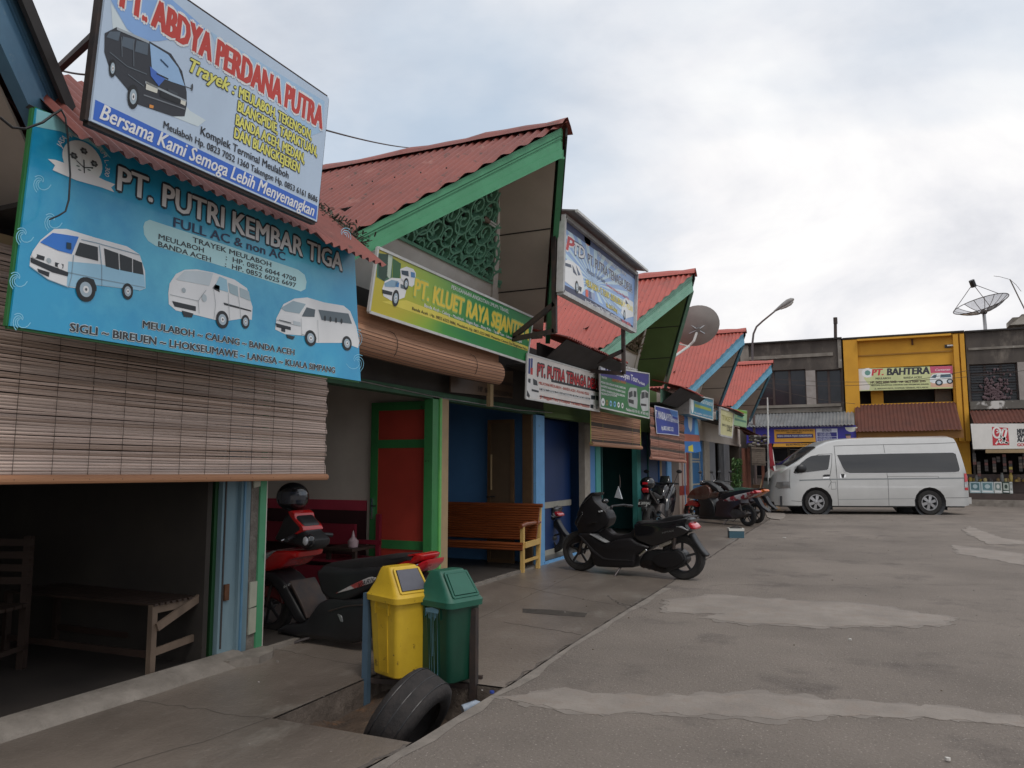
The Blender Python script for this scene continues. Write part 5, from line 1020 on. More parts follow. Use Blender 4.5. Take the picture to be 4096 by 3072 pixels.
for pts, wd in (([(690, 650), (760, 560), (800, 430), (850, 430)], .05), ([(760, 430), (760, 540), (830, 560)], .045), ([(850, 440), (820, 560), (800, 620), (870, 640)], .06), ([(720, 600), (780, 640), (800, 560), (850, 640), (875, 620)], .05), ([(700, 440), (740, 470), (700, 490)], .035), ([(730, 560), (850, 575)], .03)): s15.line(k, P13(*pts), wd, Wt, 4)
k.build('printed_picture', t); k = MB()
for i, (tt, c_, e_) in enumerate((('NEW', '2c2c30', 1130), ('SAMPOERNA', '2c2c30', 1350), ('ALAMI', '2c2c30', 1210), ('GOLD', 'b03038', 1180))): s15.text(k, tt, P13((1010, 490+i*64 if i < 3 else 682))[0], P13((e_, 488+i*64 if i < 3 else 680))[0], .15 if i < 3 else .1, ink(c_), bold=.05)
k.build('lettering', t)
k = MB(); k.box((PY((3942, 1803), 30.1).x, 30.08, PY((3942, 1812), 30.1).z), (9, 30.14, PY((3942, 1798), 30.1).z), M_tan); o = tag(k.build('timber_beam'), 'pale timber beam along the bottom of the cigarette banner', 'beam')
# raised walk and kerb in front
k = MB(); k.box((-6.5, 30.1, .0), (9.8, FYY, .2), M_kerb); k.box((-6.5, 30.05, .0), (9.8, 30.0999, .12), M_kerb); struct(k.build('sidewalk'))
# kiosk stock: display boxes, jars, hanging sachets
cols = [('9fb0b4', '4a6a70'), ('a7b6b8', '587a80'), ('bfc0bc', '6a7a76'), ('2f4038', 'a0a8a0'), ('b9bcb8', '8a8f8c')]
for i, (c1_, c2_) in enumerate(cols):
    xa_ = [3880, 3926, 3978, 4011, 4040][i]; xb_ = [3924, 3976, 4009, 4040, 4052][i]; a = PY((xa_, 1967), 30.6); b_ = PY((xb_, 1928), 30.6); lab = ['pale teal printed carton, first beside the minibus tail', 'pale teal printed carton, second on the kiosk shelf front', 'whitish printed carton in the middle of the kiosk front', 'dark green printed carton with a pale badge', 'narrow whitish carton at the end of the kiosk row'][i]
    t = thing('display_carton', lab, 'carton', (a.x, 30.6, .33), group='cartons in front of the kiosk')
    k = MB(); k.box((a.x, 30.6, .42), (b_.x-.02, 30.95, b_.z), ink(c1_)); k.build('box', t); k = MB(); s_ = Sheet((a.x, 30.598, .42), (1, 0, 0), (0, 0, 1)); w_ = b_.x-a.x-.02; h_ = b_.z-.42
    s_.art(k, [(w_*.12, h_*.3), (w_*.88, h_*.26), (w_*.88, h_*.9), (w_*.12, h_*.9)], ink(c2_), 1, raw=True); s_.disc(k, (w_*.5, h_*.6), w_*.22, h_*.2, ink(c1_), 2, 10, raw=True); s_.art(k, [(w_*.1, h_*.1), (w_*.9, h_*.08), (w_*.9, h_*.18), (w_*.1, h_*.2)], ink('dfe0de'), 2, raw=True); k.build('printed_front', t)
k = MB(); k.box((3.2, 30.5, .2), (6.9, 31.0, .41), M_dkf); k.box((3.3, 31.0, .41), (6.6, 31.4, 1.05), M_dkf); tag(k.build('kiosk_counter'), 'low dark wooden counter of the kiosk beneath the cartons', 'counter')
rr_ = random.Random(5)
for i in range(22):
    x = 3.35+i*.11+rr_.uniform(-.05, .05); z = PY((3960, 1926), 30.8).z; h = rr_.choice([.08, .12, .15, .22, .3]); c_ = rr_.choice(['8f7a3a', '5a2a22', '6f5a3a', '5a5a58', '86703a', '4a2a20', 'a09060', '3a3434'])
    k = MB(); k.lathe([(0, 0), (.055, 0), (.06, h*.7), (.035, h*.8), (.04, h), (0, h)], (x, 30.8+rr_.uniform(-.1, .1), z), (0, 0, 1), ink(c_), 10)
    tag(k.build('snack_jar', smooth=40), 'small jar or packet standing on the kiosk cartons', 'jar', 'jars and packets on the kiosk')
for i in range(9):
    x = 3.45+i*.19+rr_.uniform(-.06, .06); t = MB(); z = 1.8-rr_.uniform(0, .35)
    for q in range(rr_.randint(2, 6)): t.box((x-.05, 30.75, z-q*.1-.09), (x+.05, 30.762, z-q*.1), ink(rr_.choice(['3a3230', '5a3430', '5a5048', '302c2c', '9a8a40' if i == 6 else '3f3b3a'])))
    tag(t.build('sachet_strip'), 'strip of small sachets hanging inside the dark kiosk', 'sachets', 'sachet strips hanging in the kiosk')
# roof-top things
P14 = Z(3296, 1100, .36166); t = thing('satellite_dish', 'large mesh satellite dish with dark ribs on the right roof', 'satellite dish', (4.4, 33, 6.05), group='satellite dishes')
c0 = PY(P14((1768, 410))[0], 33); rim = PY(P14((1728, 322))[0], 33); k = MB(); k.tube([(c0.x+.02, 33, 5.5), (c0.x, 33, c0.z)], .06, M_alu); k.build('mast', t)
# tilted paraboloid
ax = Vector((-.30, -.36, .88)).normalized(); a1 = ax.cross(Vector((0, 1, 0))).normalized(); a1 = -a1 if a1.x < 0 else a1; a2 = ax.cross(a1); Rd = .93; dep = .34; base = Vector((c0.x, 33, c0.z))
def dp(r, th): return base+ax*(dep*r*r)+(a1*math.cos(th)+a2*math.sin(th))*Rd*r
M_mesh = mat('dish_mesh', (.5, .5, .52), (.42, .42, .44), 9, .6, alpha=.8)
k = MB()
for i in range(16):
    if i in (5, 11): continue
    for q in range(6):
        r0, r1_ = .08+q*.92/6, .08+(q+1)*.92/6; t0, t1_ = 2*math.pi*i/16, 2*math.pi*(i+1)/16; tm = (t0+t1_)/2
        k.add([dp(r0, t0), dp(r1_, t0), dp(r1_, tm), dp(r0, tm)], [(0, 1, 2, 3)], M_mesh); k.add([dp(r0, tm), dp(r1_, tm), dp(r1_, t1_), dp(r0, t1_)], [(0, 1, 2, 3)], M_mesh)
k.build('mesh_panel', t); k = MB()
for i in range(16): k.tube([dp(.05+q*.95/6, 2*math.pi*i/16) for q in range(7)], .012, M_steel, 5)
k.tube([dp(1, 2*math.pi*i/32) for i in range(33)], .016, M_steel, 6); k.ell(base, (.12, .12, .1), M_steel, 8, 6); k.build('rib', t)
k = MB(); f_ = base+ax*1.15; k.tube([f_-ax*.12, f_+ax*.15], .1, M_blk, 8); 
for i in range(3): k.tube([dp(1, .6+2.1*i), f_], .012, M_steel, 5)
k.build('feed_horn', t)
t = thing('satellite_dish', 'solid grey satellite dish on a bent white arm beside the olive green soffit', 'satellite dish', (-3.4, 17.2, 3.6), group='satellite dishes')
Yd = 16.6; cc_ = PY((2785, 1303), Yd); ax = Vector((-.28, .62, .55)).normalized(); a1 = ax.cross(Vector((0, 0, 1))).normalized(); a2 = a1.cross(ax); rw = .50; k = MB(); prf = []
for i in range(9): r = rw*i/8; prf.append((r, -.13+.13*(i/8)**2))
for i in range(8, -1, -1): r = rw*i/8; prf.append((r, -.145+.13*(i/8)**2))
k.lathe([(r*1.0, h) for r, h in prf], cc_, ax, mat('dish_grey', (.36, .34, .32), (.3, .28, .265), 3, .5), 32); k.build('reflector', t, smooth=40)
k = MB(); m_ = PY((2700, 1435), Yd-.1); e_ = PY((2787, 1335), Yd-.1); k.tube([PX((2685, 1435), -3.5), PY((2755, 1385), Yd-.15), PY((2775, 1365), Yd-.15), PY((2787, 1330), Yd-.12)], .028, M_wh); k.tube([PX((2692, 1370), -3.5), PY((2755, 1385), Yd-.15)], .015, M_wh); k.build('arm', t)
k = MB(); k.tube([cc_-ax*.14, cc_-ax*.2], .05, M_alu); 
for q in (-.12, .12): k.bar(cc_-ax*.13+a1*q*1.4-a2*.12, cc_-ax*.18, .02, .02, M_alu); k.bar(cc_-ax*.12+a1*q*1.2+a2*.08, cc_-ax*.18, .02, .02, M_alu)
k.build('bracket', t); k = MB(); f_ = PY((2727, 1255), Yd+.35); k.ell(f_, (.07, .05, .05), M_sf, 10, 6); k.tube([f_, cc_+a2*(-.3)+ax*.05], .012, M_alu, 5); k.build('feed_horn', t)
t = thing('antenna_pole', 'black stub pole with a small coil on the grey roof', 'pole', (PY((3343, 1350), 32).x, 32, 6.1)); k = MB(); a = PY((3341, 1350), 32); b_ = PY((3341, 1270), 32); k.tube([a-Vector((0, 0, .3)), b_], [.06, .06], M_steel); k.tube([b_+Vector((0, 0, -.25)), b_], .075, M_steel); k.build('pole', t)
t = thing('tv_antenna', 'thin leaning bamboo antenna pole at the far right of the sky', 'antenna', (5.6, 33, 6)); k = MB(); k.tube([PY((4110, 1260), 33), PY((4075, 1190), 33), PY((4040, 1118), 33)], .022, mat('bamboo_pole', (.16, .14, .12), (.12, .1, .09), 8, .8), 6); k.build('pole', t)
k = MB(); k.tube([PY(p, 33) for p in ((3975, 1104), (4000, 1107), (4040, 1118), (4065, 1140), (4085, 1166))], .008, M_steel, 4); k.build('wire', t)
t = thing('roof_turret', 'small concrete box with a flared lid on the right roof', 'roof turret', (PY((4085, 1290), 34).x, 34, 6)); k = MB(); a = PY((4054, 1325), 34); k.box((a.x, 34, 5.6), (a.x+2, 35.4, PY((4054, 1306), 34).z+.35), M_grim2); k.build('wall', t)
k = MB(); z = PY((4070, 1266), 34).z; a = PY((4032, 1307), 34); k.rings([[Vector((a.x, 33.6, a.z)), Vector((a.x+3, 33.6, a.z)), Vector((a.x+3, 35.8, a.z)), Vector((a.x, 35.8, a.z))], [Vector((a.x+.45, 33.9, z)), Vector((a.x+2.6, 33.9, z)), Vector((a.x+2.6, 35.5, z)), Vector((a.x+.45, 35.5, z))], [Vector((a.x+.45, 33.9, z+.06)), Vector((a.x+2.6, 33.9, z+.06)), Vector((a.x+2.6, 35.5, z+.06)), Vector((a.x+.45, 35.5, z+.06))]], M_grim2); k.build('roof', t)
# street lamp
t = thing('street_lamp', 'grey street lamp with a bent arm rising behind the last red roofs', 'street lamp', (-3.7, 29.9, 0)); Yl = 29.9; k = MB(); pts = [PY(p, Yl) for p in ((3010, 1480), (3010, 1370), (3014, 1335), (3026, 1307), (3050, 1285), (3098, 1246))]
k.tube([(pts[0].x-.02, Yl, 0)]+pts, [.055, .045, .04, .038, .036, .034, .03], mat('lamp_pole_grey', (.09, .08, .085), (.14, .08, .06), 4, .6, stretch=(1, 1, .3)), 10); k.build('pole', t, smooth=50)
k = MB(); A = PY((3096, 1246), Yl); B = PY((3172, 1198), Yl); d = (B-A).normalized(); nU = Vector((-d.z, 0, d.x)); L_ = (B-A).length; rows = []
for f, wy, up_, dn in ((0, .035, .03, .03), (.2, .07, .06, .05), (.45, .12, .1, .09), (.75, .15, .13, .1), (.95, .13, .1, .07), (1.05, .06, .03, .02)):
    c_ = A+d*L_*f; rows.append([c_+Vector((0, wy*math.cos(a), 0))+nU*(up_ if math.sin(a) > 0 else dn)*math.sin(a) for a in [2*math.pi*i/14 for i in range(14)]])
k.rings(rows, mat('lamp_head_grey', (.3, .29, .28), (.22, .21, .2), 5, .5)); k.build('lamp_head', t, smooth=50)
k = MB(); rows = []
for f, wy, dn in ((.3, .07, .075), (.55, .11, .12), (.8, .12, .13), (.95, .09, .09)):
    c_ = A+d*L_*f; rows.append([c_+Vector((0, wy*math.cos(a), 0))-nU*(dn*.6+dn*.5*math.sin(a)) for a in [math.pi*i/8 for i in range(9)]])
k.rings(rows, M_wh, closed=False, cap=False); k.build('lamp_glass', t, smooth=50)
# flagpole and flag
t = thing('flagpole', 'thin white flagpole in a round concrete pad before the minibus nose', 'flagpole', (-2.55, 23.8, 0)); b0 = PZ((3077, 2052)); k = MB(); tp = PY((3070, 1590), b0.y)
k.tube([b0, b0.lerp(tp, .5), tp], [.035, .03, .018], M_wh, 10); k.bar(PY((3035, 1593), b0.y), PY((3100, 1592), b0.y), .02, .02, M_steel); k.build('pole', t, smooth=50)
k = MB(); k.poly([PZ(p, .02) for p in ((3060, 2048), (3090, 2040), (3130, 2044), (3142, 2058), (3138, 2070), (3120, 2078), (3085, 2074), (3070, 2068))], M_patch, .02, (0, 0, -1)); k.build('pad', t)
t = thing('flag', 'small red and white flag hanging limp on the thin white pole', 'flag', PY((3078, 1780), b0.y)); k = MB(); Yf_ = b0.y-.03; n = 8
L0 = [PY(p, Yf_) for p in ((3076, 1770), (3078, 1830), (3080, 1890))]
def fl(pts, m):
    k.poly([PY(p, Yf_-.01*i) for i, p in enumerate(pts)], m, .008, (0, 1, 0))
fl([(3074, 1775), (3086, 1772), (3090, 1800), (3094, 1840), (3100, 1862), (3080, 1868), (3076, 1820)], mat('flag_red', (.28, .02, .03), (.2, .015, .02), 5, .8)); fl([(3088, 1795), (3092, 1800), (3106, 1900), (3100, 1895), (3092, 1860)], M_wh); fl([(3080, 1868), (3098, 1864), (3102, 1888), (3084, 1878)], mat('flag_red', (0, 0, 0))); fl([(3077, 1800), (3086, 1800), (3090, 1862), (3080, 1866)], M_wh)
k.build('cloth', t)
# cluttered brown lean-to, crates and things between the row and the block
t = thing('lean_to', 'small brown lean-to roof sloping down over crates beside the flagpole', 'lean-to', (-3.4, 26, 0))
k = MB(); k.poly([PY((2955, 1700), 28.0), PY((3070, 1757), 26.0), PY((3078, 1770), 26.0), PY((2975, 1730), 28.0)], M_rust, .04, (0, 0, -1)); k.poly([PY((2900, 1690), 28.6), PY((3066, 1760), 26.0), PY((3062, 1748), 28.6)], M_rust, .03, (0, 0, -1)); k.build('roof', t)
k = MB()
for p in ((3000, 2010), (3058, 2012)): a = PZ((p[0], 2030)); k.bar((a.x, 26.2, 0), (a.x, 26.2, 1.95), .08, .08, mat('brick_frame', (0, 0, 0)))
k.build('post', t)
k = MB(); rr_ = random.Random(8)
for i in range(30): a = PY((rr_.uniform(2990, 3070), rr_.uniform(1745, 1785)), 26.1); k.ell(a, (.1, .07, .05), ink(rr_.choice(['3a3432', '5a544e', '2a2624', '8a857e', '453a34'])), 6, 4)
o = k.build('bundles', t)
t = thing('rolled_mat', 'grey-brown rolled mat lashed below the lean-to roof', 'mat', (-3, 26, 1.3)); k = MB(); a = PY((3008, 1850), 26.0); b_ = PY((3062, 1852), 26.0)
for q in range(9): z = q*.065; k.bar(a+Vector((0, -.03*math.sin(q*.8), z-.05)), b_+Vector((0, -.03*math.sin(q*.8), z-.06)), .05, .06, mat('mat_straw', (.25, .2, .16), (.17, .135, .11), 9, .85))
k.build('slats', t)
rr_ = random.Random(11)
for lab, p0, p1, Yc, c_, nm, cat in (('orange-yellow board propped between the flagpole and the minibus', (3093, 2005), (3118, 1912), 27.5, 'b8862e', 'leaning_board', 'board'), ('low brown crate stack behind the flagpole', (3012, 2020), (3070, 1930), 27.5, '5a4434', 'crate', 'crate'), ('dark green gas canister behind the flagpole foot', (3085, 2035), (3102, 1990), 25.0, '1f3a38', 'gas_canister', 'canister')):
    a = PY(p0, Yc); b_ = PY(p1, Yc)
    if nm == 'gas_canister':
        k = MB(); r = (b_.x-a.x)/2*1.1; h = b_.z; k.lathe([(0, 0), (r*.9, 0), (r, .05), (r, h*.8), (r*.6, h*.93), (r*.3, h*.95), (r*.3, h*1.08), (0, h*1.08)], ((a.x+b_.x)/2, Yc, 0), (0, 0, 1), ink(c_), 16); tag(k.build(nm, smooth=40), lab, cat)
    elif nm == 'crate':
        t = thing(nm, lab, cat, (a.x, Yc, 0)); k = MB()
        for z in (.02, .2, .38, .56): k.box((a.x, Yc, z), (b_.x, Yc+.4, z+.14), ink(c_))
        k.build('slats', t); k = MB(); k.bar((a.x+.1, Yc-.1, 0), (a.x+.35, Yc-.02, .95), .04, .04, M_tan); k.build('stick', t)
    else:
        k = MB(); k.add([(a.x, Yc-.15, 0), (b_.x, Yc-.15, 0), (b_.x, Yc, b_.z), (a.x, Yc, b_.z), (a.x, Yc-.12, 0), (b_.x, Yc-.12, 0), (b_.x, Yc+.03, b_.z), (a.x, Yc+.03, b_.z)], [(0, 1, 2, 3), (4, 7, 6, 5), (0, 4, 5, 1), (1, 5, 6, 2), (2, 6, 7, 3), (3, 7, 4, 0)], ink(c_)); tag(k.build(nm), lab, cat)
# potted green plant in the dark doorway
t = thing('potted_plant', 'tall leafy green plant in the dark doorway past the grey pillars', 'plant', (-3.7, 25.8, 0)); a = PZ((2955, 2050)); a = Vector((-3.75, 24.6, 0)); k = MB(); rr_ = random.Random(2)
for i in range(260):
    p = PY((rr_.uniform(2930, 2965), rr_.uniform(1835, 1955)), 24.6)+Vector((0, rr_.uniform(-.15, .15), 0)); d = Vector((rr_.uniform(-1, 1), rr_.uniform(-1, 1), rr_.uniform(-.3, 1))).normalized()*.09; sdv = d.cross(Vector((0, 1, .3))).normalized()*.02
    k.add([p-d, p+sdv, p+d, p-sdv], [(0, 1, 2, 3)], mat('plant_leaf', (.05, .12, .03), (.11, .2, .06), 20, .6))
k.build('leaves', t); k = MB(); x = PY((2948, 1950), 24.6).x; k.tube([(x, 24.6, .25), (x+.03, 24.6, 1.5)], .012, M_dgr); k.build('stem', t); k = MB(); k.lathe([(0, 0), (.12, 0), (.16, .28), (.13, .28), (.1, .05), (0, .05)], (x, 24.6, 0), (0, 0, 1), M_blk, 14); k.build('pot', t)
# trees beyond the roofs (seen in the gap by the billboard)
t = thing('tree', 'green treetop just showing between the green gable and the billboard', 'tree', (-9, 20, 0)); rr_ = random.Random(4); k = MB(); tc_ = PX((2205, 1110), -9)
for i in range(1500):
    v = Vector((rr_.gauss(0, 1), rr_.gauss(0, 1), rr_.gauss(0, 1))).normalized()*rr_.random()**.4; p = tc_+Vector((v.x*1.5, v.y*1.5-.2, v.z*.9-.75)); d = Vector((rr_.uniform(-1, 1), rr_.uniform(-1, 1), rr_.uniform(-.6, .6))).normalized()*.1; s_ = d.cross(Vector((.2, .1, 1))).normalized()*.035
    k.add([p-d, p+s_, p+d, p-s_], [(0, 1, 2, 3)], mat('tree_leaf', (.05, .075, .025), (.1, .12, .05), 6, .6))
k.build('crown', t); k = MB(); k.tube([(tc_.x, tc_.y-.2, 0), (tc_.x+.1, tc_.y-.1, tc_.z-1.5), (tc_.x, tc_.y-.2, tc_.z-.3)], [.16, .12, .04], M_brn, 8)
for q in range(5): k.tube([(tc_.x, tc_.y-.2, tc_.z-1.6+q*.15), (tc_.x+rr_.uniform(-1, 1), tc_.y+rr_.uniform(-1, 1), tc_.z-.6+rr_.uniform(-.2, .4))], [.05, .015], M_brn, 6)
k.build('trunk', t)
# overhead wires
def wire(name, lab, A, B, sag, r=.008):
    k = MB(); A = Vector(A); B = Vector(B); k.tube([A.lerp(B, i/16)-Vector((0, 0, sag*4*(i/16)*(1-i/16))) for i in range(17)], r, M_steel, 5); return tag(k.build(name), lab, 'cable', 'overhead wires')
wire('cable', 'thin wire from the roof billboard to the ridge of the green gable', PX((1300, 520), -3.1), PX((1648, 592), -4.9), .02, .006)
wire('cable', 'thin wire between the roof ridge and the left end of the roof billboard', PX((165, 250), -4.1), PX((390, 300), -3.1), .02, .005)
wire('cable', 'upper wire crossing the block front below the windows', PY((3045, 1512), 29.3), PY((4096, 1512-30), 29.3), .25)
wire('cable', 'lower wire sloping across the grey block to the yellow corner', PY((3040, 1540), 29.3), PY((3420, 1615), 29.3), .1)
wire('cable', 'middle wire crossing the grey block windows', PY((3050, 1530), 29.5), PY((3880, 1480), 29.5), .3)
t = MB(); pl = [PX(p, -3.2) for p in ((245, 440), (262, 470), (272, 560), (281, 700), (275, 800), (262, 845), (235, 862), (198, 878))]; t.tube(pl, .004, M_blk, 6); tag(t.build('loose_wire'), 'loose black wire dangling over the emblem of the turquoise sign', 'cable')
t = MB(); pl = [PX(p, -3.25) for p in ((0, 470), (50, 510), (100, 515), (170, 490), (210, 460), (246, 438))]; t.tube(pl, .006, M_blk, 6); tag(t.build('loose_wire'), 'black cable sagging from the blue bargeboard to the turquoise sign corner', 'cable')
t = MB(); t.tube([(XW+.03, 4.6, 2.12), (XW+.03, 7.0, 2.06), (XW+.06, 9.0, 2.06), (XW+.05, 10.2, 2.1)], .006, M_alu, 5); tag(t.build('clothes_line'), 'thin line stretched along the shop lintel beneath the rolled blind', 'cable')
# energy-saving bulb on the green gable
t = thing('light_bulb', 'spiral-free tube bulb in a brown socket on the green fretwork', 'lamp', (-3.1, 7.2, 3.6)); nb = Vector((1.88, 0, -1.0)).normalized(); P_ = (AX-SETB, 6.9, AZ-.05); a = PN((1925, 868), P_, nb)+nb*.03; b_ = PN((1990, 905), P_, nb)+nb*.16; b_ = a+(PX((1985, 905), a.x+.08)-a).normalized()*.17
k = MB(); k.tube([a, a.lerp(b_, .3), a.lerp(b_, .31), a.lerp(b_, .5)], [.032, .032, .024, .024], mat('socket_brown', (.22, .16, .12), (.15, .11, .08), 9, .5), 12); k.build('socket', t); k = MB(); d = (b_-a).normalized(); s1_ = d.orthogonal().normalized(); s2_ = d.cross(s1_)
for sx_ in (-1, 1):
    for sy_ in (-1, 1): o_ = (s1_*sx_+s2_*sy_)*.012; k.tube([a.lerp(b_, .48)+o_, b_+o_], .0085, M_wh, 7)
k.build('tube', t)
# ------------------------------------------------------------------ white-silver minibus
Pw = Vector((-1.2, 23.14, 0)); ud = Vector((2.85, 1.06, 0)).normalized(); van = thing('minibus', 'silver high-roof minibus parked across the yard in front of the yellow shop', 'minibus', Pw, math.atan2(ud.y, ud.x))
SV = Sheet(Pw, ud, (0, 0, 1)); V4 = Z(2600, 1600, .36166); V5 = Z(3000, 1600, .22604); V6 = Z(3196, 1600, .40688)
vl = lambda pts: [SV.px(p) for p in pts]
top = vl([(3104, 2008), (3103, 1985), (3106, 1955), (3111, 1930)]+V5((500, 1400), (520, 1330), (600, 1265), (700, 1200), (850, 1085), (1000, 975), (1100, 905), (1200, 850), (1400, 757), (1600, 716), (1850, 698), (2212, 685))+V6((1100, 374), (1490, 366), (1540, 380), (1562, 420), (1600, 540), (1640, 680), (1665, 745), (1676, 860), (1682, 960), (1684, 1035)))
# local frame: x along ud, y depth away from camera, z up ; body half width
VW = 1.62; zroof = max(p[1] for p in top)
def tumble(z): 
    if z < 1.15: return 0.0+.012*((.6-z)/.6)**2
    return .012*0+.13*((z-1.15)/1.0)**1.5
def Wd(x, z): return tumble(z)
fa, ra = SV.px((3265, 2013)), SV.px((3725, 2013)); WR = .335
fa = (0, WR); ra = (3.04, WR)
def arc(cx_, r, z0, n=10): 
    a0 = math.asin(max(-1, min(1, (z0-WR)/r))); return [(cx_+r*math.cos(t), WR+r*math.sin(t)) for t in [a0+(math.pi-2*a0)*i/n for i in range(n+1)]]
zbot = .24
side = top[:]+[(ra[0]+.9, zbot)]+[p for p in arc(ra[0], .42, zbot)]+[p for p in arc(fa[0], .42, zbot)]+[(top[0][0]+.02, zbot)]
M_sil = mat('silver_paint', (.55, .55, .54), (.50, .50, .49), 2, .28, metal=.6, coat=.5)
def panel(mb, poly2, m, y0=0.0, off=0.0, cuts=(1.15, 1.35, 1.55, 1.75, 1.9, 2.0), flip=False):
    bm = bmesh.new(); vs = [bm.verts.new((p[0], 0, p[1])) for p in poly2]; bm.faces.new(vs)
    for z in cuts: bmesh.ops.bisect_plane(bm, geom=bm.verts[:]+bm.edges[:]+bm.faces[:], plane_co=(0, 0, z), plane_no=(0, 0, 1))
    bmesh.ops.triangulate(bm, faces=bm.faces[:]); bm.verts.index_update()
    V_ = []
    for v in bm.verts:
        yy_ = tumble(v.co.z)+nose(v.co.x)-off
        V_.append((v.co.x, yy_ if not flip else VW-yy_, v.co.z))
    mb.add(V_, [[v.index for v in f.verts] for f in bm.faces], m); bm.free()
xf = min(p[0] for p in top)
xr = max(p[0] for p in top)
def nose(x):
    n = 0
    if x < xf+.75: n += .22*((xf+.75-x)/.75)**2
    if x > xr-.25: n += .06*((x-xr+.25)/.25)**2
    return n
def edge_round(poly2): return poly2
k = MB()
cx5 = [xf+i*.12 for i in range(1, 7)]
def panelx(mb, poly2, m, off=0., flip=False):
    bm = bmesh.new(); vs = [bm.verts.new((p[0], 0, p[1])) for p in poly2]; bm.faces.new(vs)
    for z in (.4, .8, 1.15, 1.35, 1.55, 1.75, 1.9, 2.0): bmesh.ops.bisect_plane(bm, geom=bm.verts[:]+bm.edges[:]+bm.faces[:], plane_co=(0, 0, z), plane_no=(0, 0, 1))
    for x in cx5+[xr-.2, xr-.1]: bmesh.ops.bisect_plane(bm, geom=bm.verts[:]+bm.edges[:]+bm.faces[:], plane_co=(x, 0, 0), plane_no=(1, 0, 0))
    bmesh.ops.triangulate(bm, faces=[f for f in bm.faces if len(f.verts) > 4]); bm.verts.index_update(); V_ = []
    for v in bm.verts:
        y = tumble(v.co.z)+nose(v.co.x)-off; V_.append((v.co.x, y if not flip else VW-y, v.co.z))
    mb.add(V_, [[v.index for v in f.verts] for f in bm.faces], m); bm.free()
panelx(k, side, M_sil); panelx(k, side, M_sil, flip=True)
# skin bridging the two sides, with rounded shoulders
rows = []
for i, p in enumerate(top):
    a = Vector(top[max(i-1, 0)]); b_ = Vector(top[min(i+1, len(top)-1)]); tn = (b_-a).normalized(); nrm = Vector((-tn.y, tn.x)); y0 = tumble(p[1])+nose(p[0]); row = []
    bul = .055 if p[1] > 1.8 else .03
    if p[0] < xf+.5 and p[1] < 1.6: bul = .10
    for f in (0, .012, .035, .07, .13, .25, .4, .5, .6, .75, .87, .93, .965, .988, 1):
        yy_ = y0+(VW-2*y0)*f; s_ = 1-(abs(f-.5)*2)**5; row.append((p[0]+nrm.x*bul*s_, yy_, p[1]+nrm.y*bul*s_))
    rows.append(row)
k.rings(rows, M_sil, cap=False, closed=False)
k.build('body', van, smooth=38, local=True)
k = MB(); k.box((xf+.15, .12, .2), (xr-.1, VW-.12, .5), M_blk)
for c_ in (fa[0], ra[0]):
    for yy_ in (.02, VW-.3): k.lathe([(.42, 0), (.42, .28), (0, .28)], (c_, yy_ if yy_ < 1 else VW-.02, WR), (0, 1 if yy_ < 1 else -1, 0), M_blk, 24)
k.build('underbody', van, local=True)
def vpan(nm, pts, m, off=.006, flip=False, lab=None):
    k = MB(); panelx(k, pts, m, off, flip); return k.build(nm, van, local=True, smooth=30, label=lab)
w_dr = vl(V5((775, 1280), (800, 1225), (900, 1120), (1000, 1040), (1080, 995), (1150, 982), (1430, 970), (1415, 1060), (1385, 1220), (1355, 1235), (830, 1298), (790, 1296)))
w_sl = vl(V6((380, 540), (900, 527), (1520, 517), (1548, 530), (1572, 640), (1580, 680), (1572, 700), (1540, 706), (900, 716), (500, 718), (455, 700), (425, 650)))
seal = lambda pts, g_: [((p[0]-cxm(pts)[0])*(1+g_/ (max(q[0] for q in pts)-min(q[0] for q in pts))*2)+cxm(pts)[0], (p[1]-cxm(pts)[1])*(1+g_/(max(q[1] for q in pts)-min(q[1] for q in pts))*2)+cxm(pts)[1]) for p in pts]
def cxm(pts): return ((max(q[0] for q in pts)+min(q[0] for q in pts))/2, (max(q[1] for q in pts)+min(q[1] for q in pts))/2)
for fl_ in (False, True):
    vpan('window_seal', seal(w_dr, .022), M_chr if False else mat('light_seal', (.62, .62, .62), (.58, .58, .58), 3, .3), .003, fl_); vpan('window_seal', seal(w_sl, .025), mat('light_seal', (0, 0, 0)), .003, fl_)
    vpan('side_window', w_dr, M_glass, .007, fl_); vpan('side_window', w_sl, M_glass, .007, fl_)
def vline(nm, pxs, wd, m=M_blk, off=.004):
    k = MB(); P = vl(pxs)
    for a, b_ in zip(P, P[1:]):
        n_ = max(1, int((Vector(b_)-Vector(a)).length/.12)); 
        for i in range(n_):
            p = Vector(a).lerp(Vector(b_), i/n_); q = Vector(a).lerp(Vector(b_), (i+1)/n_); d = (q-p).normalized()*wd/2; t_ = Vector((-d.y, d.x)); V_ = []
            for r_ in (p-t_, q-t_, q+t_, p+t_): V_.append((r_.x, tumble(r_.y)+nose(r_.x)-off, r_.y))
            k.add(V_, [(0, 1, 2, 3)], m)
    return k.build(nm, van, local=True)
M_line = mat('panel_gap', (.12, .12, .12), None, 3, .6); M_mould = mat('grey_moulding', (.22, .24, .24), (.2, .21, .22), 3, .4)
vline('body_moulding', V6((5, 790), (320, 780), (860, 776), (1630, 768)), .035, M_mould)
for q in (V6((330, 530), (322, 640), (300, 780), (318, 800), (290, 860)), V6((355, 455), (362, 600), (375, 780), (388, 1040)), V6((843, 440), (850, 520)), V6((865, 720), (875, 780), (885, 1040)), V6((160, 550), (200, 535), (330, 528))): vline('panel_gap', q, .012, M_line)
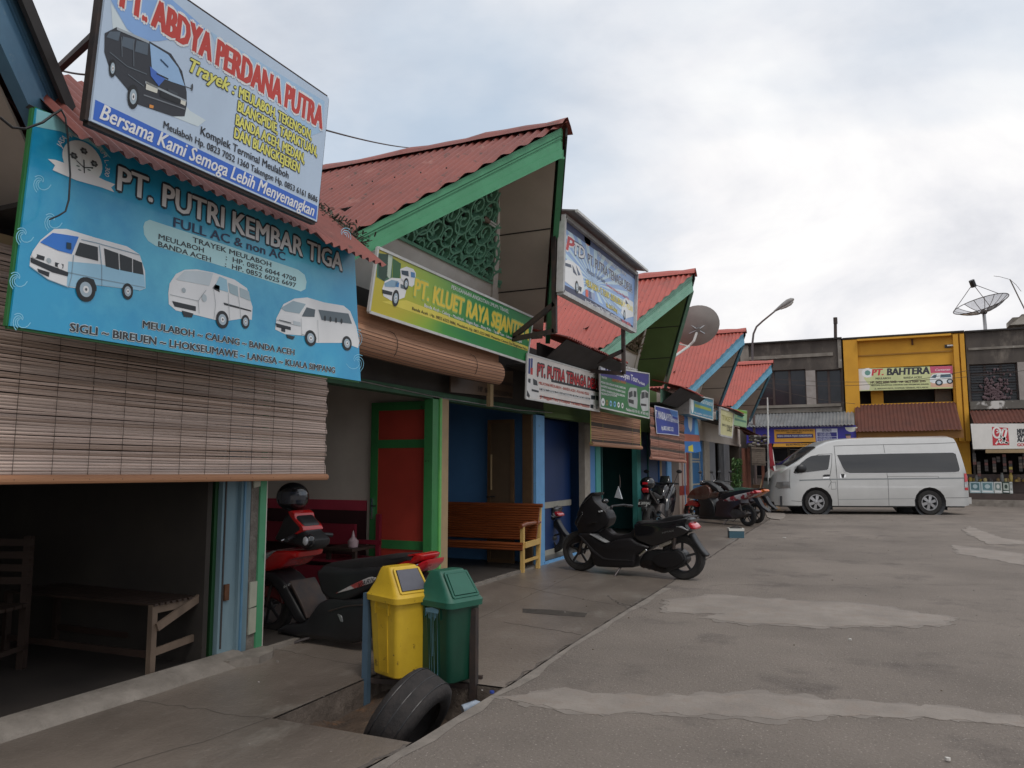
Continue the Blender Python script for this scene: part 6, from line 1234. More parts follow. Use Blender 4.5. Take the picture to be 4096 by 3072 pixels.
vline('panel_gap', V6((350, 452), (520, 445), (843, 438), (1300, 428), (1555, 418)), .014, M_line); vline('panel_gap', V6((870, 752), (1370, 750), (1375, 768)), .008, M_line); vline('panel_gap', V6((390, 980), (880, 972), (1150, 970)), .01, M_mould); vline('panel_gap', V6((1440, 962), (1680, 960)), .012, M_line); vline('panel_gap', V5((715, 1230), (705, 1440), (720, 1570)), .012, M_line); vline('panel_gap', V4((1570, 1115), (1690, 1125)), .012, M_line); vline('fuel_flap', V6((313, 810), (360, 806), (366, 875), (320, 880), (313, 810)), .008, M_line)
for nm, pts in (('door_handle', V6((232, 745), (255, 732), (303, 732), (300, 752), (245, 756))), ('door_handle', V6((412, 728), (452, 728), (448, 765), (425, 765)))): k = MB(); panelx(k, vl(pts), M_blk, .008); k.build(nm, van, local=True)
for pts in (V6((228, 764), (250, 756), (302, 754), (298, 770), (235, 772)), V6((398, 735), (410, 728), (420, 770), (402, 768)), V6((440, 768), (460, 755), (458, 735), (448, 728))): k = MB(); panelx(k, vl(pts), M_chr, .012); k.build('handle_trim', van, local=True)
# lamps, mirror, bumper
k = MB(); panelx(k, vl(V5((500, 1455), (715, 1440), (720, 1560), (540, 1570), (480, 1540))), mat('smoked_headlight', (.17, .16, .15), (.1, .1, .1), 6, .12, coat=1), .01); k.build('headlight', van, local=True)
k = MB(); panelx(k, vl(V5((500, 1455), (715, 1440), (720, 1560), (540, 1570), (480, 1540))), mat('smoked_headlight', (0, 0, 0)), .01, True); k.build('headlight', van, local=True)
for fl_ in (False, True):
    k = MB(); panelx(k, [(x, z) for x, z in vl(V6((1628, 722), (1655, 722), (1668, 800), (1632, 808)))], M_redl, .012, fl_); panelx(k, vl(V6((1632, 862), (1670, 860), (1672, 888), (1636, 886))), M_redl, .012, fl_); panelx(k, vl(V6((1632, 810), (1669, 803), (1671, 858), (1632, 860))), M_clr, .012, fl_); k.build('taillight', van, local=True)
k = MB(); c_ = vl(V5((870, 1215)))[0]; k.ell((c_[0]+.02, -.14, c_[1]+.0), (.14, .07, .12), M_blk, 16, 10); k.tube([(c_[0]+.1, .06, c_[1]-.06), (c_[0]+.02, -.1, c_[1]-.04)], .025, M_blk); k.build('wing_mirror', van, local=True, smooth=60)
k = MB(); k.ell((c_[0]+.02, VW+.14, c_[1]), (.14, .07, .12), M_blk, 16, 10); k.build('wing_mirror', van, local=True, smooth=60)
# windscreen, rear window
def skinpatch(nm, i0, i1, f0, f1, m, off):
    k = MB(); rws = []
    for r_ in rows[i0:i1+1]:
        y0_, y1_ = r_[0][1], r_[-1][1]; rr2 = []
        for j in range(9):
            f = f0+(f1-f0)*j/8; yq = y0_+(y1_-y0_)*f; s_ = 1-(abs(f-.5)*2)**5; i = rows.index(r_); p = top[i]; a = Vector(top[max(i-1, 0)]); b2 = Vector(top[min(i+1, len(top)-1)]); tn = (b2-a).normalized(); nm_ = Vector((-tn.y, tn.x)); bul = .055 if p[1] > 1.8 else .03
            if p[0] < xf+.5 and p[1] < 1.6: bul = .10
            rr2.append((p[0]+nm_.x*(bul*s_+off), yq, p[1]+nm_.y*(bul*s_+off)))
        rws.append(rr2)
    k.rings(rws, m, cap=False, closed=False); return k.build(nm, van, local=True, smooth=40)
skinpatch('windscreen', 7, 11, .05, .95, M_glass, .012); skinpatch('grille', 3, 4, .2, .8, M_blk, .01); skinpatch('rear_window', 20, 21, .1, .9, M_glass, .01)
k = MB(); k.box((xr-.25, .05, .3), (xr+.06, VW-.05, .48), M_sil); k.build('rear_bumper', van, local=True)
def wheel(parent, cx_, y, cz, r, wd, style='van', outward=-1, name='wheel', spoke=M_alu, n=6, tyre_w=None):
    loc = Vector((cx_, y, cz)); 
    k = MB(); rr0 = r*.64 if style == 'van' else r*.72
    prof = [(rr0, -wd*.42), (rr0*1.06, -wd*.5), (r*.93, -wd*.5), (r*.99, -wd*.36), (r, -wd*.12), (r, wd*.12), (r*.99, wd*.36), (r*.93, wd*.5), (rr0*1.06, wd*.5), (rr0, wd*.42)]
    k.lathe(prof, loc, (0, 1, 0), M_tyre, 36); ty = k.build('tyre', parent, local=True, smooth=40)
    k = MB(); k.lathe([(rr0*1.01, -wd*.44), (rr0*.9, -wd*.44), (rr0*.86, -wd*.2), (rr0*.86, wd*.3), (rr0*1.01, wd*.44)], loc, (0, 1, 0), spoke, 32)
    yf_ = outward*wd*.36
    for i in range(n):
        a = 2*math.pi*i/n+.3; d = Vector((math.cos(a), 0, math.sin(a))); t_ = Vector((-math.sin(a), 0, math.cos(a)))
        w0, w1_ = (.09*r*2.0, .13*r*2.0) if style == 'van' else (.05*r*2, .055*r*2)
        p0 = loc+d*rr0*.15+Vector((0, yf_*1.0, 0)); p1 = loc+d*rr0*.9+Vector((0, yf_*.9, 0)); dep_ = Vector((0, -outward*wd*.12, 0))
        k.add([p0-t_*w0/2, p1-t_*w1_/2, p1+t_*w1_/2, p0+t_*w0/2, p0-t_*w0/2+dep_, p1-t_*w1_/2+dep_, p1+t_*w1_/2+dep_, p0+t_*w0/2+dep_], [(0, 1, 2, 3), (0, 4, 5, 1), (1, 5, 6, 2), (2, 6, 7, 3), (3, 7, 4, 0), (4, 7, 6, 5)], spoke)
    k.lathe([(0, yf_*1.25), (rr0*.2, yf_*1.2), (rr0*.26, yf_*.9), (rr0*.26, 0)], loc, (0, 1, 0), spoke, 18)
    k.build('rim', parent, local=True, smooth=35)
    if style == 'van':
        k = MB(); k.lathe([(0, wd*.12*outward), (rr0*.88, wd*.12*outward)], loc, (0, 1, 0), M_blk, 24); k.build('brake_drum', parent, local=True)
def wheelobj(parent, *a, **kw):
    # a wheel is a part with its tyre and rim beneath it
    loc = (a[0], a[1], a[2]); h = MB(); h.lathe([(0, -.02), (.03, -.02), (.03, .02), (0, .02)], (0, 0, 0), (0, 1, 0), M_steel, 12); w_ = h.build('wheel', parent, local=True); w_.location = loc
    wheel(w_, 0, 0, 0, *a[3:], **kw); return w_
for cx_ in (fa[0], ra[0]):
    wheelobj(van, cx_, .13, WR, WR, .2, outward=-1); wheelobj(van, cx_, VW-.13, WR, WR, .2, outward=1)
k = MB()
for cx_ in (fa[0]+.42, ra[0]+.45): k.box((cx_, .04, .13), (cx_+.012, .26, .42), M_blk)
k.build('mud_flap', van, local=True)
# ------------------------------------------------------------------ motorcycles
def smooth_poly(p, it=1, f=.14):
    for _ in range(it):
        q = []
        for a, b_ in zip(p, p[1:]+p[:1]):
            q.append((a[0]*(1-f)+b_[0]*f, a[1]*(1-f)+b_[1]*f)); q.append((a[0]*f+b_[0]*(1-f), a[1]*f+b_[1]*(1-f)))
        p = q
    return p
def inset(p, d):
    n = len(p); A = sum(p[i][0]*p[(i+1) % n][1]-p[(i+1) % n][0]*p[i][1] for i in range(n)); s = 1 if A > 0 else -1; out_ = []
    for i in range(n):
        a, b_, c_ = Vector(p[i-1]), Vector(p[i]), Vector(p[(i+1) % n]); d1 = (b_-a); d2 = (c_-b_)
        if d1.length < 1e-7 or d2.length < 1e-7: out_.append(p[i]); continue
        n1 = Vector((-d1.y, d1.x)).normalized()*s; n2 = Vector((-d2.y, d2.x)).normalized()*s; m_ = (n1+n2)
        if m_.length < .3: m_ = n1
        m_.normalize(); q = b_+m_*d; out_.append((q.x, q.y))
    return out_
def pillow(mb, p, hw, m, ins=.02, yc=0, round_=1):
    p = smooth_poly(p, round_); r = []
    ins *= .75
    for y, d in ((-hw, ins*1.5), (-hw*.965, ins*.7), (-hw*.88, ins*.18), (-hw*.7, 0), (hw*.7, 0), (hw*.88, ins*.18), (hw*.965, ins*.7), (hw, ins*1.5)):
        q = inset(p, d); r.append([Vector((a[0], yc+y, a[1])) for a in q])
    mb.rings(r, m)
class Bike:
    def __init__(s, name, label, f, r, view, group='parked motorcycles', thick=1.0, lean=0):
        """f, r: ground points under the front and the rear axle"""
        f = Vector(f); r = Vector(r); u = (r-f).normalized(); s.root = thing(name, label, 'motorcycle', f, math.atan2(u.y, u.x), group); s.sh = Sheet(f, u, (0, 0, 1)); s.Z = view; s.wb = (r-f).length; s.k = thick
        s.away = 1 if Vector((-u.y, u.x, 0)).dot(f) > 0 else -1
    def p(s, *pts): return [s.sh.px(q) for q in s.Z(*pts)]
    def part(s, nm, pts, hw, m, ins=.02, yc=0, rd=1, label=None):
        k = MB(); pillow(k, s.p(*pts) if not isinstance(pts[0], list) else s.p(*pts[0]), hw*s.k, m, ins*s.k, yc); 
        return k.build(nm, s.root, local=True, smooth=42, label=label)
    def tube(s, nm, segs, m, r=.012, smooth=60):
        k = MB()
        for pts in segs: k.tube(pts, r, m, 8)
        return k.build(nm, s.root, local=True, smooth=smooth)
    def wheels(s, r, wd, rim, n=5, hub_r=None, rr=None):
        for x, R_ in ((0, r), (s.wb, rr or r)): wheelobj(s.root, x, 0, R_, R_, wd, style='bike', spoke=rim, n=n, outward=-1)
def bars(b, x, z, w_, m=M_blk, mirror=True, drop=.02, ang=.12, mz=.2):
    b.tube('handlebar', [[(x+ang, -w_, z-drop), (x+ang*.6, -w_*.55, z), (x, 0, z-.01), (x+ang*.6, w_*.55, z), (x+ang, w_, z-drop)]], M_blk, .014)
    for q in (-1, 1):
        k = MB(); k.tube([(x+ang, q*w_, z-drop), (x+ang*.72, q*w_*.7, z-drop*.5)], .018, m, 10); k.build('grip', b.root, local=True)
        k = MB(); k.tube([(x+ang*.72-.03, q*w_*.68, z-.01), (x+ang*.9-.05, q*w_*.98, z-.03)], .006, M_alu, 6); k.build('brake_lever', b.root, local=True)
        if mirror:
            k = MB(); k.tube([(x+ang*.7, q*w_*.7, z), (x+ang*.5, q*w_*.85, z+mz*.6), (x+ang*.45, q*w_*.95, z+mz)], .005, m, 6); k.ell((x+ang*.45, q*w_*1.02, z+mz+.03), (.016, .06, .038), m, 12, 8); o = k.build('mirror', b.root, local=True, smooth=60)
# --- large matt black maxi scooter
Z7 = Z(2000, 1850, .40688)
f0 = PZ(Z7((800, 1062))[0]); r0 = PZ(Z7((1808, 1150))[0])
mx_ = Bike('maxi_scooter', 'matt black maxi scooter with a red tail lamp standing side-on in front of the shops', f0, r0, Z7)
M_mblk = mat('matt_black_paint', (.010, .009, .010), (.014, .012, .013), 5, .42, spec=.35); M_dkrim = mat('black_rim', (.02, .02, .022), (.03, .03, .032), 5, .35)
cf = mx_.p((800, 905))[0]; cr_ = mx_.p((1808, 975))[0]
rf_, rr__ = mx_.p((800, 735))[0][1]/2, mx_.p((1808, 800))[0][1]/2
mx_.wheels(max(rf_, .235)*1.09, .11, M_dkrim, 5, rr=max(rr__, .25)*1.06)
P = mx_.part
P('front_fender', [(668, 835), (685, 785), (740, 740), (815, 702), (880, 740), (935, 800), (968, 862), (950, 872), (900, 820), (840, 790), (770, 785), (715, 805), (692, 835)], .07, M_mblk)
P('front_cowl', [(945, 292), (985, 296), (982, 320), (955, 325), (972, 375), (1030, 430), (1085, 480), (1112, 545), (1090, 610), (1000, 665), (945, 690), (900, 720), (850, 715), (815, 690), (795, 640), (775, 590), (795, 500), (825, 420), (870, 355)], .115, M_mblk, .018)
P('headlight', [(768, 590), (800, 520), (850, 470), (862, 500), (820, 570), (800, 640)], .12, M_gls, .01); P('front_indicator', [(1010, 470), (1045, 462), (1055, 480), (1020, 490)], .138, M_clr, .004); P('cowl_trim', [(900, 592), (990, 576), (992, 584), (905, 600)], .134, M_chr, .002)
P('windscreen', [(925, 300), (948, 291), (985, 295), (980, 312), (950, 325), (900, 372), (862, 410), (850, 395), (880, 345)], .13, M_gls, .01)
P('leg_shield', [(815, 690), (945, 685), (1000, 740), (1110, 780), (1220, 745), (1340, 735), (1400, 775), (1530, 820), (1440, 880), (1385, 900), (1375, 1022), (1200, 1024), (1010, 1014), (975, 990), (962, 930), (930, 850), (880, 770)], .165, M_mblk, .03)
P('center_tunnel', [(985, 690), (1060, 640), (1130, 700), (1210, 712), (1300, 690), (1370, 600), (1420, 720), (1380, 790), (1110, 785)], .08, M_mblk, .03)
P('rear_body', [(1360, 600), (1420, 580), (1640, 570), (1900, 530), (1915, 560), (1885, 605), (1915, 650), (1890, 680), (1820, 720), (1700, 762), (1600, 805), (1530, 818), (1400, 765), (1360, 720)], .15, M_gls, .03)
P('seat', [(1370, 592), (1400, 567), (1500, 572), (1600, 560), (1700, 520), (1830, 505), (1855, 518), (1850, 545), (1720, 585), (1640, 610), (1500, 622), (1400, 620)], .125, M_blk, .02)
P('grab_rail', [(1715, 612), (1800, 570), (1890, 520), (1915, 522), (1885, 560), (1800, 605), (1735, 628)], .135, mat('grey_rail', (.14, .14, .145), (.1, .1, .105), 4, .4), .012)
P('tail_lamp', [(1835, 606), (1900, 585), (1930, 605), (1952, 635), (1945, 655), (1905, 650), (1870, 625)], .11, M_redl, .012)
P('rear_indicator', [(1765, 622), (1835, 608), (1905, 655), (1890, 668), (1830, 645)], .152, M_clr, .01)
P('engine_cover', [(1400, 965), (1450, 880), (1530, 850), (1640, 860), (1780, 840), (1845, 880), (1870, 960), (1820, 1020), (1730, 1052), (1640, 1085), (1500, 1042), (1410, 1022)], .08, M_blk, .012, yc=-.02)
P('belt_cover', [(1560, 900), (1640, 872), (1780, 860), (1835, 900), (1850, 950), (1800, 1000), (1700, 1030), (1600, 1010), (1540, 960)], .03, M_mblk, .012, yc=-.11)
P('cooling_fins', [(1410, 1000), (1440, 1035), (1470, 1022), (1495, 1050), (1525, 1035), (1555, 1065), (1590, 1048), (1620, 1080), (1650, 1062), (1680, 1040), (1600, 960), (1440, 940)], .06, M_steel, .004, yc=-.04, rd=0)
P('shield_crease', [(830, 700), (870, 720), (985, 850), (1090, 930), (1370, 945), (1370, 958), (1080, 945), (970, 868), (880, 765)], .172, mat('satin_black_trim', (.03, .028, .03), None, 4, .3), .004)
P('air_filter', [(1598, 800), (1720, 752), (1722, 790), (1610, 832)], .05, mat('pale_beige_plastic', (.3, .27, .22), (.24, .21, .17), 9, .5), .01, yc=-.07)
P('rear_fender', [(1870, 700), (1905, 690), (1940, 760), (2000, 850), (2052, 905), (2040, 926), (2000, 908), (1930, 820), (1880, 740)], .06, M_blk, .012)
P('foot_rest', [(940, 690), (985, 705), (1110, 775), (1090, 782), (1000, 735), (945, 702)], .175, mat('grey_strip', (.25, .25, .25), None, 3, .5), .006)
P('kick_start', [(1415, 895), (1470, 848), (1490, 840), (1495, 858), (1450, 895), (1425, 912)], .012, M_chr, .004, yc=-.15)
b_ = mx_.p((1755, 725), (1745, 840), (1100, 420), (1110, 360), (1270, 470), (1235, 1000), (1205, 1130), (1315, 980))
mx_.tube('shock_absorber', [[(b_[0][0], -.12, b_[0][1]), (b_[1][0], -.12, b_[1][1])]], M_steel, .022)
mx_.tube('side_stand', [[(b_[5][0], -.1, b_[5][1]), (b_[6][0], -.22, .0)], [(b_[7][0], -.08, b_[7][1]), (b_[5][0], -.1, b_[5][1])]], mat('stand_metal', (.14, .12, .12), (.08, .07, .07), 9, .45, metal=.6), .013)
fk = mx_.p((880, 620))[0]; mx_.tube('fork', [[(fk[0], -.075, fk[1]), (0, -.075, rf_)], [(fk[0], .075, fk[1]), (0, .075, rf_)]], M_steel, .018)
bars(mx_, b_[2][0], b_[2][1], .3, mirror=False, ang=.14)
k = MB(); q = mx_.p((1075, 240), (1038, 350), (1112, 365)); k.rings([[Vector((a[0], .26+d, a[1])) for a in q] for d in (-.012, .012)], mat('mirror_glass_grey', (.4, .42, .44), None, 3, .15)); w0 = mx_.p((1085, 120), (1092, 190), (1088, 250)); k.tube([(a[0], .26, a[1]) for a in w0], [.003, .007, .012], M_steel); k.build('mirror', mx_.root, local=True)
k = MB(); q = mx_.p((1140, 370))[0]; k.ell((q[0], -.3, q[1]+.0), (.04, .06, .03), M_gls, 12, 8); k.build('mirror', mx_.root, local=True, smooth=60)
k = MB(); a = mx_.p((1645, 692), (1760, 668)); vs, fs, asp = glyphs('NMAX', .02); h = .022; d = Vector((a[1][0]-a[0][0], 0, a[1][1]-a[0][1]))
k.add([Vector((a[0][0], -.153, a[0][1]))+d*x+Vector((0, 0, h*y)) for x, y in vs], fs, M_alu); k.build('lettering', mx_.root, local=True)
# --- near red and black scooter with the helmet
Z6 = Z(900, 1800, .54250)
f0 = PZ((1085, 2530)); r0 = PZ((1600, 2610)); 
va = Bike('scooter', 'red and black scooter with a helmet on its mirror parked behind the waste bins', f0, r0, Z6)
P = va.part; va.wheels(.225, .085, M_dkrim, 6)
M_dred = mat('dark_red_paint', (.12, .012, .012), (.09, .01, .01), 4, .25, coat=.4)
P('front_fender', [(150, 1110), (230, 1040), (330, 990), (410, 1005), (455, 1065), (470, 1135), (400, 1090), (300, 1080), (200, 1130)], .06, M_dred, .012)
P('leg_shield', [(245, 880), (345, 850), (420, 880), (470, 905), (520, 955), (580, 1060), (650, 1185), (692, 1238), (645, 1268), (590, 1240), (530, 1130), (465, 1020), (400, 940), (300, 915)], .13, M_blk, .02)
P('body_crease', [(860, 1160), (1000, 1120), (1180, 1110), (1180, 1122), (1000, 1134), (870, 1172)], .156, M_steel, .003); P('vent', [(930, 1180), (965, 1195), (975, 1245), (955, 1240)], .156, M_alu, .003); P('shield_edge', [(560, 955), (575, 950), (665, 1120), (700, 1215), (690, 1225), (650, 1130)], .135, M_steel, .003)
P('front_cowl', [(345, 852), (400, 790), (465, 728), (560, 728), (632, 738), (622, 780), (565, 800), (520, 850), (405, 886)], .16, M_redp, .025)
P('headlight', [(272, 802), (345, 752), (465, 722), (420, 770), (350, 845), (290, 832)], .11, M_clr, .02)
P('handlebar_cowl', [(425, 650), (470, 560), (500, 485), (545, 450), (585, 475), (640, 540), (655, 595), (718, 655), (715, 700), (665, 738), (600, 705), (480, 682)], .1, M_blk, .03)
P('cowl_trim', [(535, 448), (562, 440), (586, 465), (592, 500), (645, 555), (657, 590), (600, 618), (582, 608), (630, 575), (575, 515), (548, 478)], .108, M_redp, .004)
k = MB(); q = va.p((688, 660))[0]; k.ell((q[0], -.1, q[1]), (.045, .05, .05), M_gls, 14, 10); k.ell((q[0]+.005, -.145, q[1]), (.028, .014, .034), M_clr, 12, 8); k.build('meter', va.root, local=True, smooth=60)
P('floor_board', [(478, 1302), (540, 1262), (680, 1252), (780, 1110), (870, 1065), (1045, 1082), (1200, 1060), (1250, 1200), (1180, 1340), (1050, 1402), (930, 1390), (780, 1370), (600, 1352), (490, 1322)], .15, M_blk, .03)
P('rear_body', [(762, 880), (820, 840), (1000, 860), (1250, 840), (1350, 900), (1240, 960), (1100, 1040), (980, 1100), (870, 1090), (800, 1040)], .145, M_blk, .03)
P('seat', [(758, 905), (790, 842), (860, 815), (1080, 790), (1240, 765), (1400, 760), (1465, 772), (1440, 802), (1250, 862), (1180, 892), (1000, 962), (850, 1042), (815, 1020), (785, 960)], .12, mat('seat_vinyl', (.012, .011, .012), (.02, .017, .018), 9, .5), .03)
P('tail_cowl', [(1180, 888), (1260, 858), (1440, 785), (1462, 768), (1400, 762), (1500, 750), (1527, 765), (1512, 802), (1430, 842), (1320, 892), (1240, 912)], .115, M_redp, .012)
P('side_stripe', [(900, 1042), (1050, 962), (1170, 912), (1240, 925), (1180, 965), (1100, 992), (1000, 1022)], .15, mat('stripe_grey_red', (.3, .05, .045), (.4, .38, .37), 5, .3, t1=(.5, .52)), .006)
k = MB(); a = va.p((1085, 990), (1222, 938)); vs, fs, asp = glyphs('VARIO', .03, .3); d = Vector((a[1][0]-a[0][0], 0, a[1][1]-a[0][1])); k.add([Vector((a[0][0], -.1535, a[0][1]))+d*x+Vector((0, 0, .032*y)) for x, y in vs], fs, M_blk)
a = va.p((285, 885), (352, 868)); vs, fs, asp = glyphs('HONDA', .02); d = Vector((a[1][0]-a[0][0], 0, a[1][1]-a[0][1])); k.add([Vector((a[0][0], -.156, a[0][1]))+d*x+Vector((0, 0, .018*y)) for x, y in vs], fs, M_alu)
a = va.p((540, 1000), (590, 975)); vs, fs, asp = glyphs('Z-123', .03); d = Vector((a[1][0]-a[0][0], 0, a[1][1]-a[0][1])); k.add([Vector((a[0][0], -.156, a[0][1]-.02*q))+d*x+Vector((0, 0, .016*y)) for q in range(1) for x, y in vs], fs, M_wh); k.build('lettering', va.root, local=True)
P('tail_lamp', [(1340, 892), (1430, 842), (1562, 792), (1560, 832), (1500, 892), (1400, 906)], .1, M_redl, .012); P('rear_indicator', [(1330, 890), (1440, 840), (1500, 825), (1440, 880), (1380, 902)], .11, M_clr, .008)
P('rear_fender', [(1400, 900), (1470, 900), (1560, 1010), (1590, 1080), (1560, 1090), (1470, 990)], .06, M_blk, .012)
k = MB(); q = va.p((1478, 1062), (1552, 970)); k.bar((q[0][0], -.09, q[0][1]), (q[1][0], .09, q[1][1]), .01, .07, M_blk); k.build('number_plate', va.root, local=True)
sh_ = Sheet(PZ((1700, 2560)), (0, 0, 1), (0, 1, 0))
k = MB(); A = Vector((q[0][0]-.03, -.1, q[0][1]-.02)); B = Vector((q[1][0]-.01, -.1, q[1][1]-.01)); k.add([A, B, B+Vector((-.045, 0, .04)), A+Vector((-.045, 0, .04))], [(0, 1, 2, 3)], M_blk); vs, fs, asp = glyphs('BL 6110 CW', .02); nd = Vector((-.036, 0, .032)); k.add([A+(B-A)*(.06+.88*x)+nd*(.2+.6*y)+Vector((0, -.003, 0)) for x, y in vs], fs, M_wh); k.build('number_plate', va.root, local=True)
b_ = va.p((735, 1350), (715, 1370), (628, 1532)); va.tube('side_stand', [[(b_[0][0], -.1, b_[0][1]), (b_[2][0], -.2, 0)]], MATS['stand_metal'], .011)
fk = va.p((420, 850))[0]; va.tube('fork', [[(fk[0], q, fk[1]), (0, q, .22)] for q in (-.06, .06)], M_steel, .015)
q = va.p((560, 640))[0]; bars(va, q[0], q[1]+.02, .25, ang=.1, mirror=False)
q = va.p((500, 345), (370, 345), (500, 440)); hw = (q[0][0]-q[1][0]); hc = va.sh.w(q[0]); 
t = thing('helmet', 'black open-face helmet hung over the mirror of the red and black scooter', 'helmet', hc)
k = MB(); n = 24
k.ell(hc, (.135, .125, .118), M_gls, 28, 16); k.build('shell', t, smooth=60); k = MB()
c_ = hc; fwd = Vector((.5, -.86, 0)); 
for i in range(12):
    a0, a1_ = -.95+i*.16, -.95+(i+1)*.16
    def vp(a, z): d = Matrix.Rotation(a, 3, 'Z') @ fwd; r = math.sqrt(max(.01, 1-(z/.118)**2)); return c_+Vector((d.x*.142*r, d.y*.132*r, z))
    for z0, z1 in ((-.05, -.02), (-.02, .015), (.015, .045)): k.add([vp(a0, z0), vp(a1_, z0), vp(a1_, z1), vp(a0, z1)], [(0, 1, 2, 3)], mat('visor_dark', (.03, .035, .05), None, 3, .06, coat=1))
k.build('visor', t, smooth=60)
# --- red and black small scooter, orange one behind it, dark one by the wall
Z4 = Z(2650, 1750, .22604)
f0 = PZ(Z4((520, 1478))[0]); r0 = PZ(Z4((1515, 1568))[0])
def small_scooter(label, f0, r0, c_fender, c_body, c_stripe, c_tail, cover=None):
    s = Bike('scooter', label, f0, r0, Z4); P = s.part; rr_ = .26; s.wheels(.238, .085, M_dkrim, 5)
    P('front_fender', [(415, 1215), (500, 1120), (565, 1102), (682, 1160), (662, 1232), (560, 1202), (480, 1208)], .075, c_fender, .008)
    P('front_cowl', [(500, 1060), (560, 960), (620, 900), (700, 870), (830, 830), (900, 880), (925, 980), (900, 1060), (860, 1100), (700, 1100), (560, 1080)], .15, c_body, .03)
    P('leg_shield', [(680, 1090), (900, 1060), (960, 1150), (1000, 1260), (985, 1400), (700, 1400), (740, 1200)], .14, M_blk, .03)
    P('floor_board', [(700, 1390), (980, 1370), (1150, 1380), (1330, 1440), (1100, 1450), (720, 1440)], .13, M_blk, .02)
    P('handlebar_cowl', [(700, 800), (740, 760), (800, 765), (900, 820), (1000, 890), (1060, 960), (1000, 970), (900, 900), (800, 850), (710, 850)], .09, M_blk, .02)
    P('seat', [(1078, 1002), (1200, 970), (1400, 930), (1640, 908), (1620, 960), (1450, 1002), (1200, 1062), (1150, 1112), (1090, 1082)], .12, M_blk, .02)
    P('rear_body', [(1000, 1150), (1090, 1080), (1250, 1080), (1450, 1080), (1470, 1170), (1320, 1260), (1260, 1340), (1330, 1430), (1100, 1432), (980, 1400), (1010, 1260)], .13, mat('dark_maroon_body', (.035, .018, .022), (.028, .014, .018), 4, .35, coat=.2), .03)
    P('side_stripe', [(1128, 1122), (1230, 1060), (1390, 1010), (1660, 950), (1682, 982), (1500, 1080), (1380, 1122), (1250, 1132)], .135, c_stripe, .01)
    P('tail_lamp', [(1640, 940), (1690, 935), (1720, 970), (1680, 1000), (1640, 985)], .08, c_tail, .01)
    P('engine_cover', [(1200, 1300), (1300, 1260), (1450, 1290), (1560, 1340), (1520, 1402), (1350, 1442), (1200, 1422)], .09, mat('engine_grey', (.06, .05, .048), (.1, .09, .085), 9, .5, metal=.3), .02, yc=-.03)
    P('rear_fender', [(1600, 1060), (1700, 1060), (1790, 1220), (1900, 1300), (1880, 1320), (1760, 1250), (1640, 1110)], .05, M_blk, .01)
    q = s.p((820, 800), (755, 790), (968, 860), (1210, 1440), (1180, 1560), (1420, 1120), (1460, 1300)); bars(s, q[0][0], q[0][1]+.02, .3, ang=.1, mz=.2)
    k = MB(); k.ell((q[1][0], -.06, q[1][1]), (.05, .04, .05), M_chr, 14, 10); k.ell((q[1][0]-.005, -.09, q[1][1]), (.035, .02, .036), M_clr, 12, 8); k.build('meter', s.root, local=True, smooth=60)
    s.tube('side_stand', [[(q[3][0], -.08, q[3][1]), (q[4][0], -.2, 0)]], MATS['stand_metal'], .012); s.tube('shock_absorber', [[(q[5][0], -.11, q[5][1]), (q[6][0], -.11, q[6][1])]], MATS['engine_grey'], .02)
    fk = s.p((640, 1080))[0]; s.tube('fork', [[(fk[0], w_, fk[1]), (0, w_, .26)] for w_ in (-.06, .06)], M_steel, .016)
    return s
M_org = mat('orange_paint', (.6, .14, .02), (.5, .11, .015), 4, .25, coat=.4)
M_strp = mat('white_red_stripe', (.55, .52, .52), (.3, .03, .04), 9, .3, t1=(.5, .54))
M_mar_ = mat('maroon_brown_cowl', (.09, .03, .022), (.13, .09, .07), 6, .25, coat=.3)
sc1 = small_scooter('scooter with bright red front fender and white-red stripe, nearest of the pair by the flagpole', f0, r0, M_redp, M_mar_, M_strp, M_redl)
# orange scooter: copy of the thing and each of its parts, then its own paint and label
def copy_thing(root, name, label, loc, rz):
    r = root.copy(); C.objects.link(r); r.name = name; r.location = loc; r.rotation_euler = (0, 0, rz); r['label'] = label; mp = {}
    for ch in list(root.children):
        c_ = ch.copy(); C.objects.link(c_); c_.parent = r
        for g_ in ch.children: d_ = g_.copy(); C.objects.link(d_); d_.parent = c_
    return r
off = PZ(Z4((1700, 1515))[0])-r0; r2 = copy_thing(sc1.root, 'scooter', 'scooter with orange tail panels standing behind the red-fendered one', sc1.root.location+Vector((off.x, off.y, 0)), sc1.root.rotation_euler.z-.03)
for ch in r2.children:
    if ch.name.startswith(('side_stripe', 'tail_lamp')): ch.data = ch.data.copy(); ch.data.materials[0] = M_org
    if ch.name.startswith('front_fender'): ch.data = ch.data.copy(); ch.data.materials[0] = M_gls
    if ch.name.startswith('front_cowl'): ch.data = ch.data.copy(); ch.data.materials[0] = M_gls
k = MB(); a, b_ = PZ(Z4((1100, 1300))[0]), None
Yc = (sc1.root.location.y+off.y+.3); pts = [PY(p, sc1.root.location.y+1.3) for p in Z4((1090, 905), (1400, 888), (1640, 908), (1560, 935), (1440, 962), (1250, 975), (1090, 985))]
k.poly(pts, mat('green_cloth', (.05, .13, .09), (.035, .09, .065), 5, .8), .25, (0, 1, 0)); tag(k.build('cloth_cover'), 'dull green cloth laid over the seat of the orange-tailed scooter', 'cloth')
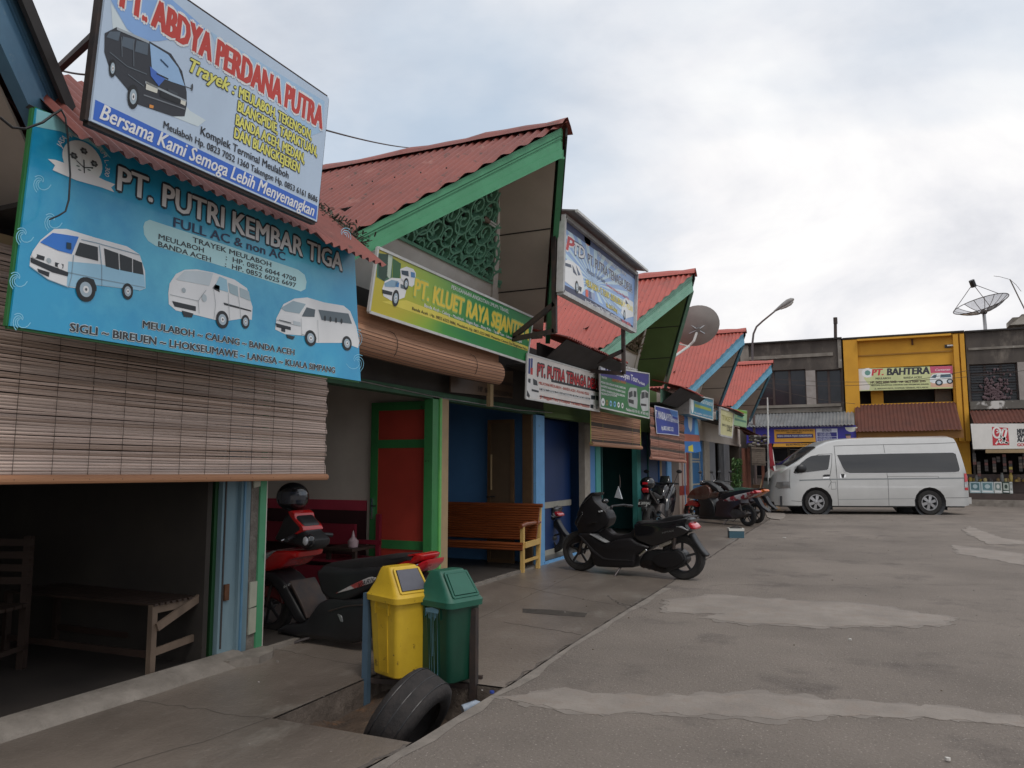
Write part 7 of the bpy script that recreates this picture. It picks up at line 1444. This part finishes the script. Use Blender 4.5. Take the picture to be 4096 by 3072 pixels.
# dark scooter standing in the room past the sky blue post (rear part shows)
P15 = Z(2150, 1700, .27125); bk = PZ((2205, 2174)); 
dk = copy_thing(mx_.root, 'scooter', 'dark scooter half hidden behind the sky blue post, its tail towards the yard', (0, 0, 0), 0)
u_ = Vector((1, -.1, 0)).normalized(); bk = Vector((PX((2200, 2160), -4.35).x, 10.75, 0)); ang = math.atan2(u_.y, u_.x); dk.location = (bk.x-u_.x*mx_.wb*.95+.02, bk.y-u_.y*mx_.wb*.95+.3, .03); dk.rotation_euler = (0, 0, ang); dk.scale = (.93, .93, .93)
# sports motorcycle seen from the tail
Zp = PZ((2590, 2120)); 
sp = thing('motorcycle', 'black sports motorcycle with twin chrome exhaust tips, standing tail first', 'motorcycle', (0, 0, 0), 0, 'parked motorcycles')
P0 = PZ((2560, 2118)); yw = P0.y; T = Vector((-2.95, 13.3, 0)); d2 = PZ((2600, 2150)); sp.location = (d2.x, d2.y, 0); sp.rotation_euler = (0, 0, math.atan2(.98, .02)); sp.scale = (1.0, 1.0, 1.0); S_ = sp
SB = Bike.__new__(Bike); SB.root = sp; SB.wb = 1.32
def spart(nm, pts, hw, m, ins=.02, yc=0): k = MB(); pillow(k, pts, hw, m, ins, yc); return k.build(nm, sp, local=True, smooth=42)
wheelobj(sp, 0, 0, .3, .3, .13, style='bike', spoke=M_dkrim, n=5); wheelobj(sp, 1.3, 0, .29, .29, .1, style='bike', spoke=M_dkrim, n=5)
spart('tank', [(.55, .75), (.7, .95), (.9, .98), (1.05, .9), (1.0, .72), (.7, .66)], .14, M_gls, .04); spart('seat', [(-.1, .86), (.1, .84), (.5, .76), (.62, .78), (.6, .7), (.3, .7), (-.05, .78)], .11, M_blk); spart('tail_cowl', [(-.28, .93), (-.05, .86), (.3, .74), (.5, .66), (.3, .6), (-.05, .76), (-.25, .86)], .09, M_gls, .02)
spart('fairing', [(.7, .72), (1.0, .9), (1.2, 1.0), (1.38, .86), (1.3, .62), (1.1, .4), (.85, .3), (.6, .34), (.62, .55)], .2, M_gls, .05); spart('engine', [(.45, .62), (.8, .6), (.85, .28), (.5, .22), (.35, .35)], .13, MATS['engine_grey'], .03); spart('windscreen', [(1.1, 1.0), (1.22, 1.16), (1.3, 1.02), (1.36, .9), (1.2, .98)], .1, M_glass, .02)
spart('tail_lamp', [(-.3, .9), (-.26, .94), (-.2, .9), (-.25, .84)], .06, M_redl, .01); spart('rear_fender', [(-.2, .84), (-.1, .84), (-.3, .55), (-.38, .5), (-.4, .56)], .05, M_blk, .01)
k = MB(); k.bar((-.36, 0, .58), (-.3, 0, .72), .24, .012, M_blk, up=(1, 0, -.4)); k.build('number_plate', sp, local=True); k = MB(); vs, fs, asp = glyphs('BL 3078 EAU', .03); k.add([(-.352-.012+.03*y, -(-.11+.22*x), .63+.05*y) for x, y in vs], fs, M_wh); vs, fs, asp = glyphs('11 24', .02); k.add([(-.372+.02*y, -(-.04+.1*x), .6+.022*y) for x, y in vs], fs, M_wh); k.build('lettering', sp, local=True)
for yy_, zz_ in ((-.17, .46), (-.17, .34)): k = MB(); k.tube([(.55, yy_*.9, .3), (.1, yy_*1.05, zz_-.03), (-.02, yy_*1.08, zz_)], .05, M_chr, 16); k.lathe([(0, 0), (.032, 0)], (-.021, yy_*1.08, zz_), (1, 0, 0), M_blk, 14); k.build('exhaust', sp, local=True, smooth=50)
bars(SB, 1.08, 1.0, .33, ang=-.1, mz=.2); k = MB(); k.ell((-.1, 0, 1.02), (.16, .14, .12), M_gls, 18, 12); k.box((-.27, -.05, 1.0), (-.25, .05, 1.04), M_redl); o = k.build('top_box', sp, local=True, smooth=50)
k = MB(); k.tube([(1.12, .07, .95), (1.3, .08, .29)], .02, M_steel); k.tube([(1.12, -.07, .95), (1.3, -.08, .29)], .02, M_steel); k.build('fork', sp, local=True); k = MB(); k.tube([(.5, .1, .3), (.46, .24, 0)], .012, MATS['stand_metal']); k.build('side_stand', sp, local=True)
k = MB(); k.bar((0, -.09, .3), (.45, -.1, .36), .03, .06, MATS['engine_grey']); k.bar((0, .09, .3), (.45, .1, .36), .03, .06, MATS['engine_grey']); k.build('swing_arm', sp, local=True)
# ------------------------------------------------------------------ waste bins on their stand
M_yb = mat('worn_yellow_plastic', (.64, .42, .028), (.54, .34, .022), 5, .42, bump=.15, c3=(.09, .05, .015), s3=13, t3=(.62, .68), coat=.1); M_gb = mat('worn_green_plastic', (.006, .055, .032), (.005, .042, .025), 5, .4, c3=(.02, .02, .015), s3=14, t3=(.72, .75), coat=.1)
M_gbl = mat('green_lid_plastic', (.018, .115, .075), (.013, .09, .058), 5, .45, c3=(.1, .18, .12), s3=11, t3=(.68, .75)); M_flap = mat('worn_grey_flap', (.10, .10, .12), (.07, .07, .085), 6, .45, c3=(.55, .36, .03), s3=5, t3=(.62, .64))
def rrect(cx_, cy_, w_, d_, z, r=.04, n=5):
    out_ = []
    for sx_, sy_, a0 in ((1, 1, 0), (-1, 1, 90), (-1, -1, 180), (1, -1, 270)):
        for i in range(n+1): a = R(a0+90*i/n); out_.append(Vector((cx_+sx_*(w_/2-r)+r*math.cos(a), cy_+sy_*(d_/2-r)+r*math.sin(a), z)))
    return out_
def wbin(label, loc, rz, mb_, ml, mf, sc=1.0, extra=None):
    t = thing('waste_bin', label, 'waste bin', loc, rz, 'swing-top bins on the stand'); t.scale = (sc, sc, sc)
    k = MB(); W0, D0, W1, D1, H_ = .29, .24, .35, .29, .50
    k.rings([rrect(0, 0, W0-.02, D0-.02, 0), rrect(0, 0, W0, D0, .01), rrect(0, 0, W1, D1, H_), rrect(0, 0, W1-.02, D1-.02, H_)], mb_)
    for i in range(9):     # moulded ribs
        f = -.055+i*.0138
        k.bar((f*.85, -D0/2-.004, .03), (f, -D1/2*.975-.004, H_*.9), .006, .007, mb_, up=(0, 1, 0))
    for x in (-.075, .075): k.bar((x*1.0, -D1/2-.002, H_*.82), (x, -D1/2-.004, H_*.98), .012, .01, mb_, up=(0, 1, 0))
    k.build('bin_body', t, local=True, smooth=35)
    k = MB(); k.rings([rrect(0, 0, W1+.012, D1+.012, H_-.012, .05), rrect(0, 0, W1+.04, D1+.04, H_-.008, .055), rrect(0, 0, W1+.045, D1+.045, H_+.03, .055), rrect(0, 0, W1+.02, D1+.02, H_+.045, .05), rrect(-.005, 0, .26, D1-.02, H_+.115, .045), rrect(-.015, 0, .135, D1-.05, H_+.205, .03), rrect(-.015, 0, .10, D1-.07, H_+.22, .02)], ml); k.build('lid', t, local=True, smooth=38)
    k = MB(); q = lambda f, y, o_: Vector((.058+(.165-.058)*f, y, H_+.200-.145*f))+Vector((.82, 0, .57)).normalized()*o_
    pts = [q(.05, -.085, .006), q(.92, -.1, .006), q(.92, .1, .006), q(.05, .085, .006)]; k.rings([pts, [p+Vector((.85, 0, .5)).normalized()*.012 for p in pts]], mf); k.build('swing_flap', t, local=True)
    k = MB(); 
    for a, b2 in ((q(0, -.1, .01), q(1, -.115, .01)), (q(0, .1, .01), q(1, .115, .01)), (q(0, -.1, .01), q(0, .1, .01)), (q(1, -.115, .01), q(1, .115, .01))): k.bar(a, b2, .014, .012, ml, up=(.85, 0, .5))
    k.build('flap_rim', t, local=True); return t
yb = wbin('battered yellow swing-top bin with a grey worn flap', (-2.74, 4.30, .04), R(-22), M_yb, M_yb, M_flap, .93)
gb = wbin('dark green swing-top bin streaked with blue paint drips', (-2.44, 4.40, .02), R(-18), M_gb, M_gbl, M_gbl, .93)
k = MB(); rr_ = random.Random(6); M_drip = mat('pale_blue_drips', (.17, .35, .5), (.12, .28, .42), 9, .6)
for i in range(7): x = -.06+i*.017; z1 = .47-.01*rr_.random(); z0 = z1-rr_.choice([.2, .44, .46, .3, .45]); k.bar((x*.9, -.1215-.021*z0/.5-.004, z0), (x, -.1215-.021*z1/.5-.004, z1), .006, .002, M_drip, up=(0, 1, 0))
k.poly([(-.09, -.1475, .47), (-.07, -.1455, .42), (-.05, -.146, .44), (-.03, -.145, .40), (.0, -.1455, .43), (.02, -.145, .4), (.05, -.146, .44), (.07, -.1475, .475), (0, -.1482, .485)], M_drip); k.build('paint_drips', gb, local=True)
t = thing('bin_stand', 'steel stand with a blue post and a black post carrying the two waste bins', 'bin stand', (-2.6, 4.3, -.2)); M_bpost = mat('blue_grey_post', (.07, .12, .17), (.05, .09, .13), 5, .6)
pl = PZ((1463, 2790), -.12); pr_ = PZ((1895, 2815), -.12)
for p, tp, m in ((pl, (1463, 2370), M_bpost), (pr_, (1908, 2432), M_steel)):
    top_ = PY(tp, p.y); k = MB(); k.bar(p-Vector((0, 0, .1)), (p.x, p.y, top_.z), .042, .042, m); k.build('post', t)
pm = Vector((-2.545, 4.34, -.2)); k = MB(); k.bar(pm, (pm.x, pm.y, .43), .036, .036, M_steel); k.build('post', t)
k = MB(); k.bar((pl.x, pl.y+.03, -.02), (pr_.x, pr_.y+.03, -.02), .03, .03, M_steel); k.bar((pl.x, pl.y+.12, .005), (pr_.x, pr_.y+.12, .005), .03, .03, M_steel); k.bar((pl.x, pl.y+.03, .36), (pl.x+.12, pl.y+.03, .37), .03, .03, M_steel); k.build('rail', t)
# worn tyre leaning in the drain
t0 = PZ((1610, 2960), -.30); cT = PY((1705, 2790), 3.98)
t = thing('tyre', 'worn bald tyre leaning in the open drain in front of the bins', 'tyre', (cT.x-.1, 3.9, -.25)); k = MB(); Rt, wt = .285, .2; ax = Vector((.87, .03, -.48)).normalized()
c_ = Vector((-2.36, 3.80, -.06)); rows = [(.62*Rt, -wt*.46), (.72*Rt, -wt*.56), (.86*Rt, -wt*.56), (.96*Rt, -wt*.47), (.995*Rt, -wt*.3), (Rt, 0), (.995*Rt, wt*.3), (.96*Rt, wt*.47), (.86*Rt, wt*.56), (.72*Rt, wt*.56), (.62*Rt, wt*.46), (.66*Rt, wt*.4), (.88*Rt, wt*.42), (.92*Rt, 0), (.88*Rt, -wt*.42), (.66*Rt, -wt*.4), (.62*Rt, -wt*.46)]
M_wt = mat('worn_tyre', (.013, .011, .011), (.03, .024, .022), 14, .8, bump=.5, bscale=40); k.lathe(rows, c_, ax, M_wt, 48, close=False); k.build('tread', t, smooth=45)
k = MB()
for o_ in (-.35, 0, .35): a_ = ax.orthogonal().normalized(); b2 = ax.cross(a_); k.tube([c_+ax*wt*o_+(a_*math.cos(q*math.pi/24)+b2*math.sin(q*math.pi/24))*Rt*(.998 if o_ else 1.0) for q in range(49)], .0028, M_blk, 4, cap=False)
k.build('groove', t)
# bottle and cap in the drain
t = thing('plastic_bottle', 'crushed clear plastic bottle lying in the drain under the black post', 'bottle', (-2.14, 4.15, -.1)); k = MB(); a = PZ((1850, 2840), -.1); k.tube([a, a+Vector((.06, .07, .02)), a+Vector((.075, .09, .025))], [.03, .028, .01], mat('clear_plastic', (.35, .4, .48), (.25, .3, .36), 30, .15), 10); k.build('body', t, smooth=40); k = MB(); a = PZ((1968, 2772), .008); k.lathe([(0, 0), (.014, 0), (.014, .012), (0, .012)], a, (0, 0, 1), mat('blue_cap', (.03, .06, .3), None, 3, .4), 12); tag(k.build('bottle_cap'), 'small dark blue bottle cap at the corner of the open drain', 'bottle cap')
# ------------------------------------------------------------------ benches
def bench_slat(name, label, o, ux, L_, dpt, hs, hb, m, ms, nseat=6, nback=4, arm=False, back=True, legm=None):
    """o: front-left foot; ux: along the seat"""
    ux = Vector(ux).normalized(); uy = Vector((-ux.y, ux.x, 0)); t = thing(name, label, 'bench', o, math.atan2(ux.y, ux.x)); legm = legm or m
    for x in (.02, L_-.05):
        for y, h in ((.0, hs-.02), (dpt-.04, hb if back else hs-.02)):
            k = MB(); k.box((x, y, 0), (x+.045, y+.045, h), legm); k.build('leg', t, local=True)
    k = MB()
    for i in range(nseat): y = -.02+(dpt+.0)*i/nseat; k.box((-.02, y, hs-.02), (L_+.02, y+dpt/nseat*.8, hs), ms)
    k.build('seat', t, local=True)
    if back:
        k = MB()
        for i in range(nback): z = hs+.12+(hb-hs-.1)*i/nback; k.box((-.02, dpt-.045, z), (L_+.02, dpt-.03, z+.045), ms)
        k.build('backrest', t, local=True)
    k = MB()
    for x in (.03, L_-.035): k.box((x, .0, .12), (x+.03, dpt, .15), legm)
    k.build('stretcher', t, local=True); return t
M_dwood = mat('dark_bench_wood', (.035, .02, .014), (.025, .014, .01), 8, .6); M_owood = mat('old_unpainted_wood', (.17, .12, .085), (.1, .07, .05), 9, .85, stretch=(1, 1, .3))
bench_slat('bench', 'dark slatted bench with a backrest standing deep in the dark nearest room', (-6.3, 2.5, .035), (1, .35, 0), 1.5, .45, .42, .85, M_dwood, M_dwood)
bench_slat('bench', 'low dark bench along the left wall of the dark nearest room', (-5.6, 1.6, .035), (1, .15, 0), 1.2, .4, .4, .8, M_dwood, M_dwood, back=False)
# raw wooden bench whose end faces the yard; inner parts coloured darker for shade
t = thing('bench', 'raw wooden bench with a diagonal brace at its end, just inside the dark nearest room', 'bench', (-4.1, 3.4, .035))
fl, fr = PZ((618, 2695), .05), PZ((800, 2640), .05); fl = Vector((fl.x-.04, fl.y, 0)); fr = Vector((fr.x-.04, fr.y, 0)); hs = .47; bx = Vector((-1.35, -.05, 0))
for i_, p in enumerate((fl, fr, fl+bx, fr+bx)): k = MB(); k.bar((p.x, p.y, .035), (p.x, p.y, hs), .04, .04, M_owood if i_ < 2 else M_dwood); k.build('leg', t)
k = MB(); k.bar((fl.x, fl.y, hs-.03), (fr.x, fr.y, hs-.03), .025, .05, M_owood); k.bar((fl.x+.03, fl.y+.01, .33), (fr.x+.03, fr.y, hs+.0), .02, .05, M_owood); k.bar((fl.x, fl.y, .17), (fr.x, fr.y, .2), .02, .045, M_owood); k.build('brace', t); k = MB(); k.bar((fl.x, fl.y, .16), fl+bx+Vector((0, 0, .16)), .02, .04, M_dwood); k.bar((fr.x, fr.y, .16), fr+bx+Vector((0, 0, .16)), .02, .04, M_dwood); k.build('stretcher', t)
k = MB()
for i in range(9): p = fl.lerp(fr, i/8); k.bar(p+Vector((.03, 0, hs)), p+bx+Vector((0, 0, hs)), .03, .014, M_dwood)
k.build('seat', t)
# rose-red bench in the cream room
bench_slat('bench', 'long crimson bench against the partition of the cream room', (-6.9, 6.5, .035), (1, 0, 0), 2.2, .5, .36, .8, mat('crimson_bench', (.25, .02, .04), (.2, .015, .03), 3, .45), MATS['crimson_bench'], nseat=3, nback=1, legm=MATS['crimson_bench'])
k = MB(); k.box((-6.9, 6.93, .50), (-5.0, 6.97, .72), MATS['crimson_bench']); k.box((-6.9, 6.5, .12), (-5.0, 6.53, .33), MATS['crimson_bench']); o = k.build('bench_board'); tag(o, 'crimson boards screwed to the front and back of the long red bench', 'board')
t = thing('jug', 'clear plastic dispenser bottle standing on the low table beside the green and red door', 'bottle', PY((1412, 2190), 6.6)); c_ = PY((1412, 2188), 6.6); k = MB(); k.lathe([(0, 0), (.05, 0), (.055, .06), (.02, .1), (.008, .15), (0, .17)], c_, (0, 0, 1), mat('milky_plastic', (.45, .33, .34), (.4, .28, .3), 8, .3), 16); k.build('body', t, smooth=40)
k = MB(); k.box((c_.x-.28, 6.45, c_.z-.03), (c_.x+.1, 6.85, c_.z-.002), M_dwood); 
for dx in (-.26, .06): k.box((c_.x+dx, 6.5, .03), (c_.x+dx+.04, 6.54, c_.z-.03), M_dwood)
tag(k.build('side_table'), 'small dark table under the clear dispenser bottle', 'table')
# bamboo bench with yellow legs
M_bmb = mat('varnished_bamboo', (.24, .065, .02), (.16, .04, .012), 9, .35, stretch=(.25, 1, 4), coat=.3, c3=(.42, .16, .05), s3=5, t3=(.62, .75)); M_yleg = mat('pale_yellow_wood', (.6, .4, .14), (.52, .33, .1), 5, .5)
t = thing('bamboo_bench', 'varnished bamboo bench with pale yellow legs beside the sky blue post', 'bench', (-4.0, 9.1, 0)); F = Vector((-3.99, 9.12, 0)); Bk = Vector((-3.96, 9.56, 0)); hs = .34
for p, h in ((F, .58), (Bk, .80)): k = MB(); k.bar(p, (p.x, p.y+(.06 if h > .7 else 0), h), .05, .045, M_yleg); k.build('leg', t)
for p, h in ((F, .58), (Bk, .80)): k = MB(); k.bar(p+Vector((-1.75, 0, 0)), (p.x-1.75, p.y, h), .05, .045, M_yleg); k.build('leg', t)
k = MB(); k.bar(F+Vector((.03, 0, hs)), Bk+Vector((.03, 0, hs+.02)), .03, .07, M_yleg); k.bar(F+Vector((0, 0, .13)), Bk+Vector((0, 0, .15)), .025, .035, M_yleg); k.build('side_rail', t)
k = MB(); k.tube([F+Vector((.0, -.06, .58)), F+Vector((0, .1, .6)), Bk+Vector((0, .05, .6))], .03, M_bmb, 12); k.build('armrest', t, smooth=50)
k = MB()
for i in range(13): k.tube([(F.x-1.85, F.y-.03+i*.032, hs+.02-.004*i), (F.x+.02, F.y-.03+i*.032, hs+.02-.004*i)], .016, M_bmb, 8)
for i in range(3): k.tube([(F.x-1.85, F.y-.045, hs+.01-i*.03), (F.x+.02, F.y-.045, hs+.01-i*.03)], .016, M_bmb, 8)
k.build('seat', t, smooth=50)
k = MB()
for i in range(14): z = hs+.05+i*.0305; y = 9.42+(z-hs)*.3; k.tube([(F.x-1.85, y, z), (F.x+.06, y, z)], .0165, M_bmb, 8)
for x in (.0, -.6, -1.2): k.tube([(F.x+x*.98-.1, 9.43, hs+.03), (F.x+x*.98-.1, 9.56, .79)], .008, M_slit, 6)
k.tube([(F.x-1.85, 9.58, .82), (F.x+.09, 9.58, .82)], .026, M_bmb, 10); k.build('backrest', t, smooth=50)
# writing board on the back wall of the dark room
PB = -6.1; sB = Sheet((PB, 4.0, 1), (0, 1, 0), (0, 0, 1)); t = thing('notice_board', 'dim blue-green phone board leaning in the dark nearest room', 'sign', (PB, 3.9, .6)); Z3 = Z(0, 1900, .70636)
k = MB(); sB.board([sB.px(p) for p in Z3((275, 330), (860, 325), (862, 20), (275, 20))], k, ink('5f7a80'), .02); k.build('sign_board', t); k = MB()
for a, b2, y, tt in ((285, 430, 175, 'MEULABOH'), (490, 800, 178, 'HP. 0852 6044 4700'), (285, 455, 232, 'BANDA ACEH'), (490, 800, 234, 'HP. 0852 6025 6697'), (285, 430, 288, 'MEDAN'), (490, 800, 292, 'HP. 0853 5911 1650'), (285, 810, 112, 'Jasa Angkutan Umum')): sB.text(k, tt, Z3((a, y))[0], Z3((b2, y))[0], .075, K('1c2428'), bold=.02)
k.build('lettering', t)
# battery-like tin on the apron
a = PZ((2918, 2152)); t = thing('tin_box', 'small blue-green box with a white lid rim standing alone on the apron edge', 'box', a, R(18)); k = MB(); k.box((0, 0, 0), (.27, .2, .13), ink('2f4f5c')); k.build('box', t, local=True); k = MB(); k.box((-.005, -.005, .13), (.275, .205, .175), ink('b9b9b4')); k.box((.03, .03, .176), (.24, .17, .19), M_dark); k.build('lid', t, local=True); k = MB(); k.tube([(.04, .1, .19), (.14, .1, .215), (.23, .1, .19)], .008, M_blk); k.build('handle', t, local=True)
# small scraps on the road
for px_, lab in (((3138, 2152), 'crumpled pale scrap of paper near the minibus'), ((3400, 2560), 'tiny white scrap in the middle of the road'), ((3790, 3040), 'white cigarette end near the bottom edge of the road')):
    a = PZ(px_, .008); k = MB(); r = .045 if px_[1] < 2300 else .012
    k.poly([a+Vector((r*math.cos(i)*random.uniform(.6, 1.3), r*math.sin(i)*random.uniform(.4, 1), 0)) for i in (0, 1, 2.1, 3, 4.2, 5.2)], ink('b8b4ae'), .012, (0, 0, 1)); tag(k.build('paper_scrap'), lab, 'litter')
